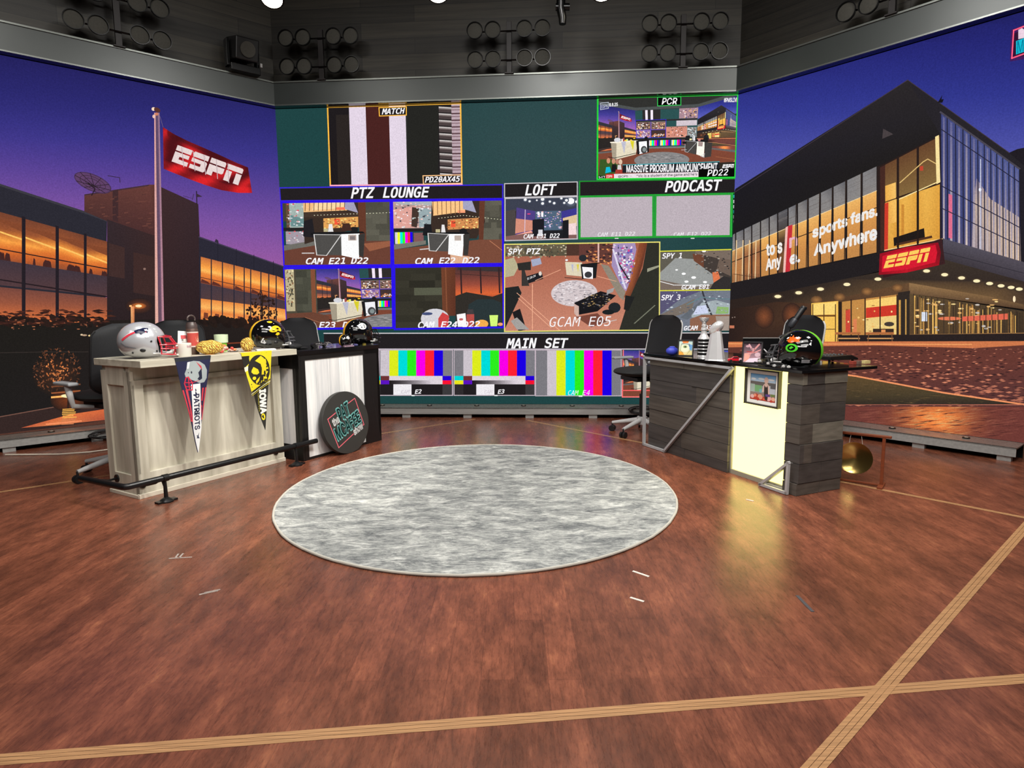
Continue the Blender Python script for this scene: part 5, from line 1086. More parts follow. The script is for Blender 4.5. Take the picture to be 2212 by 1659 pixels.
# --- round sign
def build_sign():
    c = LA(1.505, -.148 - .06, .243); tilt = .13
    t = thing('round_sign', 'round dark sign with neon-style show lettering, leaning against the white panel', 'sign', c, YL)
    t.rotation_euler = (-tilt, 0, YL)
    mb = MB(); mb.cyl((0, -.02, 0), (0, .02, 0), .247, n=64); mb.build('disc', mat('sign_charcoal', (46, 45, 43), .6), t, .002)
    def fn(x, y, lift): return Vector((x, -.0205 - lift, -y))
    s = Sheet(fn, 6e-5)
    pk = (214, 98, 112)
    # measured from the photo, disc centre (795, 840), radii 490 x 635 px of the close-up
    def g(u, v): return ((u - 795) / 490 * .247, (v - 840) / 635 * .247)
    def G(*ps): return [g(*p) for p in ps]
    for a, b in (((600, 605), (425, 700)), ((425, 700), (565, 1305)), ((565, 1305), (910, 1105)), ((890, 460), (1040, 385)), ((1040, 385), (1165, 965)), ((1165, 965), (1140, 975))): s.line(G(a, b), .007, pk)
    out = (130, 200, 196); dk = (6, 56, 56)
    s.text('PAT', G((612, 545), (868, 420), (900, 690), (665, 800)), out, 'sans', .06); s.text('PAT', G((622, 553), (862, 434), (893, 680), (673, 785)), dk, 'sans', .022)
    s.text('MCAFEE', G((515, 930), (1070, 628), (1115, 890), (570, 1172)), out, 'sans', .06); s.text('MCAFEE', G((525, 936), (1062, 645), (1106, 882), (580, 1155)), dk, 'sans', .022)
    s.text('the', G((498, 730), (632, 660), (655, 800), (525, 868)), (240, 240, 240), 'sans', .045); s.text('show', G((905, 1010), (1115, 905), (1140, 1035), (930, 1140)), (240, 240, 240), 'sans', .045)
    s.build('lettering', PRINT, t)
build_sign()

# --- right desk
t = thing('anchor_desk', 'dark plank desk with a glowing cream panel and a silver outline frame', 'desk', BR, YR)
PT = [mat('plank_charcoal', (66, 62, 60), .6, 0, .3, (8, 2.5, 40), bump=.3), mat('plank_brown_grey', (80, 74, 68), .6, 0, .3, (8, 2.5, 40), bump=.3), mat('plank_light_grey', (112, 108, 98), .6, 0, .28, (8, 2.5, 40), bump=.3)]
rows = [.0, .075, .195, .315, .435, .555, .672, .742]
R = random.Random(17); boards = [MB(), MB(), MB()]
for i in range(7):
    z0, z1 = rows[i] + (.0 if i else 0), rows[i + 1]
    y = .585
    while y < 1.5:
        L = R.uniform(.28, .62); y1 = min(y + L, 1.5)
        if 1.5 - y1 < .12: y1 = 1.5
        k = 2 if i == 6 else R.choice([0, 0, 0, 1, 1]) if R.random() < .9 else 2
        o = R.uniform(-.004, .004); boards[k].b2((o, y + .0012, z0 + .0012), (.09, y1 - .0012, z1 - .0012)); y = y1
    # corner block: narrow face then the long right face
    o = R.uniform(0, .006); sh = .0 if i else .004
    k = 2 if i == 6 else R.choice([0, 1]); boards[k].b2((o - sh, -o - .0, z0 + .0012), (.04, .105 + o, z1 - .0012))
    k = 2 if i in (6, 3) else R.choice([0, 0, 1]); xe = R.uniform(.362, .374); cut = R.uniform(.1, .2)
    boards[R.choice([0, 1])].b2((.038, -o, z0 + .0012), (cut, .03, z1 - .0012)); boards[k].b2((cut + .0015, -o, z0 + .0012), (xe, .03, z1 - .0012))
for k in range(3): boards[k].build('plank_cladding', PT[k], t, .0015)
mb = MB(); mb.b2((.052, .02, .0), (.37, 1.49, .74)); mb.b2((.01, 1.49, 0), (.37, 1.505, .74)); mb.build('carcass', blk, t)
mb = MB(); mb.b2((.02, .575, 0), (.06, .59, .742)); mb.build('edge_strip', mat('edge_strip_grey', (150, 146, 132), .6, 0, .2, (20, 20, 4)), t)
gl = bpy.data.materials.new('light_panel'); gl.use_nodes = True; _b = gl.node_tree.nodes['Principled BSDF']
_b.inputs['Base Color'].default_value = L3((120, 116, 92)); _b.inputs['Emission Color'].default_value = (1, .87, .25, 1); _b.inputs['Emission Strength'].default_value = 2.7; _b.inputs['Roughness'].default_value = .4
mb = MB(); mb.b2((.034, .1, .03), (.052, .585, .742)); mb.build('light_panel', gl, t)
mb = MB(); mb.b2((.02, .1, .0), (.052, .585, .03)); mb.build('panel_base', mat('panel_base_grey', (150, 146, 130), .5), t)
mb = MB(); mb.b2((-.026, -.023, .745), (.607, 1.558, TR)); mb.build('desktop', mat('desk_black_gloss', (18, 16, 18), .1), t, .002)
SIL = mat('silver_frame', (178, 178, 180), .4, .15)
def bar(mb, a, b, w=.018, dpt=.02, x=-.008):
    a, b = Vector(a), Vector(b); d = (b - a).normalized(); a -= d * w / 2; b += d * w / 2; n = Vector((0, -d.z, d.y)) * w / 2; X = Vector((dpt / 2, 0, 0)); c = Vector((x, 0, 0))
    vs = [c + p + sx * X + sn * n for p in (a, b) for sx in (-1, 1) for sn in (-1, 1)]
    mb.add(vs, [(0, 1, 3, 2), (4, 6, 7, 5), (0, 4, 5, 1), (2, 3, 7, 6), (0, 2, 6, 4), (1, 5, 7, 3)])
mb = MB(); c4 = [(0, 1.545, .728), (0, .55, .728), (0, 1.262, .012), (0, 1.535, .012)]
for a, b in zip(c4, c4[1:] + c4[:1]): bar(mb, a, b, .017, .022, -.018)
mb.build('outline_frame', SIL, t)
mb = MB(); tri = [(0, .042, .2), (0, .046, .012), (0, .255, .012)]
for a, b in zip(tri, tri[1:] + tri[:1]): bar(mb, a, b, .016, .018, -.03)
for a, b in zip(tri, tri[1:] + tri[:1]): bar(mb, (0, a[1] + .01, a[2]), (0, b[1] + .01, b[2]), .012, .012, .012)
mb.build('corner_brace', SIL, t)

# --- task chairs
CHB = mat('chair_mesh_black', (22, 24, 28), .75, 0, .2, (120, 120, 120)); CHS = mat('chair_fabric_black', (18, 19, 21), .8); CHG = mat('chair_grey_plastic', (186, 186, 186), .4); CHD = mat('chair_dark_plastic', (24, 24, 26), .45)
def make_chair(label, loc, face, grp='task chairs around the two desks', sc=1):
    """local +x is the way the sitter faces"""
    t = thing('task_chair', label, 'chair', loc, face, grp)
    b = MB(); nu, nv = 20, 22; vs = []
    def bp(u, v, off):
        w = .235 * (1 - .1 * (v - .45) ** 2); zz = .60 + .46 * v
        if v > .8: w *= math.sqrt(max(0, 1 - ((v - .8) / .2) ** 2 * .82)) 
        if v < .16: w *= math.sqrt(max(0, 1 - ((.16 - v) / .16) ** 2 * .5))
        y = u * w; x = -.20 - .07 * v + .06 * (u * u) * (1 - .3 * v) - .05 * (1 - v) * v
        return (x - off, y, zz)
    for k in (0, .03):
        for j in range(nv + 1):
            for i in range(nu + 1):
                u = -1 + 2 * i / nu; e = (1 - abs(u) ** 6) * (1 if 0 < j < nv else 0)
                vs.append(bp(u, j / nv, .015 + (k - .015) * (e if k else e)))
    n = (nu + 1) * (nv + 1); fs = []
    for k in (0, 1):
        for j in range(nv):
            for i in range(nu): a = k * n + j * (nu + 1) + i; fs.append((a, a + 1, a + nu + 2, a + nu + 1))
    b.add(vs, fs, True); b.build('backrest', CHB, t)
    e = MB(); P = [bp(-1, j / 20, .018) for j in range(0, 19)]; Q = [bp(1, j / 20, .018) for j in range(0, 19)]
    e.tube(P, .0062, 8); e.tube(Q, .0062, 8); e.tube([bp(0, .05, .04), (-.2, 0, .56), (-.08, 0, .5), (0, 0, .5)], [.02, .025, .03, .03], 12); e.build('back_frame', CHG, t)
    s = MB(); s.ell((.02, 0, .565), (.25, .235, .045), 28); s.ell((.06, 0, .572), (.2, .225, .035), 28); s.build('seat', CHS, t)
    u_ = MB(); u_.box((0, 0, .505), (.3, .26, .035)); u_.tube([(.05, .0, .5), (.05, .2, .5)], .008, 8); u_.box((.05, .215, .5), (.05, .03, .02)); u_.build('tilt_mechanism', CHD, t, .005)
    for sgn in (-1, 1):
        a = MB(); a.tube([(-.02, sgn * .15, .5), (-.02, sgn * .27, .52), (-.02, sgn * .285, .6), (-.0, sgn * .285, .655)], [.014, .018, .02, .02], 12); ar = a.build('armrest', CHG, t)
        p = MB(); p.box((.03, sgn * .28, .668), (.21, .065, .024)); p.build('arm_pad', mat('arm_pad_pale_wrap', (150, 154, 158), .35), ar, .01, seg=3)
    g = MB(); g.cyl((0, 0, .14), (0, 0, .36), .028); g.cyl((0, 0, .34), (0, 0, .5), .014); g.build('gas_lift', CHD, t)
    bs = MB(); bs.lathe([(0, .16), (.045, .155), (.05, .1), (.045, .085), (0, .085)], n=24)
    for k in range(5):
        an = k * 2 * PI / 5 + .35; d = Vector((math.cos(an), math.sin(an), 0)); bs.tube([d * .03 + Vector((0, 0, .125)), d * .16 + Vector((0, 0, .1)), d * .28 + Vector((0, 0, .078))], [.024, .02, .014], 10)
    bs.build('star_base', CHG, t)
    for k in range(5):
        an = k * 2 * PI / 5 + .35; d = Vector((math.cos(an), math.sin(an), 0)); q = Vector((-d.y, d.x, 0)); c = MB(); p = d * .28
        for sg in (-1, 1): c.cyl(p + q * (sg * .008) + Vector((0, 0, .027)), p + q * (sg * .026) + Vector((0, 0, .027)), .027, n=20)
        c.tube([p + Vector((0, 0, .08)), p + Vector((0, 0, .03))], .008, 8); c.build('caster', CHD, t)
    return t
ch = make_chair('black task chair nearest the silver helmet, behind the left end of the pale desk', (-2.77, 4.29, 0), math.atan2(.5, -.85))
ch2 = dup(ch, (-2.47, 4.86, 0), math.atan2(-.5, .86), 'black task chair with its top behind the thermos, second behind the pale desk')
dup(ch, (-1.78, 5.72, 0), math.atan2(-.45, .89), 'black task chair standing behind the black desk with the white panel')
dup(ch, (1.17, 5.52, 0), math.atan2(-.4, -.92), 'black task chair beyond the left end of the plank desk, by the blue ball')
dup(ch, (2.11, 4.93, 0), math.atan2(-.24, -.97), 'black task chair behind the black and green helmet')

for c_ in (ch, ch2):      # the two chairs behind the pale desk have dark back frames
    for o_ in [x for x in bpy.data.objects if x.parent == c_ and x.name.startswith('back_frame')]:
        o_.material_slots[0].link = 'OBJECT'; o_.material_slots[0].material = CHD
# --- rug
def build_rug():
    m = bpy.data.materials.new('rug_marbled_wool'); m.use_nodes = True; nt = m.node_tree; b = nt.nodes['Principled BSDF']; N = nt.nodes.new; Lk = nt.links.new
    tc = N('ShaderNodeTexCoord')
    def nz(sc, det, dist=0, ro=.6):
        mm = N('ShaderNodeMapping'); mm.inputs['Scale'].default_value = sc; Lk(tc.outputs['Object'], mm.inputs['Vector']); z = N('ShaderNodeTexNoise'); z.inputs['Scale'].default_value = 1; z.inputs['Detail'].default_value = det; z.inputs['Distortion'].default_value = dist; z.inputs['Roughness'].default_value = ro; Lk(mm.outputs['Vector'], z.inputs['Vector']); return z
    a = nz((5, 11, 1), 11, .6, .8); f = nz((20, 140, 1), 5, 0, .8)
    mx = N('ShaderNodeMath'); mx.operation = 'MULTIPLY_ADD'; Lk(f.outputs['Fac'], mx.inputs[0]); mx.inputs[1].default_value = .7; Lk(a.outputs['Fac'], mx.inputs[2])
    cr = N('ShaderNodeValToRGB'); e = cr.color_ramp.elements; e[0].position = .66; e[0].color = L3((78, 80, 84)); e[1].position = 1.0; e[1].color = L3((206, 207, 203)); x = e.new(.8); x.color = L3((126, 129, 129)); x = e.new(.9); x.color = L3((166, 168, 165))
    Lk(mx.outputs[0], cr.inputs['Fac']); Lk(cr.outputs['Color'], b.inputs['Base Color']); b.inputs['Roughness'].default_value = .95; b.inputs['Specular IOR Level'].default_value = .1
    bp = N('ShaderNodeBump'); bp.inputs['Strength'].default_value = .3; bp.inputs['Distance'].default_value = .003; Lk(f.outputs['Fac'], bp.inputs['Height']); Lk(bp.outputs['Normal'], b.inputs['Normal'])
    t = thing('round_rug', 'large round rug in marbled greys lying on the wood floor', 'rug', (-.215, 3.80, 0))
    RX, RY = 1.205, 1.262
    mb = MB(); n = 96; mb.add([(RX * math.cos(2 * PI * i / n), RY * math.sin(2 * PI * i / n), z) for z in (.001, .0105) for i in range(n)], [tuple(range(n, 2 * n))] + [(i, (i + 1) % n, n + (i + 1) % n, n + i) for i in range(n)])
    mb.build('pile', m, t)
    mb = MB(); R = random.Random(1); mb.tube([((RX - .003 + R.uniform(-.002, .002)) * math.cos(2 * PI * i / n), (RY - .003 + R.uniform(-.002, .002)) * math.sin(2 * PI * i / n), .008) for i in range(n)], .0072, 8, closed=True); mb.build('bound_edge', mat('rug_binding', (186, 182, 172), .9), t)
build_rug()
# --- tape marks on the floor
def tape(pts, w, col, label, nm='tape_mark', grp='strips of tape stuck to the floor'):
    s = MB()
    for a, b in pts:
        a, b = Vector((*a, 0)), Vector((*b, 0)); d = (b - a).normalized(); n = Vector((-d.y, d.x, 0)) * w / 2
        s.add([a - n + Vector((0, 0, .002)), b - n + Vector((0, 0, .002)), b + n + Vector((0, 0, .002)), a + n + Vector((0, 0, .002)), a - n, b - n, b + n, a + n], [(0, 1, 2, 3), (0, 4, 5, 1), (1, 5, 6, 2), (2, 6, 7, 3), (3, 7, 4, 0)])
    o = s.build(nm, col); tag(o, label, 'tape', grp)
WT = mat('white_tape', (226, 214, 204), .6); GT = mat('worn_tape', (172, 160, 152), .6, 0, .3, (60, 60, 60)); DT = mat('grey_tape', (74, 72, 76), .6)
tape([((.519, 2.585), (.577, 2.528))], .012, WT, 'white tape strip just below the right side of the rug, farther of two')
tape([((.461, 2.339), (.508, 2.303))], .011, WT, 'shorter white tape strip below the rug, nearer the camera of the pair')
tape([((1.124, 2.343), (1.123, 2.211))], .013, DT, 'dark grey tape strip on the floor in front of the glowing panel')
tape([((-1.60, 2.765), (-1.50, 2.78)), ((-1.572, 2.77), (-1.585, 2.82)), ((-1.555, 2.77), (-1.565, 2.825))], .008, GT, 'worn branching tape mark between the pale desk and the camera')
tape([((-1.275, 2.395), (-1.215, 2.43)), ((-1.262, 2.41), (-1.21, 2.44))], .009, GT, 'worn pale tape scrap to the lower left of the rug')
tape([((1.384, 3.574), (1.415, 3.54))], .009, WT, 'tiny white tape fleck in the light before the glowing panel')

# --- gong
def build_gong():
    t = thing('gong_stand', 'small brass gong hanging in a reddish wooden stand beyond the plank desk', 'gong', (2.319, 3.803, 0), math.atan2(.131, -.168))
    W_ = mat('gong_wood', (122, 60, 34), .35, 0, .2, (6, 6, 60)); BR_ = mat('gong_brass', (206, 176, 104), .22, .95, .08, (6, 6, 6))
    mb = MB(); mb.box((.19, 0, .322), (.46, .02, .016)); mb.build('top_bar', W_, t, .003)
    for x in (.0, .38):
        mb = MB(); mb.box((x, 0, .165), (.018, .018, .31)); mb.box((x, 0, .008), (.03, .14, .016)); mb.build('post', W_, t, .002)
    mb = MB(); mb.box((.19, 0, .012), (.36, .014, .012)); mb.build('base_rail', W_, t, .002)
    mb = MB(); mb.lathe([(0, -.03), (.02, -.028), (.06, -.012), (.098, .0), (.103, .008), (.098, .003), (.06, -.009), (.02, -.024), (0, -.026)], (.155, 0, .165), 48, 'y'); g = mb.build('gong_disc', BR_, t); 
    mb = MB()
    for sx in (-.03, .03): mb.tube([(.155 + sx, 0, .314), (.155 + sx * 1.3, 0, .25)], .0015, 6)
    mb.build('cord', mat('cord_white', (210, 206, 196), .8), t)
build_gong()

# --- cables on the floor and plinth
mb = MB(); mb.tube([(-4.05, 4.86, .008), (-3.62, 4.86, .008), (-3.42, 4.93, .008), (-3.22, 5.11, .008), (-3.10, 5.25, .008), (-2.95, 5.3, .008), (-2.7, 5.5, .008)], .006, 8)
tag(mb.build('power_cable', mat('white_cable', (206, 196, 180), .5)), 'white cable running along the floor at the foot of the left plinth', 'cable')
def coil(nm, k, s, z, off, label, R0=.085, seed=2):
    R = random.Random(seed); c = wpt(k, s, z, off); u, n = WALLS[k][1:3]; mb = MB(); P = []
    for i in range(90):
        a = i / 90 * 2 * PI * 3.2; r = R0 * (1 + .18 * math.sin(i * .31 + seed)); P.append(c + u * (r * 1.5 * math.cos(a)) + Vector((0, 0, max(-z + .006, r * .42 * math.sin(a)))) + n * (.012 + .01 * math.sin(i * .5)))
    mb.tube(P, .0055, 8); tag(mb.build(nm, CHD), label, 'cable', 'black cable coils by the plinths')
coil('cable_coil', 'back', 3.79, .095, .275, 'black cable coil hanging over the plinth edge beside the plank desk')
coil('cable_coil', 'left', -1.76, .06, .285, 'black cable coil on the left plinth beside the pale desk', .08, 5)
# ================================================================ things on the desks
def helmet(label, loc, rotz, shell, maskm, deco, sc=1, padm=None, name='football_helmet', cat='helmet', grp='football helmets on the desks'):
    t = thing(name, label, cat, loc, rotz, grp)
    S = sc * .95
    def P(az, el, off=0):
        a, e = math.radians(az), math.radians(el)
        rx = .138 if abs(az) > 90 else .128; ry = .112; rz = .122 if el > 0 else .112
        x = rx * math.cos(e) ** .92 * math.cos(a) if el < 89.9 else 0; y = ry * math.cos(e) ** .92 * math.sin(a) if el < 89.9 else 0; z = rz * math.sin(e)
        if el < 0:
            k = min(1, -el / 50); fr = max(0, 1 - abs(abs(az) - 58) / 45)
            x += .05 * k * fr; y *= 1 + .12 * k * fr
            if abs(az) > 120: x *= 1 + .02 * k
            y *= 1 - .06 * k
        v = Vector((x, y, z)); n = v.normalized()
        return (v + n * off + Vector((0, 0, .104))) * S
    def emin(az):
        a = abs(az)
        if a < 44: return 14 + 3 * math.cos(math.radians(a * 2))
        if a < 54: return 14 - (a - 44) / 10 * 72
        if a < 118: return -58
        if a < 135: return -58 + (a - 118) / 17 * 10
        return -48
    azs = [-180 + 5 * i for i in range(26)] + [-53, -50, -48, -46, -44] + [-40 + 5 * i for i in range(17)] + [44, 46, 48, 50, 53] + [55 + 5 * i for i in range(25)]
    azs = sorted(set(azs)); rows = 22; mb = MB(); vs = []
    for az in azs:
        e0 = emin(az)
        for j in range(rows + 1): vs.append(P(az, 89.5 + (e0 - 89.5) * (j / rows)))
    n = len(azs); R1 = rows + 1
    fs = [(i * R1 + j, i * R1 + j + 1, ((i + 1) % n) * R1 + j + 1, ((i + 1) % n) * R1 + j) for i in range(n) for j in range(rows)]
    vs.append(P(0, 90)); top = len(vs) - 1
    fs += [(i * R1, ((i + 1) % n) * R1, top) for i in range(n)]
    mb.add(vs, fs, True); sh = mb.build('shell', shell, t, solid=.007 * S)
    # padding inside
    mb = MB(); vs = []
    for az in azs:
        for j in range(9): vs.append(P(az, 80 + (emin(az) - 78) * j / 8, -.016))
    mb.add(vs, [(i * 9 + j, i * 9 + j + 1, ((i + 1) % n) * 9 + j + 1, ((i + 1) % n) * 9 + j) for i in range(n) for j in range(8)], True); mb.build('padding', padm or CHD, t)
    # facemask
    mk = MB(); rb = .0042 * S
    def arc(z, xs, xf, yw, dz=0):
        pts = []
        for i in range(17):
            a = -PI / 2 + PI * i / 16; pts.append(Vector((xs + (xf - xs) * math.cos(a) ** .8 if abs(math.cos(a)) > 1e-6 else xs, yw * math.sin(a), z + dz * math.cos(a))) * S)
        return pts
    mk.tube(arc(.135, .098, .156, .098, -.006), rb, 8); mk.tube(arc(.085, .105, .186, .108, .0), rb, 8); mk.tube(arc(.062, .11, .19, .108, -.004), rb, 8); mk.tube(arc(.03, .108, .182, .1, -.012), rb, 8)
    for y in (-.036, .036): mk.tube([Vector((.148, y, .13)) * S, Vector((.176, y * 1.05, .086)) * S, Vector((.182, y, .058)) * S, Vector((.17, y * .9, .02)) * S], rb, 8)
    for y in (-.098, .098): mk.tube([Vector((.098, y, .135)) * S, Vector((.112, y * 1.08, .085)) * S, Vector((.112, y * 1.02, .03)) * S], rb, 8)
    mk.build('facemask', maskm, t)
    cs = MB()
    for sg in (-1, 1): cs.tube([P(sg * 70, -38, .004), Vector((.13, sg * .07, .03)) * S, Vector((.158, sg * .025, .036)) * S], [.004 * S, .005 * S, .008 * S], 8)
    cs.ell(Vector((.158, 0, .036)) * S, (.014 * S, .032 * S, .014 * S), 14); cs.build('chin_strap', mat('strap_white', (222, 222, 222), .6), t)
    for sg in (-1, 1):
        for az, el in ((66, -4), (74, -42), (60, 10)): pass
    mb = MB()
    for sg in (-1, 1):
        mb.ell(P(sg * 88, -26, .0), (.016 * S, .006 * S, .013 * S), 16)
        for az, el in ((62, 2), (60, -30), (112, -34)): mb.ell(P(sg * az, el, .002), (.006 * S,) * 3, 10)
    mb.build('ear_hole', CHD, t)
    s = Sheet(lambda x, y, lift: P(x, y, .0014 + lift), 5e-5, 4); deco(s)
    if s.v: s.build('decal', GLOSSP, t)
    return t
def gpoly(s, pts, col, n=1):
    s.poly(pts, col)
def stripe(s, hw, col, a=60, b=-40):
    """centre stripe from the brow over the crown to the back"""
    for (w, c) in (hw if isinstance(hw, list) else [(hw, col)]):
        s.k += 1; s.hold = True
        N_ = 40
        for i in range(N_):
            for f0, az0 in ((0, 0), (1, 180)):
                lo = 18 if f0 == 0 else -44; e0 = lo + (90 - lo) * i / N_; e1 = lo + (90 - lo) * (i + 1) / N_
                def wd(e): return math.degrees(math.asin(min(.999, w / max(.004, .128 * math.cos(math.radians(min(e, 89)))))))
                a0, a1 = min(85, wd(e0)), min(85, wd(e1))
                if e1 > 86.5: continue
                s.poly([(az0 - a0, e0), (az0 + a0, e0), (az0 + a1, e1), (az0 - a1, e1)], c)
        s.hold = False
SILV = mat('helmet_silver', (192, 194, 200), .22, .35, .05, (3, 3, 3), coat=.6); REDM = mat('mask_red', (196, 34, 52), .3, coat=.3); BLG = mat('helmet_black_gloss', (10, 10, 12), .07, 0, coat=.8); GRYM = mat('mask_grey', (92, 94, 98), .35, .3); BLKMK = mat('mask_black', (22, 22, 24), .3)
def deco_pat(s):
    for sg in (-1, 1):
        f = lambda pts: [(sg * (170 - a), e) for a, e in pts]   # a runs from back to front
        s.poly(f([(34, 8), (52, 26), (70, 35), (88, 40), (92, 36), (74, 30), (58, 20), (38, 4)]), (206, 60, 76)); s.poly(f([(38, 13), (56, 29), (72, 36), (70, 33), (54, 25)]), (236, 236, 240))
        s.poly(f([(66, 34), (78, 40), (92, 44), (108, 43), (106, 32), (100, 22), (94, 18), (92, 26), (84, 22), (80, 27), (72, 26)]), (24, 30, 60)); s.poly(f([(94, 38), (104, 40), (103, 34), (97, 33)]), (232, 232, 236)); s.poly(f([(94, 26), (101, 22), (104, 14), (96, 12), (92, 18)]), (226, 228, 232)); s.ell(sg * 72, 30, 2, 1.5, (190, 50, 60), 6)
        s.poly(f([(30, -2), (44, -14), (70, -20), (70, -17), (46, -10), (33, 0)]), (120, 124, 132))
def deco_iowa(s):
    G = (236, 186, 36)
    stripe(s, [(.022, G)], G)
    for sg in (-1, 1):
        f = lambda a, e: (sg * (180 - a), e)
        s.poly([f(74, 18), f(78, 28), f(88, 35), f(100, 38), f(112, 35), f(119, 27), f(119, 18), f(112, 14), f(104, 19), f(98, 14), f(86, 12), f(78, 14)], G); s.poly([f(96, 24), f(104, 28), f(111, 25), f(106, 21)], (12, 12, 12)); s.poly([f(92, 4), f(98, 11), f(106, 12), f(108, 5), f(100, 1)], G); s.poly([f(84, 20), f(92, 18), f(92, 16), f(84, 17)], (20, 18, 10))
        s.ell(sg * 98, 56, 13, 6, G, 16); s.text('4', [(sg * 134, -8), (sg * 118, -8), (sg * 118, -30), (sg * 134, -30)], (226, 226, 230), 'sans', .018)
def deco_steel(s):
    stripe(s, [(.016, (226, 166, 40))], None)
    for sg in (-1, 1):
        s.ell(sg * 96, 30, 18, 15, (206, 206, 210), 26); s.ell(sg * 96, 30, 16, 13, (228, 228, 232), 26)
        for az, el, c in ((88, 34, (90, 96, 100)), (100, 24, (60, 66, 76)), (88, 25, (110, 110, 110))): s.poly([(sg * az, el + 5), (sg * (az + 4), el), (sg * az, el - 5), (sg * (az - 4), el)], c)
        s.poly([(sg * 108, 34), (sg * 102, 32), (sg * 102, 30), (sg * 108, 31)], (60, 60, 66))
def deco_green(s):
    stripe(s, [(.017, (96, 190, 44))], None)
    for sg in (-1, 1):
        O = (226, 92, 30); g = (76, 190, 50)
        s.poly([(sg * a, e) for a, e in ((74, 32), (80, 34), (80, 44), (86, 40), (90, 50), (95, 40), (102, 44), (104, 36), (116, 42), (110, 32), (112, 26), (100, 27), (90, 23), (80, 25))], O); s.poly([(sg * a, e) for a, e in ((70, 34), (77, 36), (78, 42), (72, 40))], (230, 220, 210))
        n = 18
        for i in range(n):
            a0, a1 = 2 * PI * i / n, 2 * PI * (i + 1) / n
            s.hold = i > 0; s.k += (i == 0) * 1
            s.poly([(sg * (92 + 16 * math.cos(a0)), 9 + 12 * math.sin(a0)), (sg * (92 + 16 * math.cos(a1)), 9 + 12 * math.sin(a1)), (sg * (92 + 10 * math.cos(a1)), 9 + 7.5 * math.sin(a1)), (sg * (92 + 10 * math.cos(a0)), 9 + 7.5 * math.sin(a0))], g)
        s.hold = False; s.poly([(sg * 98, 10), (sg * 92, 14), (sg * 86, 8), (sg * 91, 5), (sg * 94, 8)], g)
        s.poly([(sg * 140, -26), (sg * 118, -26), (sg * 118, -38), (sg * 140, -38)], (196, 198, 204)); s.poly([(sg * 137, -29), (sg * 121, -29), (sg * 121, -31), (sg * 137, -31)], (150, 150, 160))
        s.poly([(sg * 134, 20), (sg * 142, 27), (sg * 140, 16)], (220, 222, 226)); s.poly([(sg * 106, 16), (sg * 120, 14), (sg * 130, 17), (sg * 128, 12), (sg * 108, 12)], (200, 202, 206))
helmet('large silver helmet with a red facemask on the pale desk', LA(.125, .06, TL), math.radians(22), SILV, REDM, deco_pat, 1.04)
helmet('black helmet with a gold stripe and gold bird-head decal on the pale desk', LA(1.02, .03, TL), math.radians(44), BLG, GRYM, deco_iowa, 1.02)
helmet('black helmet with a white disc decal, at the right end of the black desk', LA(1.88, -.03, TBK), math.radians(42), BLG, BLKMK, deco_steel, 1.03)
helmet('black helmet with a green stripe and orange crown decal on the plank desk', RB(.12, .14, TR), math.radians(130), BLG, GRYM, deco_green, 1.06)
helmet('miniature black helmet with a white disc, beside the full-size one on the black desk', LA(1.69, -.06, TBK), math.radians(60), BLG, BLKMK, deco_steel, .46, name='miniature_helmet', grp='football helmets on the desks')

# --- pennants: felt cloth over the counter edge, cut with waves
def pennant(label, s0, s1, tip, draw, curl):
    """felt hung from the counter's front edge; x across 0..1 in metres, y down from the counter top"""
    a, b = s0, s1; L = TL - tip[1]
    def surf(x, y, lift):
        w = .006 * math.sin(x * 30 + y * 9) * min(1, y * 5) + curl(y)
        # the top band lies on the counter, then the cloth drops over the edge
        if y < 0: return LA(x, -.1485 - y, TL + .002 + lift)
        return LA(x + 0, -.1485 - .004 - lift + w, TL + .001 - y)
    t = thing('pennant', label, 'pennant', (0, 0, 0), 0, 'felt pennants hanging from the pale desk')
    sh = Sheet(surf, 6e-5, .02); draw(sh, a, b, tip[0], L); o = sh.build('felt', PRINT, t)
    # thickness behind the drawn face
    mb = MB(); n = 26; vs = []
    rowsY = [-.02 + (L + .02) * i / n for i in range(n + 1)]
    for y in rowsY:
        k = max(0, y) / L; xa, xb = a + (tip[0] - a) * k, b + (tip[0] - b) * k
        for j in range(17):
            x = xa + (xb - xa) * j / 16; vs.append(surf(x, y, -.0012))
    for y in rowsY:
        k = max(0, y) / L; xa, xb = a + (tip[0] - a) * k, b + (tip[0] - b) * k
        for j in range(17):
            x = xa + (xb - xa) * j / 16; v = surf(x, y, -.0012); vs.append(v + (DL2 * .0016 if y > 0 else Vector((0, 0, -.0012))))
    N_ = 17 * (n + 1); fs = []
    for i in range(n):
        for j in range(16):
            q = i * 17 + j; fs.append((q, q + 1, q + 18, q + 17)); fs.append((N_ + q, N_ + q + 17, N_ + q + 18, N_ + q + 1))
    mb.add(vs, fs); mb.build('felt_backing', mat('felt_backing', (60, 60, 66), .95), t)
    return t
def tri_fill(s, a, b, tp, L, y0, y1, fa, fb, col, n=26, drift=None):
    """fill between fractions fa..fb of the cloth width, rows y0..y1"""
    if not s.hold: s.k += 1
    h = s.hold; s.hold = True
    for i in range(n):
        ya, yb = y0 + (y1 - y0) * i / n, y0 + (y1 - y0) * (i + 1) / n
        def ed(y, f):
            k = max(0, y) / L; xa, xb = a + (tp - a) * k, b + (tp - b) * k; return xa + (xb - xa) * f
        for j in range(4):
            f0, f1 = fa + (fb - fa) * j / 4, fa + (fb - fa) * (j + 1) / 4
            s.poly([(ed(ya, f0), ya), (ed(ya, f1), ya), (ed(yb, f1), yb), (ed(yb, f0), yb)], col)
    s.hold = h
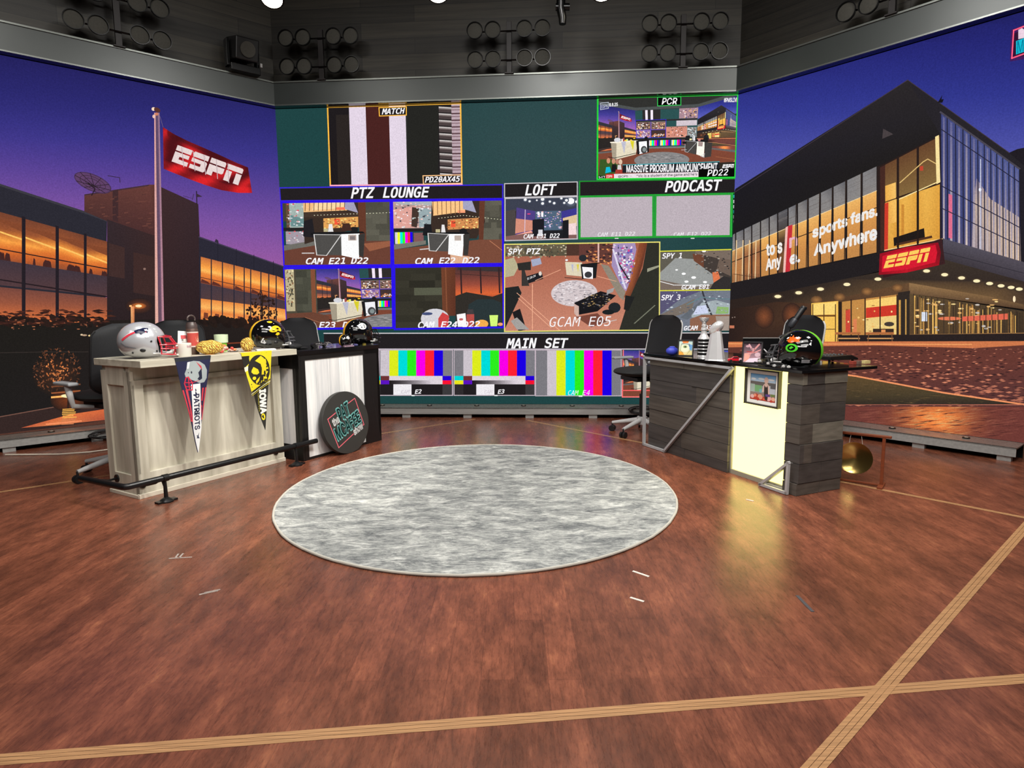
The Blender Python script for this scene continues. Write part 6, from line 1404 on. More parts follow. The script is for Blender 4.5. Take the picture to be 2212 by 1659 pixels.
def draw_pats(s, a, b, tp, L):
    NV = (26, 30, 66)
    tri_fill(s, a, b, tp, L, -.02, .006, 0, 1, (20, 24, 44), 3); tri_fill(s, a, b, tp, L, 0, L, 0, 1, NV); tri_fill(s, a, b, tp, L, .0, .022, 0, 1, (34, 38, 46), 3)
    cx = (a + b) / 2; w = b - a
    X = lambda f: a + w * f
    tri_fill(s, a, b, tp, L, .2, L * .66, .0, .14, (190, 50, 66), 14); tri_fill(s, a, b, tp, L, .2, L * .66, .86, 1, (190, 50, 66), 14)
    tri_fill(s, a, b, tp, L, .2, L * .64, .06, .94, NV, 14); tri_fill(s, a, b, tp, L, .2, L * .72, .12, .2, (196, 56, 70), 14); tri_fill(s, a, b, tp, L, .2, L * .72, .8, .88, (196, 56, 70), 14)
    # white tail
    y0 = .17; s.k += 1; s.hold = True; N_ = 20
    for i in range(N_):
        ya, yb = y0 + (L - y0) * i / N_, y0 + (L - y0) * (i + 1) / N_
        def hw(y): return min(.031, (w / 2) * (1 - y / L) * .94 + .0005)
        c = lambda y: cx + (tp - cx) * y / L + .004
        s.poly([(c(ya) - hw(ya), ya), (c(ya) + hw(ya), ya), (c(yb) + hw(yb), yb), (c(yb) - hw(yb), yb)], (226, 228, 230))
    s.hold = False
    # helmet picture
    H = (158, 168, 170); s.poly([(X(.30), .07), (X(.33), .03), (X(.5), .024), (X(.66), .03), (X(.80), .055), (X(.86), .09), (X(.84), .14), (X(.76), .165), (X(.62), .168), (X(.5), .152), (X(.38), .138), (X(.26), .12), (X(.24), .1)], H)
    s.poly([(X(.30), .07), (X(.33), .03), (X(.40), .028), (X(.36), .07)], (212, 218, 222)); s.poly([(X(.56), .03), (X(.7), .06), (X(.72), .09), (X(.64), .06)], (190, 60, 70)); s.poly([(X(.6), .1), (X(.7), .075), (X(.7), .14), (X(.62), .15), (X(.56), .14), (X(.62), .125)], (20, 26, 52)); s.ell(X(.42), .095, .005, .008, (30, 34, 50), 8); s.ell(X(.34), .095, .003, .004, (30, 34, 50), 8)
    RD = (196, 30, 60); s.line([(X(.27), .125), (X(.22), .16), (X(.26), .2), (X(.40), .205), (X(.42), .16), (X(.33), .122)], .006, RD, True); s.line([(X(.24), .155), (X(.42), .16)], .005, RD); s.line([(X(.25), .18), (X(.41), .185)], .005, RD); s.line([(X(.33), .125), (X(.33), .2)], .005, RD)
    s.line([(X(.40), .16), (X(.6), .15)], .003, RD)
    # PATRIOTS reading downwards
    c0, c1 = cx + (tp - cx) * .25 / L + .004, cx + (tp - cx) * .46 / L + .004; h = .02
    s.text('PATRIOTS', [(c0 + h, .235), (c1 + h * .9, .46), (c1 - h * .9, .46), (c0 - h, .235)], (34, 38, 70), 'sans', .03)
    s.poly([(c1 + .012, .48), (c1 + .006, .505), (c1 + .012, .52), (c1 - .008, .516), (c1 - .002, .505), (c1 - .012, .5), (c1 + .002, .498)], (50, 56, 80)); s.poly([(c1 + .012, .345), (c1 - .004, .352), (c1 - .016, .346), (c1 - .01, .36), (c1 - .002, .372), (c1 + .004, .36)], (34, 38, 60))
def draw_iowa(s, a, b, tp, L):
    Y, K = (226, 206, 30), (30, 28, 22); w = b - a; X = lambda f: a + w * f
    tri_fill(s, a, b, tp, L, -.02, .006, 0, 1, Y, 3); tri_fill(s, a, b, tp, L, 0, L, 0, 1, K); tri_fill(s, a, b, tp, L, 0, .02, 0, 1, Y, 3)
    s.poly([(X(.02), .02), (X(1), .02), (X(.98), .03), (X(.94), .12), (X(.90), .205), (X(.24), .27), (X(.14), .16), (X(.10), .1), (X(.26), .07), (X(.25), .045), (X(.04), .045)], Y)
    s.poly([(X(.02), .022), (X(.26), .022), (X(.24), .05), (X(.16), .075), (X(.06), .09)], K); s.poly([(X(.08), .1), (X(.2), .09), (X(.2), .12), (X(.1), .13)], (232, 230, 200))
    s.ell(X(.55), .125, w * .36, .105, K, 30, -.1); s.poly([(X(.42), .06), (X(.62), .028), (X(.78), .055), (X(.86), .12), (X(.8), .19), (X(.62), .215), (X(.5), .225), (X(.66), .19), (X(.72), .16), (X(.62), .16), (X(.64), .12), (X(.6), .085), (X(.5), .07)], Y)
    s.poly([(X(.30), .12), (X(.36), .1), (X(.5), .12), (X(.54), .145), (X(.46), .155), (X(.34), .15), (X(.28), .135)], Y); s.ell(X(.36), .178, w * .06, .012, Y, 10); s.poly([(X(.4), .2), (X(.56), .17), (X(.52), .2), (X(.42), .22)], Y)
    s.line([(X(.26), .268), (X(.9), .198)], .006, K); s.line([(X(.24), .285), (X(.89), .212)], .004, (232, 228, 170)); s.line([(X(.25), .296), (X(.88), .224)], .003, Y)
    c = lambda y: (a + b) / 2 + (tp - (a + b) / 2) * y / L
    s.text('IOWA', [(c(.28) + .042, .265), (c(.42) + .026, .43), (c(.42) - .014, .43), (c(.28) - .008, .265)], (232, 232, 226), 'sans', .06); s.text('HAWKEYES', [(c(.28) - .016, .285), (c(.42) - .019, .415), (c(.42) - .028, .415), (c(.28) - .026, .285)], (170, 160, 60), 'sans', .02)
    s.ell(c(.45), .455, .014, .024, Y, 16); s.poly([(c(.45) + .002, .44), (c(.45) - .012, .45), (c(.45) - .006, .462), (c(.45) + .006, .47)], K)
pennant('navy felt pennant with a helmet picture and a white tail, hung near the mug', .19, .43, (.302, .24), draw_pats, lambda y: .012 * y)
pennant('yellow and black felt pennant with a round bird-head emblem, hung from the pale desk', .648, .896, (.80, .30), draw_iowa, lambda y: -.02 * max(0, y - .4))

# --- small things on the pale desk
CER = mat('mug_white', (226, 224, 216), .25)
p = LA(.313, -.055, TL); t = thing('mug', 'white mug with red lettering next to the silver helmet', 'mug', p, YL)
mb = MB(); mb.lathe([(0, .004), (.036, .004), (.038, 0), (.042, .006), (.0445, .084), (.0415, .086), (.039, .012), (0, .01)], n=40); mb.build('cup_body', CER, t)
mb = MB(); mb.tube([(-.042, -.003, .072), (-.062, -.006, .07), (-.073, -.008, .045), (-.062, -.006, .018), (-.041, -.003, .014)], .0065, 10); mb.build('handle', CER, t)
def cylsheet(r, z0, draw, name, par, m=None):
    s = Sheet(lambda x, y, l: Vector(((r + .0006 + l) * math.cos(x), (r + .0006 + l) * math.sin(x), z0 - y)), 4e-5); draw(s); s.build(name, m or PRINT, par)
cylsheet(.0445, .084, lambda s: [s.rect(-1.7 + i * .17, .012 + .002 * (i % 2), -1.58 + i * .17, .026, (186, 140, 148)) for i in range(5)], 'lettering', t)
p = LA(.405, .085, TL); t = thing('souvenir_card', 'white card with a red motif, standing tilted behind the mug', 'card', p, YL - .35)
t.rotation_euler = (-.12, .1, YL - .35)
mb = MB(); mb.box((0, 0, .105), (.088, .005, .1)); mb.box((0, .02, .03), (.05, .045, .06)); mb.build('card_body', mat('card_white', (232, 230, 228), .5), t, .002)
s = Sheet(lambda x, y, l: Vector((x, -.0027 - l, .155 - y)), 5e-5); s.poly([(-.028, .028), (.02, .025), (.026, .05), (-.026, .054)], (196, 70, 74)); s.rect(-.022, .05, .026, .066, (120, 116, 110)); s.ell(.0, .058, .012, .009, (226, 214, 206), 10); s.rect(-.02, .07, .024, .08, (170, 160, 150)); s.build('printed_motif', PRINT, t)
p = LA(.455, .07, TL); t = thing('thermos_bottle', 'tall brown and red thermos bottle with a ring lid behind the white card', 'bottle', p, YL)
mb = MB(); mb.lathe([(0, 0), (.034, 0), (.036, .004), (.036, .165), (.033, .172), (0, .172)], n=32); mb.build('bottle_body', mat('thermos_brown', (96, 74, 66), .35, .2), t)
cylsheet(.0365, .15, lambda s: (s.grid(-3.1, .0, 0, .1, 20, 1, lambda x, y: (186, 70, 62)), s.grid(-3.1, .0, 0, .008, 20, 1, lambda x, y: (214, 196, 188)), s.grid(-3.1, .092, 0, .1, 20, 1, lambda x, y: (214, 196, 188)), s.ell(-1.25, .05, .4, .024, (226, 160, 130), 14), s.ell(-1.2, .055, .22, .014, (240, 220, 190), 12)), 'label_band', t)
mb = MB(); mb.lathe([(.034, .165), (.035, .19), (.03, .2), (.026, .212), (0, .214)], n=32); l = mb.build('lid', mat('thermos_lid', (74, 62, 60), .4), t)
mb = MB(); mb.tube([(.026 * math.cos(a), 0, .232 + .024 * math.sin(a)) for a in [i * PI / 12 - .4 for i in range(16)]], .006, 10); mb.build('carry_loop', MATS['thermos_lid'], l)
def brain(label, loc, r, seed, rot):
    """yellow moulded football toy covered in wavy ridges"""
    t = thing('ridged_toy_ball', label, 'toy', loc, rot, 'yellow ridged toys on the pale desk')
    m = MATS.get('toy_yellow')
    if m is None:
        m = mat('toy_yellow', (226, 180, 64), .4); nt = m.node_tree; b = nt.nodes['Principled BSDF']
        for l_ in list(b.inputs['Base Color'].links): nt.links.remove(l_)
        tc = nt.nodes.new('ShaderNodeTexCoord'); wv = nt.nodes.new('ShaderNodeTexWave'); wv.inputs['Scale'].default_value = 30; wv.inputs['Distortion'].default_value = 9; wv.inputs['Detail'].default_value = 2; wv.inputs['Detail Scale'].default_value = 1.4; wv.bands_direction = 'DIAGONAL'
        cr = nt.nodes.new('ShaderNodeValToRGB'); cr.color_ramp.elements[0].position = .08; cr.color_ramp.elements[0].color = L3((170, 100, 30)); cr.color_ramp.elements[1].position = .5; cr.color_ramp.elements[1].color = L3((246, 214, 104))
        bp = nt.nodes.new('ShaderNodeBump'); bp.inputs['Strength'].default_value = 1; bp.inputs['Distance'].default_value = .006
        nt.links.new(tc.outputs['Object'], wv.inputs['Vector']); nt.links.new(wv.outputs['Fac'], cr.inputs['Fac']); nt.links.new(cr.outputs['Color'], b.inputs['Base Color']); nt.links.new(wv.outputs['Fac'], bp.inputs['Height']); nt.links.new(bp.outputs['Normal'], b.inputs['Normal'])
    mb = MB(); mb.ell((0, 0, r[2]), r, 40); R = random.Random(seed)
    mb.v = [Vector((v.x * (1 + .03 * math.sin(v.y * 90 + seed)), v.y * (1 + .04 * math.sin(v.x * 80)), max(0, v.z * (1 + .02 * math.sin(v.x * 100))))) for v in mb.v]
    mb.build('moulded_body', m, t); mb = MB(); mb.cyl((0, 0, 0), (0, 0, .004), r[1] * .6); mb.build('base', mat('toy_base', (170, 110, 40), .5), t)
brain('larger yellow ridged toy ball between the thermos and the green cup', LA(.50, -.04, TL), (.082, .052, .047), 1, YL - .7)
brain('smaller yellow ridged toy ball beside the gold-striped helmet', LA(.785, -.04, TL), (.044, .044, .049), 4, 0)
p = LA(.725, .16, TL); t = thing('paper_cup', 'cup with a pale rim above a green lower half, on the pale desk', 'cup', p)
mb = MB(); mb.lathe([(0, .0), (.033, .0), (.036, .06), (0, .06)], n=32); mb.build('green_half', mat('cup_green', (126, 200, 50), .4), t)
mb = MB(); mb.lathe([(.0365, .06), (.044, .062), (.046, .118), (.043, .118), (.04, .066), (0, .066)], n=32); mb.build('rim_half', mat('cup_pale', (206, 224, 190), .4), t)
p = LA(.66, .03, TL); t = thing('figurine', 'small orange and pink figurine heap beside the green cup', 'figurine', p, YL)
R = random.Random(8)
FM = [mat('figure_orange', (222, 132, 84), .5), mat('figure_pink', (226, 176, 160), .5), mat('figure_red', (206, 70, 60), .5)]
for k in range(3):
    mb = MB()
    for i in range(7):
        x = R.uniform(-.055, .06); h = max(.01, .05 - abs(x) * .5); mb.ell((x, R.uniform(-.03, .03), R.uniform(.008, h)), (R.uniform(.01, .02), R.uniform(.009, .014), R.uniform(.007, .012)), 12)
    mb.build(['figure_body', 'figure_face', 'figure_trim'][k], FM[k], t)
mb = MB(); mb.tube([LA(.70, .06, TL + .004), LA(.73, .02, TL + .004), LA(.76, .03, TL + .004), LA(.72, .0, TL + .004), LA(.69, .02, TL + .004)], .003, 6)
tag(mb.build('thin_cord', CHD), 'thin black cord lying between the figurine and the smaller yellow toy', 'cord')
mb = MB(); c = LA(.91, -.07, TL + .006); mb.box(c, (.13, .075, .012), Matrix.Rotation(YL - .5, 3, 'Z')); tag(mb.build('folded_paper', mat('paper_white', (224, 224, 222), .7), bevel=.003), 'folded white paper in front of the gold-striped helmet', 'paper')

# --- black desk
p = LA(1.27, .07, TBK); t = thing('beanie_cap', 'flat black fabric cap lying on the black desk by the cables', 'cap', p, YL)
mb = MB(); mb.ell((0, 0, .018), (.08, .055, .026), 24); mb.v = [Vector((v.x, v.y, max(0, v.z))) for v in mb.v]; mb.build('cap_crown', CHS, t); mb = MB(); mb.ell((.07, -.02, .008), (.05, .04, .006), 20); mb.build('cap_brim', CHS, t)
p = LA(1.53, .04, TBK); t = thing('headset', 'black headset with a tangle of grey wires on the black desk', 'headset', p, YL)
WR = mat('wire_grey', (120, 116, 118), .4); R = random.Random(3)
mb = MB(); P = [Vector((R.uniform(-.09, .12), R.uniform(-.04, .04), R.uniform(.004, .035))) for _ in range(26)]; Q = []
for i in range(len(P) - 1):
    for k in range(4): Q.append(P[i].lerp(P[i + 1], k / 4) + Vector((0, 0, .004 * math.sin(k))))
mb.tube(Q, .0022, 6); mb.build('wires', WR, t)
mb = MB(); mb.tube([(.06 * math.cos(a) - .03, .0, .012 + .03 * math.sin(a)) for a in [i * PI / 14 for i in range(15)]], .005, 8); mb.build('headband', CHD, t)
for x in (-.085, .03): mb = MB(); mb.cyl((x, -.012, .018), (x, .012, .018), .018); mb.build('ear_cup', CHD, t)
p = LA(1.88, -.09, TBK); t = thing('trophy_figurine', 'tiny gold trophy in front of the white-disc helmet', 'trophy', p)
GD = mat('figurine_gold', (196, 176, 84), .3, .7); mb = MB(); mb.lathe([(0, 0), (.016, 0), (.016, .012), (.006, .016), (.004, .04), (.01, .05), (.013, .066), (0, .06)], n=20); mb.build('trophy_cup', GD, t); mb = MB(); mb.tube([(0, 0, .06), (-.004, 0, .085), (.002, 0, .1)], [.004, .003, .002], 8); mb.build('topper', GD, t)
mb = MB(); c = LA(1.93, -.06, TBK + .004); mb.box(c, (.12, .05, .008), Matrix.Rotation(YL - .4, 3, 'Z')); tag(mb.build('folded_paper', MATS['paper_white'], bevel=.002), 'folded white paper beside the tiny gold trophy on the black desk', 'paper')
mb = MB(); c = LA(1.70, -.08, TBK + .003); mb.box(c, (.09, .05, .006), Matrix.Rotation(YL - .2, 3, 'Z')); tag(mb.build('note_card', mat('card_mauve', (170, 140, 156), .6), bevel=.002), 'mauve card lying left of the miniature helmet on the black desk', 'card')

# --- plank desk things
CHR = mat('trophy_chrome', (236, 236, 238), .18, .5); CHRB = mat('trophy_brushed', (212, 213, 216), .32, .35); DKB = mat('trophy_dark_band', (40, 40, 42), .3, .6)
t = thing('toy_football', 'small blue toy football at the left end of the plank desk', 'ball', (1.237, 4.79, TR), .1)
mb = MB(); mb.ell((0, 0, .033), (.048, .033, .033), 28); mb.v = [Vector((v.x, v.y, v.z)) for v in mb.v]; mb.build('ball_body', mat('toy_blue', (52, 62, 176), .5), t); mb = MB(); mb.tube([(-.02, -.0, .067), (0, 0, .0675), (.02, 0, .067)], .0025, 6); mb.build('laces', mat('toy_lace', (80, 92, 200), .5), t)
def stand_frame(label, loc, rot, w, h, lean, draw, fw=.008, fm=None, nm='picture_stand'):
    t = thing(nm, label, 'picture', loc, rot, 'framed pictures on the plank desk'); t.rotation_euler = (-lean, 0, rot)
    mb = MB()
    for a, b in (((-w / 2, 0), (-w / 2 + fw, h)), ((w / 2 - fw, 0), (w / 2, h)), ((-w / 2, 0), (w / 2, fw)), ((-w / 2, h - fw), (w / 2, h))): mb.b2((a[0], -.006, a[1]), (b[0], .01, b[1]))
    mb.b2((-w / 2 + .002, .002, .002), (w / 2 - .002, .01, h - .002)); mb.build('frame', fm or mat('frame_black', (24, 22, 26), .35), t)
    mb = MB(); mb.b2((-w * .15, .01, .0), (w * .15, .014, h * .6), ); mb.box((0, .03, h * .25), (.03, .004, h * .5), Matrix.Rotation(-.25, 3, 'X')); mb.build('easel_back', CHD, t)
    s = Sheet(lambda x, y, l: Vector((-w / 2 + fw + x * (w - 2 * fw), .0015 - .001 - l, h - fw - y * (h - 2 * fw))), 5e-5); draw(s); s.build('picture', GLOSSP, t)
def pic_a(s):
    s.qgrid([(0, 0), (1, 0), (1, 1), (0, 1)], 4, 4, lambda u, v: mixc((190, 216, 220), (226, 206, 140), v)); s.poly([(.2, 0), (.72, 0), (.66, .16), (.28, .18)], (226, 130, 70)); s.poly([(.7, .2), (1, .3), (.95, .7), (.7, .55)], (110, 160, 210)); s.ell(.45, .52, .33, .28, (222, 226, 200), 20); s.line([(.16, .3), (.2, .2), (.75, .24), (.8, .4)], .03, (60, 56, 40)); s.ell(.45, .42, .16, .1, (150, 170, 120), 14); s.ell(.46, .42, .07, .05, (50, 50, 46), 10); s.poly([(0, .74), (.3, .8), (.4, 1), (0, 1)], (230, 160, 70)); s.line([(.6, .95), (.85, .65)], .02, (120, 140, 100)); s.line([(.16, .3), (.1, .7), (.3, .85)], .02, (96, 110, 70))
def pic_b(s):
    s.qgrid([(0, 0), (1, 0), (1, 1), (0, 1)], 3, 3, lambda u, v: mixc((64, 52, 60), (190, 150, 160), v)); s.poly([(.05, .55), (.3, .5), (.4, .62), (.3, .9), (.05, .95)], (222, 160, 146)); s.poly([(.35, .8), (.95, .74), (.98, .98), (.1, 1)], (226, 206, 222)); s.line([(.3, .1), (.45, .3), (.6, .35)], .09, (206, 160, 166)); s.line([(.85, .08), (.6, .35), (.35, .6)], .09, (200, 140, 140)); s.line([(.2, .45), (.8, .5)], .05, (160, 70, 70)); s.line([(.15, .55), (.6, .5), (.95, .35)], .05, (214, 150, 150)); s.ell(.8, .6, .16, .12, (200, 170, 180), 14); s.ell(.22, .18, .12, .06, (190, 150, 160), 10)
stand_frame('colourful picture with orange and blue shapes between the blue ball and the trophies', (1.315, 4.70, TR), YR - PI / 2 + .75, .115, .125, .2, pic_a)
stand_frame('dark framed photo of pink shapes between the red car and the helmet', (1.570, 4.055, TR), YR - PI / 2 + .65, .125, .145, .2, pic_b)
t = thing('tall_cup_trophy', 'tall silver tiered cup trophy standing behind the football trophy', 'trophy', (1.43, 4.63, TR))
mb = MB(); mb.lathe([(0, 0), (.046, 0), (.046, .006), (.043, .01), (.043, .135), (.04, .142), (.03, .156), (.022, .17), (.022, .176), (.02, .178), (.019, .198), (.024, .2), (.024, .205), (.016, .208), (.016, .226), (.02, .23), (.02, .236), (.014, .24), (.016, .255), (.03, .268), (.036, .29), (.032, .29), (.02, .272), (0, .266)], n=36); mb.build('cup_body', CHR, t)
mb = MB()
for i in range(5): mb.lathe([(.0435, .014 + i * .025), (.0445, .016 + i * .025), (.0445, .03 + i * .025), (.0435, .032 + i * .025)], n=36)
mb.build('engraved_band', DKB, t)
t = thing('football_trophy', 'silver trophy with a tilted football on a tapered stand', 'trophy', (1.415, 4.31, TR), YR - PI / 2 + .5)
mb = MB(); n = 8; prof = [(.0, .066, .05), (.01, .06, .046), (.2, .034, .026)]
vs = []; 
for z, wx, wy in prof: vs += [(wx * x, wy * y, z) for x, y in ((-1, -.55), (-.5, -1), (.5, -1), (1, -.55), (1, .55), (.5, 1), (-.5, 1), (-1, .55))]
fs = [(j * 8 + i, j * 8 + (i + 1) % 8, j * 8 + 8 + (i + 1) % 8, j * 8 + 8 + i) for j in range(2) for i in range(8)] + [tuple(range(8))[::-1], tuple(range(16, 24))]
mb.add(vs, fs); mb.build('tapered_stand', CHRB, t, .0015)
mb = MB(); Rm = Matrix.Rotation(-.75, 3, 'Y')
vsb = []; nn = 28; hh = 14
for i in range(hh + 1):
    a = PI * i / hh; x = -math.cos(a) * .06; rr = .036 * math.sin(a) ** .85 if 0 < i < hh else 0
    for k in range(nn): vsb.append(Vector((0, 0, .225)) + Rm @ Vector((x, rr * math.cos(2 * PI * k / nn), rr * math.sin(2 * PI * k / nn))))
mb.add(vsb, [(i * nn + k, i * nn + (k + 1) % nn, (i + 1) * nn + (k + 1) % nn, (i + 1) * nn + k) for i in range(hh) for k in range(nn)], True); b_ = mb.build('football', CHR, t)
mb = MB(); mb.tube([Vector((0, 0, .225)) + Rm @ Vector((x, -.006, .0365 - abs(x) * .12)) for x in (-.018, -.009, 0, .009, .018)], .0016, 6); mb.build('laces', DKB, b_)
t = thing('toy_car', 'small red toy car with a white rear on the plank desk', 'toy', (1.512, 4.19, TR), -.25)
RD = mat('toy_car_red', (206, 28, 44), .2, coat=.5)
mb = MB(); mb.prism([(-.05, .008), (-.052, .018), (-.04, .024), (-.024, .026), (-.012, .036), (.012, .037), (.026, .026), (.045, .024), (.05, .012), (.048, .008)], -.02, .02, lambda x, z, h: (x, h, z)); mb.build('car_body', RD, t, .002)
mb = MB(); mb.prism([(.02, .012), (.02, .027), (.046, .0255), (.051, .012)], -.0206, .0206, lambda x, z, h: (x, h, z)); mb.build('rear_panel', mat('toy_car_pink', (236, 190, 200), .3), t)
mb = MB(); mb.prism([(-.02, .0262), (-.01, .0345), (.01, .0352), (.02, .0265)], -.0208, .0208, lambda x, z, h: (x, h, z)); mb.build('windows', CHD, t)
for x in (-.03, .032):
    for y in (-.019, .019): mb = MB(); mb.cyl((x, y - .004, .0085), (x, y + .004, .0085), .0085, n=16); mb.build('wheel', CHD, t)
for (dx, dy, lb) in ((.065, -.045, 'tiny black toy car just right of the red toy car'),):
    t = thing('toy_car', lb, 'toy', (1.512 + dx, 4.19 + dy + .03, TR), -.1); mb = MB(); mb.prism([(-.03, .006), (-.03, .016), (-.012, .018), (-.004, .026), (.012, .026), (.03, .016), (.03, .006)], -.013, .013, lambda x, z, h: (x, h, z)); mb.build('car_body', BLG, t, .001)
    for x in (-.018, .018): mb = MB(); mb.cyl((x, -.014, .006), (x, .014, .006), .006, n=12); mb.build('wheel', CHD, t)
t = thing('laptop', 'open black laptop seen behind the dark framed photo', 'laptop', (1.68, 4.27, TR), -.12)
mb = MB(); mb.b2((-.115, -.09, 0), (.115, .08, .012)); mb.build('keyboard_base', CHD, t, .002)
mb = MB(); mb.box((0, -.105, .085), (.235, .006, .155), Matrix.Rotation(.15, 3, 'X')); l_ = mb.build('screen_lid', mat('laptop_black', (16, 16, 18), .3), t, .001)
mb = MB(); mb.box((0, -.117, .162), (.235, .007, .005), Matrix.Rotation(.15, 3, 'X')); mb.build('lid_edge', mat('laptop_edge', (190, 188, 186), .3, .6), l_)
t = thing('small_carton', 'small brown cardboard box between the dark framed photo and the helmet', 'box', (1.64, 4.03, TR), .5)
mb = MB(); mb.b2((-.035, -.02, 0), (.035, .02, .034)); mb.build('carton_body', mat('carton_brown', (96, 88, 66), .8), t, .001); mb = MB(); mb.b2((-.012, -.0215, .008), (.03, -.0195, .03)); mb.build('window_cutout', blk, t)
# microphone on a boom
t = thing('boom_microphone', 'black studio microphone on a jointed boom arm above the green-striped helmet', 'microphone', (1.86, 4.22, TR))
MK = mat('mic_black', (22, 23, 26), .45, .2)
a0 = Vector((1.965, 4.2, 1.128)) - Vector((1.86, 4.22, TR)); a1 = Vector((1.875, 4.2, .992)) - Vector((1.86, 4.22, TR)); dd = (a1 - a0).normalized()
mb = MB(); mb.tube([a0, a0 + dd * .012, a0 + dd * .1], [.018, .02, .019], 20); mb.build('mic_body', MK, t)
mb = MB(); mb.tube([a0 + dd * .1, a0 + dd * .105, a0 + dd * .15, a1], [.021, .0215, .021, .013], 20); mb.build('shock_sleeve', mat('mic_grey', (58, 60, 66), .4, .4), t)
mb = MB(); mb.box(a0 + dd * .01, (.036, .03, .02)); mb.build('end_cap', MK, t, .003)
mb = MB(); mb.tube([a1, a1 + Vector((-.01, 0, -.04)), Vector((-.04, .0, .165)), Vector((-.045, .0, .15))], [.009, .008, .009, .012], 10); mb.tube([Vector((-.045, 0, .15)), Vector((.0, .02, .05)), Vector((0, .02, .012))], .008, 10); mb.cyl((0, .02, 0), (0, .02, .014), .035); arm = mb.build('boom_arm', MK, t)
mb = MB(); mb.tube([Vector((-.045, 0, .148)), Vector((-.068, -.015, .128))], .013, 12); mb.build('joint', mat('joint_grey', (130, 128, 124), .4, .5), arm)
t = thing('mixer_console', 'low black sloped console behind the right corner of the plank desk', 'console', (2.12, 4.09, TR), YR + .1)
mb = MB(); mb.prism([(-.16, .028), (-.16, .05), (.06, .052), (.13, .03), (.13, .018)], -.09, .09, lambda x, z, h: (x, h, z)); mb.build('console_body', BLKL, t, .002)
mb = MB()
for x in (-.14, .1):
    for y in (-.07, .07): mb.cyl((x, y, 0), (x, y, .03), .008, n=10)
mb.build('console_foot', CHD, t)
mb = MB()
for i in range(6): mb.cyl((-.14 + i * .035, -.04, .05), (-.14 + i * .035, -.04, .06), .006, n=10); mb.cyl((-.14 + i * .035, .02, .05), (-.14 + i * .035, .02, .058), .006, n=10)
mb.build('knob', mat('knob_grey', (90, 92, 96), .4), t)
for lb, p, sx, c in (('small red box on the far right of the plank desk', (2.205, 3.93), .03, (150, 60, 48)), ('small grey box next to the red one at the end of the plank desk', (2.25, 3.95), .028, (110, 84, 76)), ('small cream notepad at the right tip of the plank desk', (2.31, 3.97), .05, (206, 190, 130))):
    mb = MB(); mb.box((p[0] - .03, p[1] + .02, TR + .01), (sx, .03, .02), Matrix.Rotation(YR, 3, 'Z')); tag(mb.build('small_box', mat('box_%d' % c[0], c, .6), bevel=.001), lb, 'box')
t = thing('cable_tangle', 'tangle of black cables with clear beads in front of the green-striped helmet', 'cable', RB(-.0, .22, TR), YR)
R = random.Random(14); mb = MB(); P = [Vector((R.uniform(-.018, .03), R.uniform(-.14, .16), R.uniform(.004, .03))) for _ in range(34)]; Q = []
for i in range(len(P) - 1):
    for k in range(4): Q.append(P[i].lerp(P[i + 1], k / 4))
mb.tube(Q, .003, 6); mb.build('cables', CHD, t)
mb = MB()
for y, z in ((-.13, .012), (-.09, .012), (.03, .02), (.1, .03), (-.02, .01)): mb.ell((-.012, y, z), (.01, .014, .01), 6)
mb.build('bead', mat('clear_bead', (214, 214, 214), .1, .3), t)
t = thing('wire_basket', 'small black wire stand left of the green-striped helmet', 'stand', RB(.1, .36, TR), YR)
mb = MB()
for x in (-.03, .03):
    for y in (-.03, .03): mb.tube([(x, y, 0), (x, y, .07)], .002, 6)
for z in (.002, .035, .07): mb.tube([(-.03, -.03, z), (.03, -.03, z), (.03, .03, z), (-.03, .03, z)], .002, 6, closed=True)
mb.build('wire_cage', CHD, t); mb = MB(); mb.tube([(-.02, -.03, .062), (.0, .04, .095)], .004, 8); mb.build('silver_rod', SIL, t)

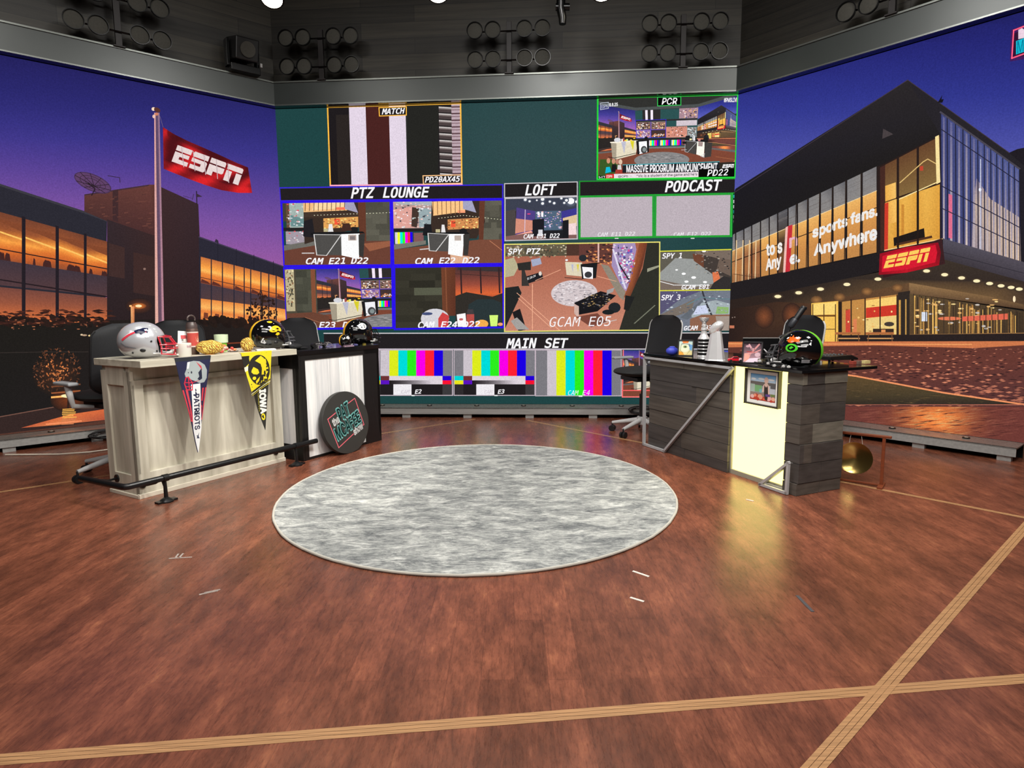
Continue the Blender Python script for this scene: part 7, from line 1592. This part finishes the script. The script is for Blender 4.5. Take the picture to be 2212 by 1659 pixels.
# --- framed cartoon print on the glowing panel
def build_print():
    t = thing('framed_print', 'framed print of a figure in a black vest, hung on the glowing cream panel', 'picture', RB(.034, .32, .505), YR + PI / 2)
    # local x runs along -y of the desk (to the right in view), outward is local +y ... built in desk axes
    t.rotation_euler = (0, 0, YR - PI / 2)
    w, h = .285, .232; fm = mat('print_frame_dark', (58, 54, 44), .4)
    mb = MB()
    for a, b in (((-w / 2, 0), (-w / 2 + .01, h)), ((w / 2 - .01, 0), (w / 2, h)), ((-w / 2, 0), (w / 2, .01)), ((-w / 2, h - .01), (w / 2, h))): mb.b2((a[0], -.03, a[1]), (b[0], .0, b[1]))
    mb.b2((-w / 2 + .004, -.012, .004), (w / 2 - .004, 0, h - .004)); mb.build('frame', fm, t, .001)
    s = Sheet(lambda x, y, l: Vector((-w / 2 + .01 + x * (w - .02), -.0125 - l, h - .01 - y * (h - .02))), 5e-5)
    s.rect(0, 0, 1, 1, (255, 253, 248)); s.rect(.1, .1, .9, .9, (40, 44, 60)); s.rect(.11, .11, .89, .89, (150, 160, 166)); S_ = s
    s.qgrid([(.11, .11), (.89, .11), (.89, .34), (.11, .34)], 3, 3, lambda u, v: mixc((96, 160, 214), (196, 214, 230), v)); s.ell(.2, .26, .08, .03, (232, 236, 240), 12); s.ell(.45, .24, .1, .03, (226, 232, 238), 12); s.ell(.76, .24, .1, .03, (236, 238, 240), 12)
    s.rect(.11, .33, .89, .45, (110, 104, 100)); s.rect(.11, .42, .25, .66, (170, 190, 180)); s.rect(.25, .44, .47, .64, (120, 176, 120)); s.rect(.4, .55, .48, .66, (120, 180, 190)); s.rect(.66, .42, .89, .7, (190, 196, 206)); s.rect(.74, .36, .89, .5, (96, 96, 98)); s.rect(.11, .66, .89, .89, (150, 130, 120)); s.poly([(.11, .78), (.3, .7), (.5, .78), (.7, .74), (.89, .8), (.89, .89), (.11, .89)], (196, 66, 44))
    for x, y, r, c in ((.18, .8, .06, (230, 190, 186)), (.27, .76, .045, (232, 150, 120)), (.43, .79, .08, (228, 160, 130)), (.55, .84, .03, (220, 110, 80)), (.7, .8, .08, (232, 180, 176)), (.84, .8, .06, (232, 176, 150)), (.36, .86, .05, (196, 60, 40)), (.78, .87, .04, (200, 70, 50))): s.ell(x, y, r, r, c, 14)
    s.poly([(.52, .42), (.57, .36), (.65, .36), (.7, .42), (.72, .66), (.67, .68), (.65, .5), (.57, .5), (.55, .62), (.48, .64)], (226, 192, 178)); s.ell(.61, .27, .065, .1, (226, 192, 178), 16)
    s.poly([(.55, .4), (.58, .46), (.64, .46), (.66, .4), (.68, .7), (.66, .88), (.58, .84), (.55, .66)], (50, 42, 38)); s.ell(.61, .48, .008, .01, (180, 160, 150), 8); s.rect(.6, .68, .74, .75, (96, 70, 140)); s.rect(.76, .66, .88, .73, (110, 130, 70))
    s.build('print', PRINT, t)
build_print()

# ================================================================ overhead lamps
LENS = mat('lamp_lens_dull', (66, 65, 59), .8, 0, .12, (60, 60, 60)); RIM = mat('lamp_rim_black', (12, 12, 13), .25, .3)
def blinder(label, k, s, zc, off=.15, lean=0, cols=(-.33, -.155, .155, .33), rows2=(.135, -.135), bottom=3.43, tops=3.92):
    c = wpt(k, s, 0, off); u, n = WALLS[k][1:3]
    t = thing('blinder_array', label, 'stage light', c, math.atan2(u.y, u.x), 'eight-lamp fixtures above the fascia')
    mb = MB(); mb.box((0, .05, (tops + bottom) / 2), (.05, .04, tops - bottom)); mb.box((0, .05, bottom + .005), (.09, .08, .012)); mb.build('upright', mat('lamp_upright', (26, 20, 20), .5), t, .002)
    for r in rows2:
        mb = MB(); mb.tube([(cols[0], .02, zc + r), (cols[-1], .02, zc + r)], .008, 8); mb.build('cross_tube', RIM, t)
        for x in cols:
            z = zc + r; mb = MB(); mb.lathe([(0, .04), (.05, .035), (.076, .0), (.08, -.03), (.074, -.03), (.07, -.006)], (x, 0, z), 36, 'y'); l = mb.build('lamp_can', RIM, t)
            mb = MB(); mb.lathe([(.0725, -.012), (.04, -.018), (0, -.02)], (x, 0, z), 36, 'y'); mb.build('lens', LENS, l)
blinder('eight-lamp fixture above the left part of the central display', 'back', .55, 3.69)
blinder('eight-lamp fixture above the middle of the central display', 'back', 2.45, 3.69)
blinder('eight-lamp fixture above the right part of the central display', 'back', 4.14, 3.69)
blinder('eight-lamp fixture above the flag display, partly cut by the frame top', 'left', -1.39, 3.69)
blinder('eight-lamp fixture above the building display at the frame top', 'right', 1.40, 3.69)
# moving head in the left corner on the fascia
p = Vector((-2.27, 6.0, 0)) ; p = wpt('left', -.36, 3.435, .12)
t = thing('moving_head_light', 'dark boxy moving-head lamp sitting on the fascia in the left corner', 'stage light', p, math.atan2(UL.y, UL.x))
mb = MB(); mb.b2((-.12, -.08, 0), (.16, .1, .07)); mb.build('base_box', RIM, t, .006)
mb = MB(); mb.b2((-.14, -.03, .05), (-.11, .05, .3)); mb.b2((.14, -.03, .05), (.17, .05, .3)); mb.build('yoke', RIM, t, .004)
mb = MB(); mb.box((.01, -.03, .22), (.22, .3, .2), Matrix.Rotation(.25, 3, 'X')); h_ = mb.build('head', mat('movinghead_black', (18, 18, 19), .4), t, .012)
mb = MB(); mb.cyl((.01, -.175, .18), (.01, -.19, .176), .07); mb.build('lens', LENS, h_)
mb = MB(); mb.box((.17, -.06, .1), (.02, .03, .035)); mb.build('warning_label', mat('sticker_white', (180, 180, 178), .6), t)
# bright stage spots at the top
def spot_can(label, loc, tgt, power, col, glow):
    loc = Vector(loc); d = (Vector(tgt) - loc).normalized(); x, y = frame_of(d)
    t = thing('stage_spot', label, 'stage light', loc, 0, 'lit stage spots at the top of the frame')
    mb = MB(); mb.tube([-d * .2, -d * .14, Vector((0, 0, 0)), d * .02], [.05, .08, .1, .1], 24, cap=True); mb.build('lamp_can', RIM, t)
    mb = MB(); mb.tube([d * .021, d * .024], [.085, .085], 24); mb.build('lit_lens', glow, t)
    mb = MB(); mb.tube([Vector((0, 0, .08)), Vector((0, 0, 4.72 - loc.z))], .012, 8); mb.build('hanger', RIM, t)
    L_ = bpy.data.lights.new('stage_spot_beam', 'SPOT'); L_.energy = power; L_.spot_size = 1.9; L_.spot_blend = 1; L_.shadow_soft_size = .08; L_.color = col
    o = bpy.data.objects.new('stage_spot_beam', L_); link(o, t); o.location = d * .04; o.rotation_euler = d.to_track_quat('-Z', 'Y').to_euler()
GLOW = mat('lamp_glow', (255, 246, 214), .5, emit=20)
spot_can('lit stage spot at the top left above the flag display', (-2.0, 5.62, 3.76), (-1.6, 3.6, 0), 8, (1, .95, .75), GLOW)
spot_can('lit stage spot at the top, left of the middle fixture', (-.60, 5.62, 3.79), (-.5, 3.8, 0), 7, (.95, 1, .9), GLOW)
spot_can('lit stage spot at the top, right of the middle fixture', (.79, 5.62, 3.79), (.7, 3.8, 0), 8, (.95, 1, .95), GLOW)
t = thing('hanging_clamp', 'dark clamp hanging from the grid between the two right-hand stage spots', 'clamp', (.47, 5.8, 3.60))
mb = MB(); mb.tube([(0, 0, .0), (0, 0, .05), (-.015, 0, .12), (.0, 0, 1.1)], [.03, .035, .04, .035], 12); mb.build('drop_pole', RIM, t); mb = MB(); mb.cyl((-.06, 0, .14), (.06, 0, .14), .03); mb.build('clamp_jaw', RIM, t)
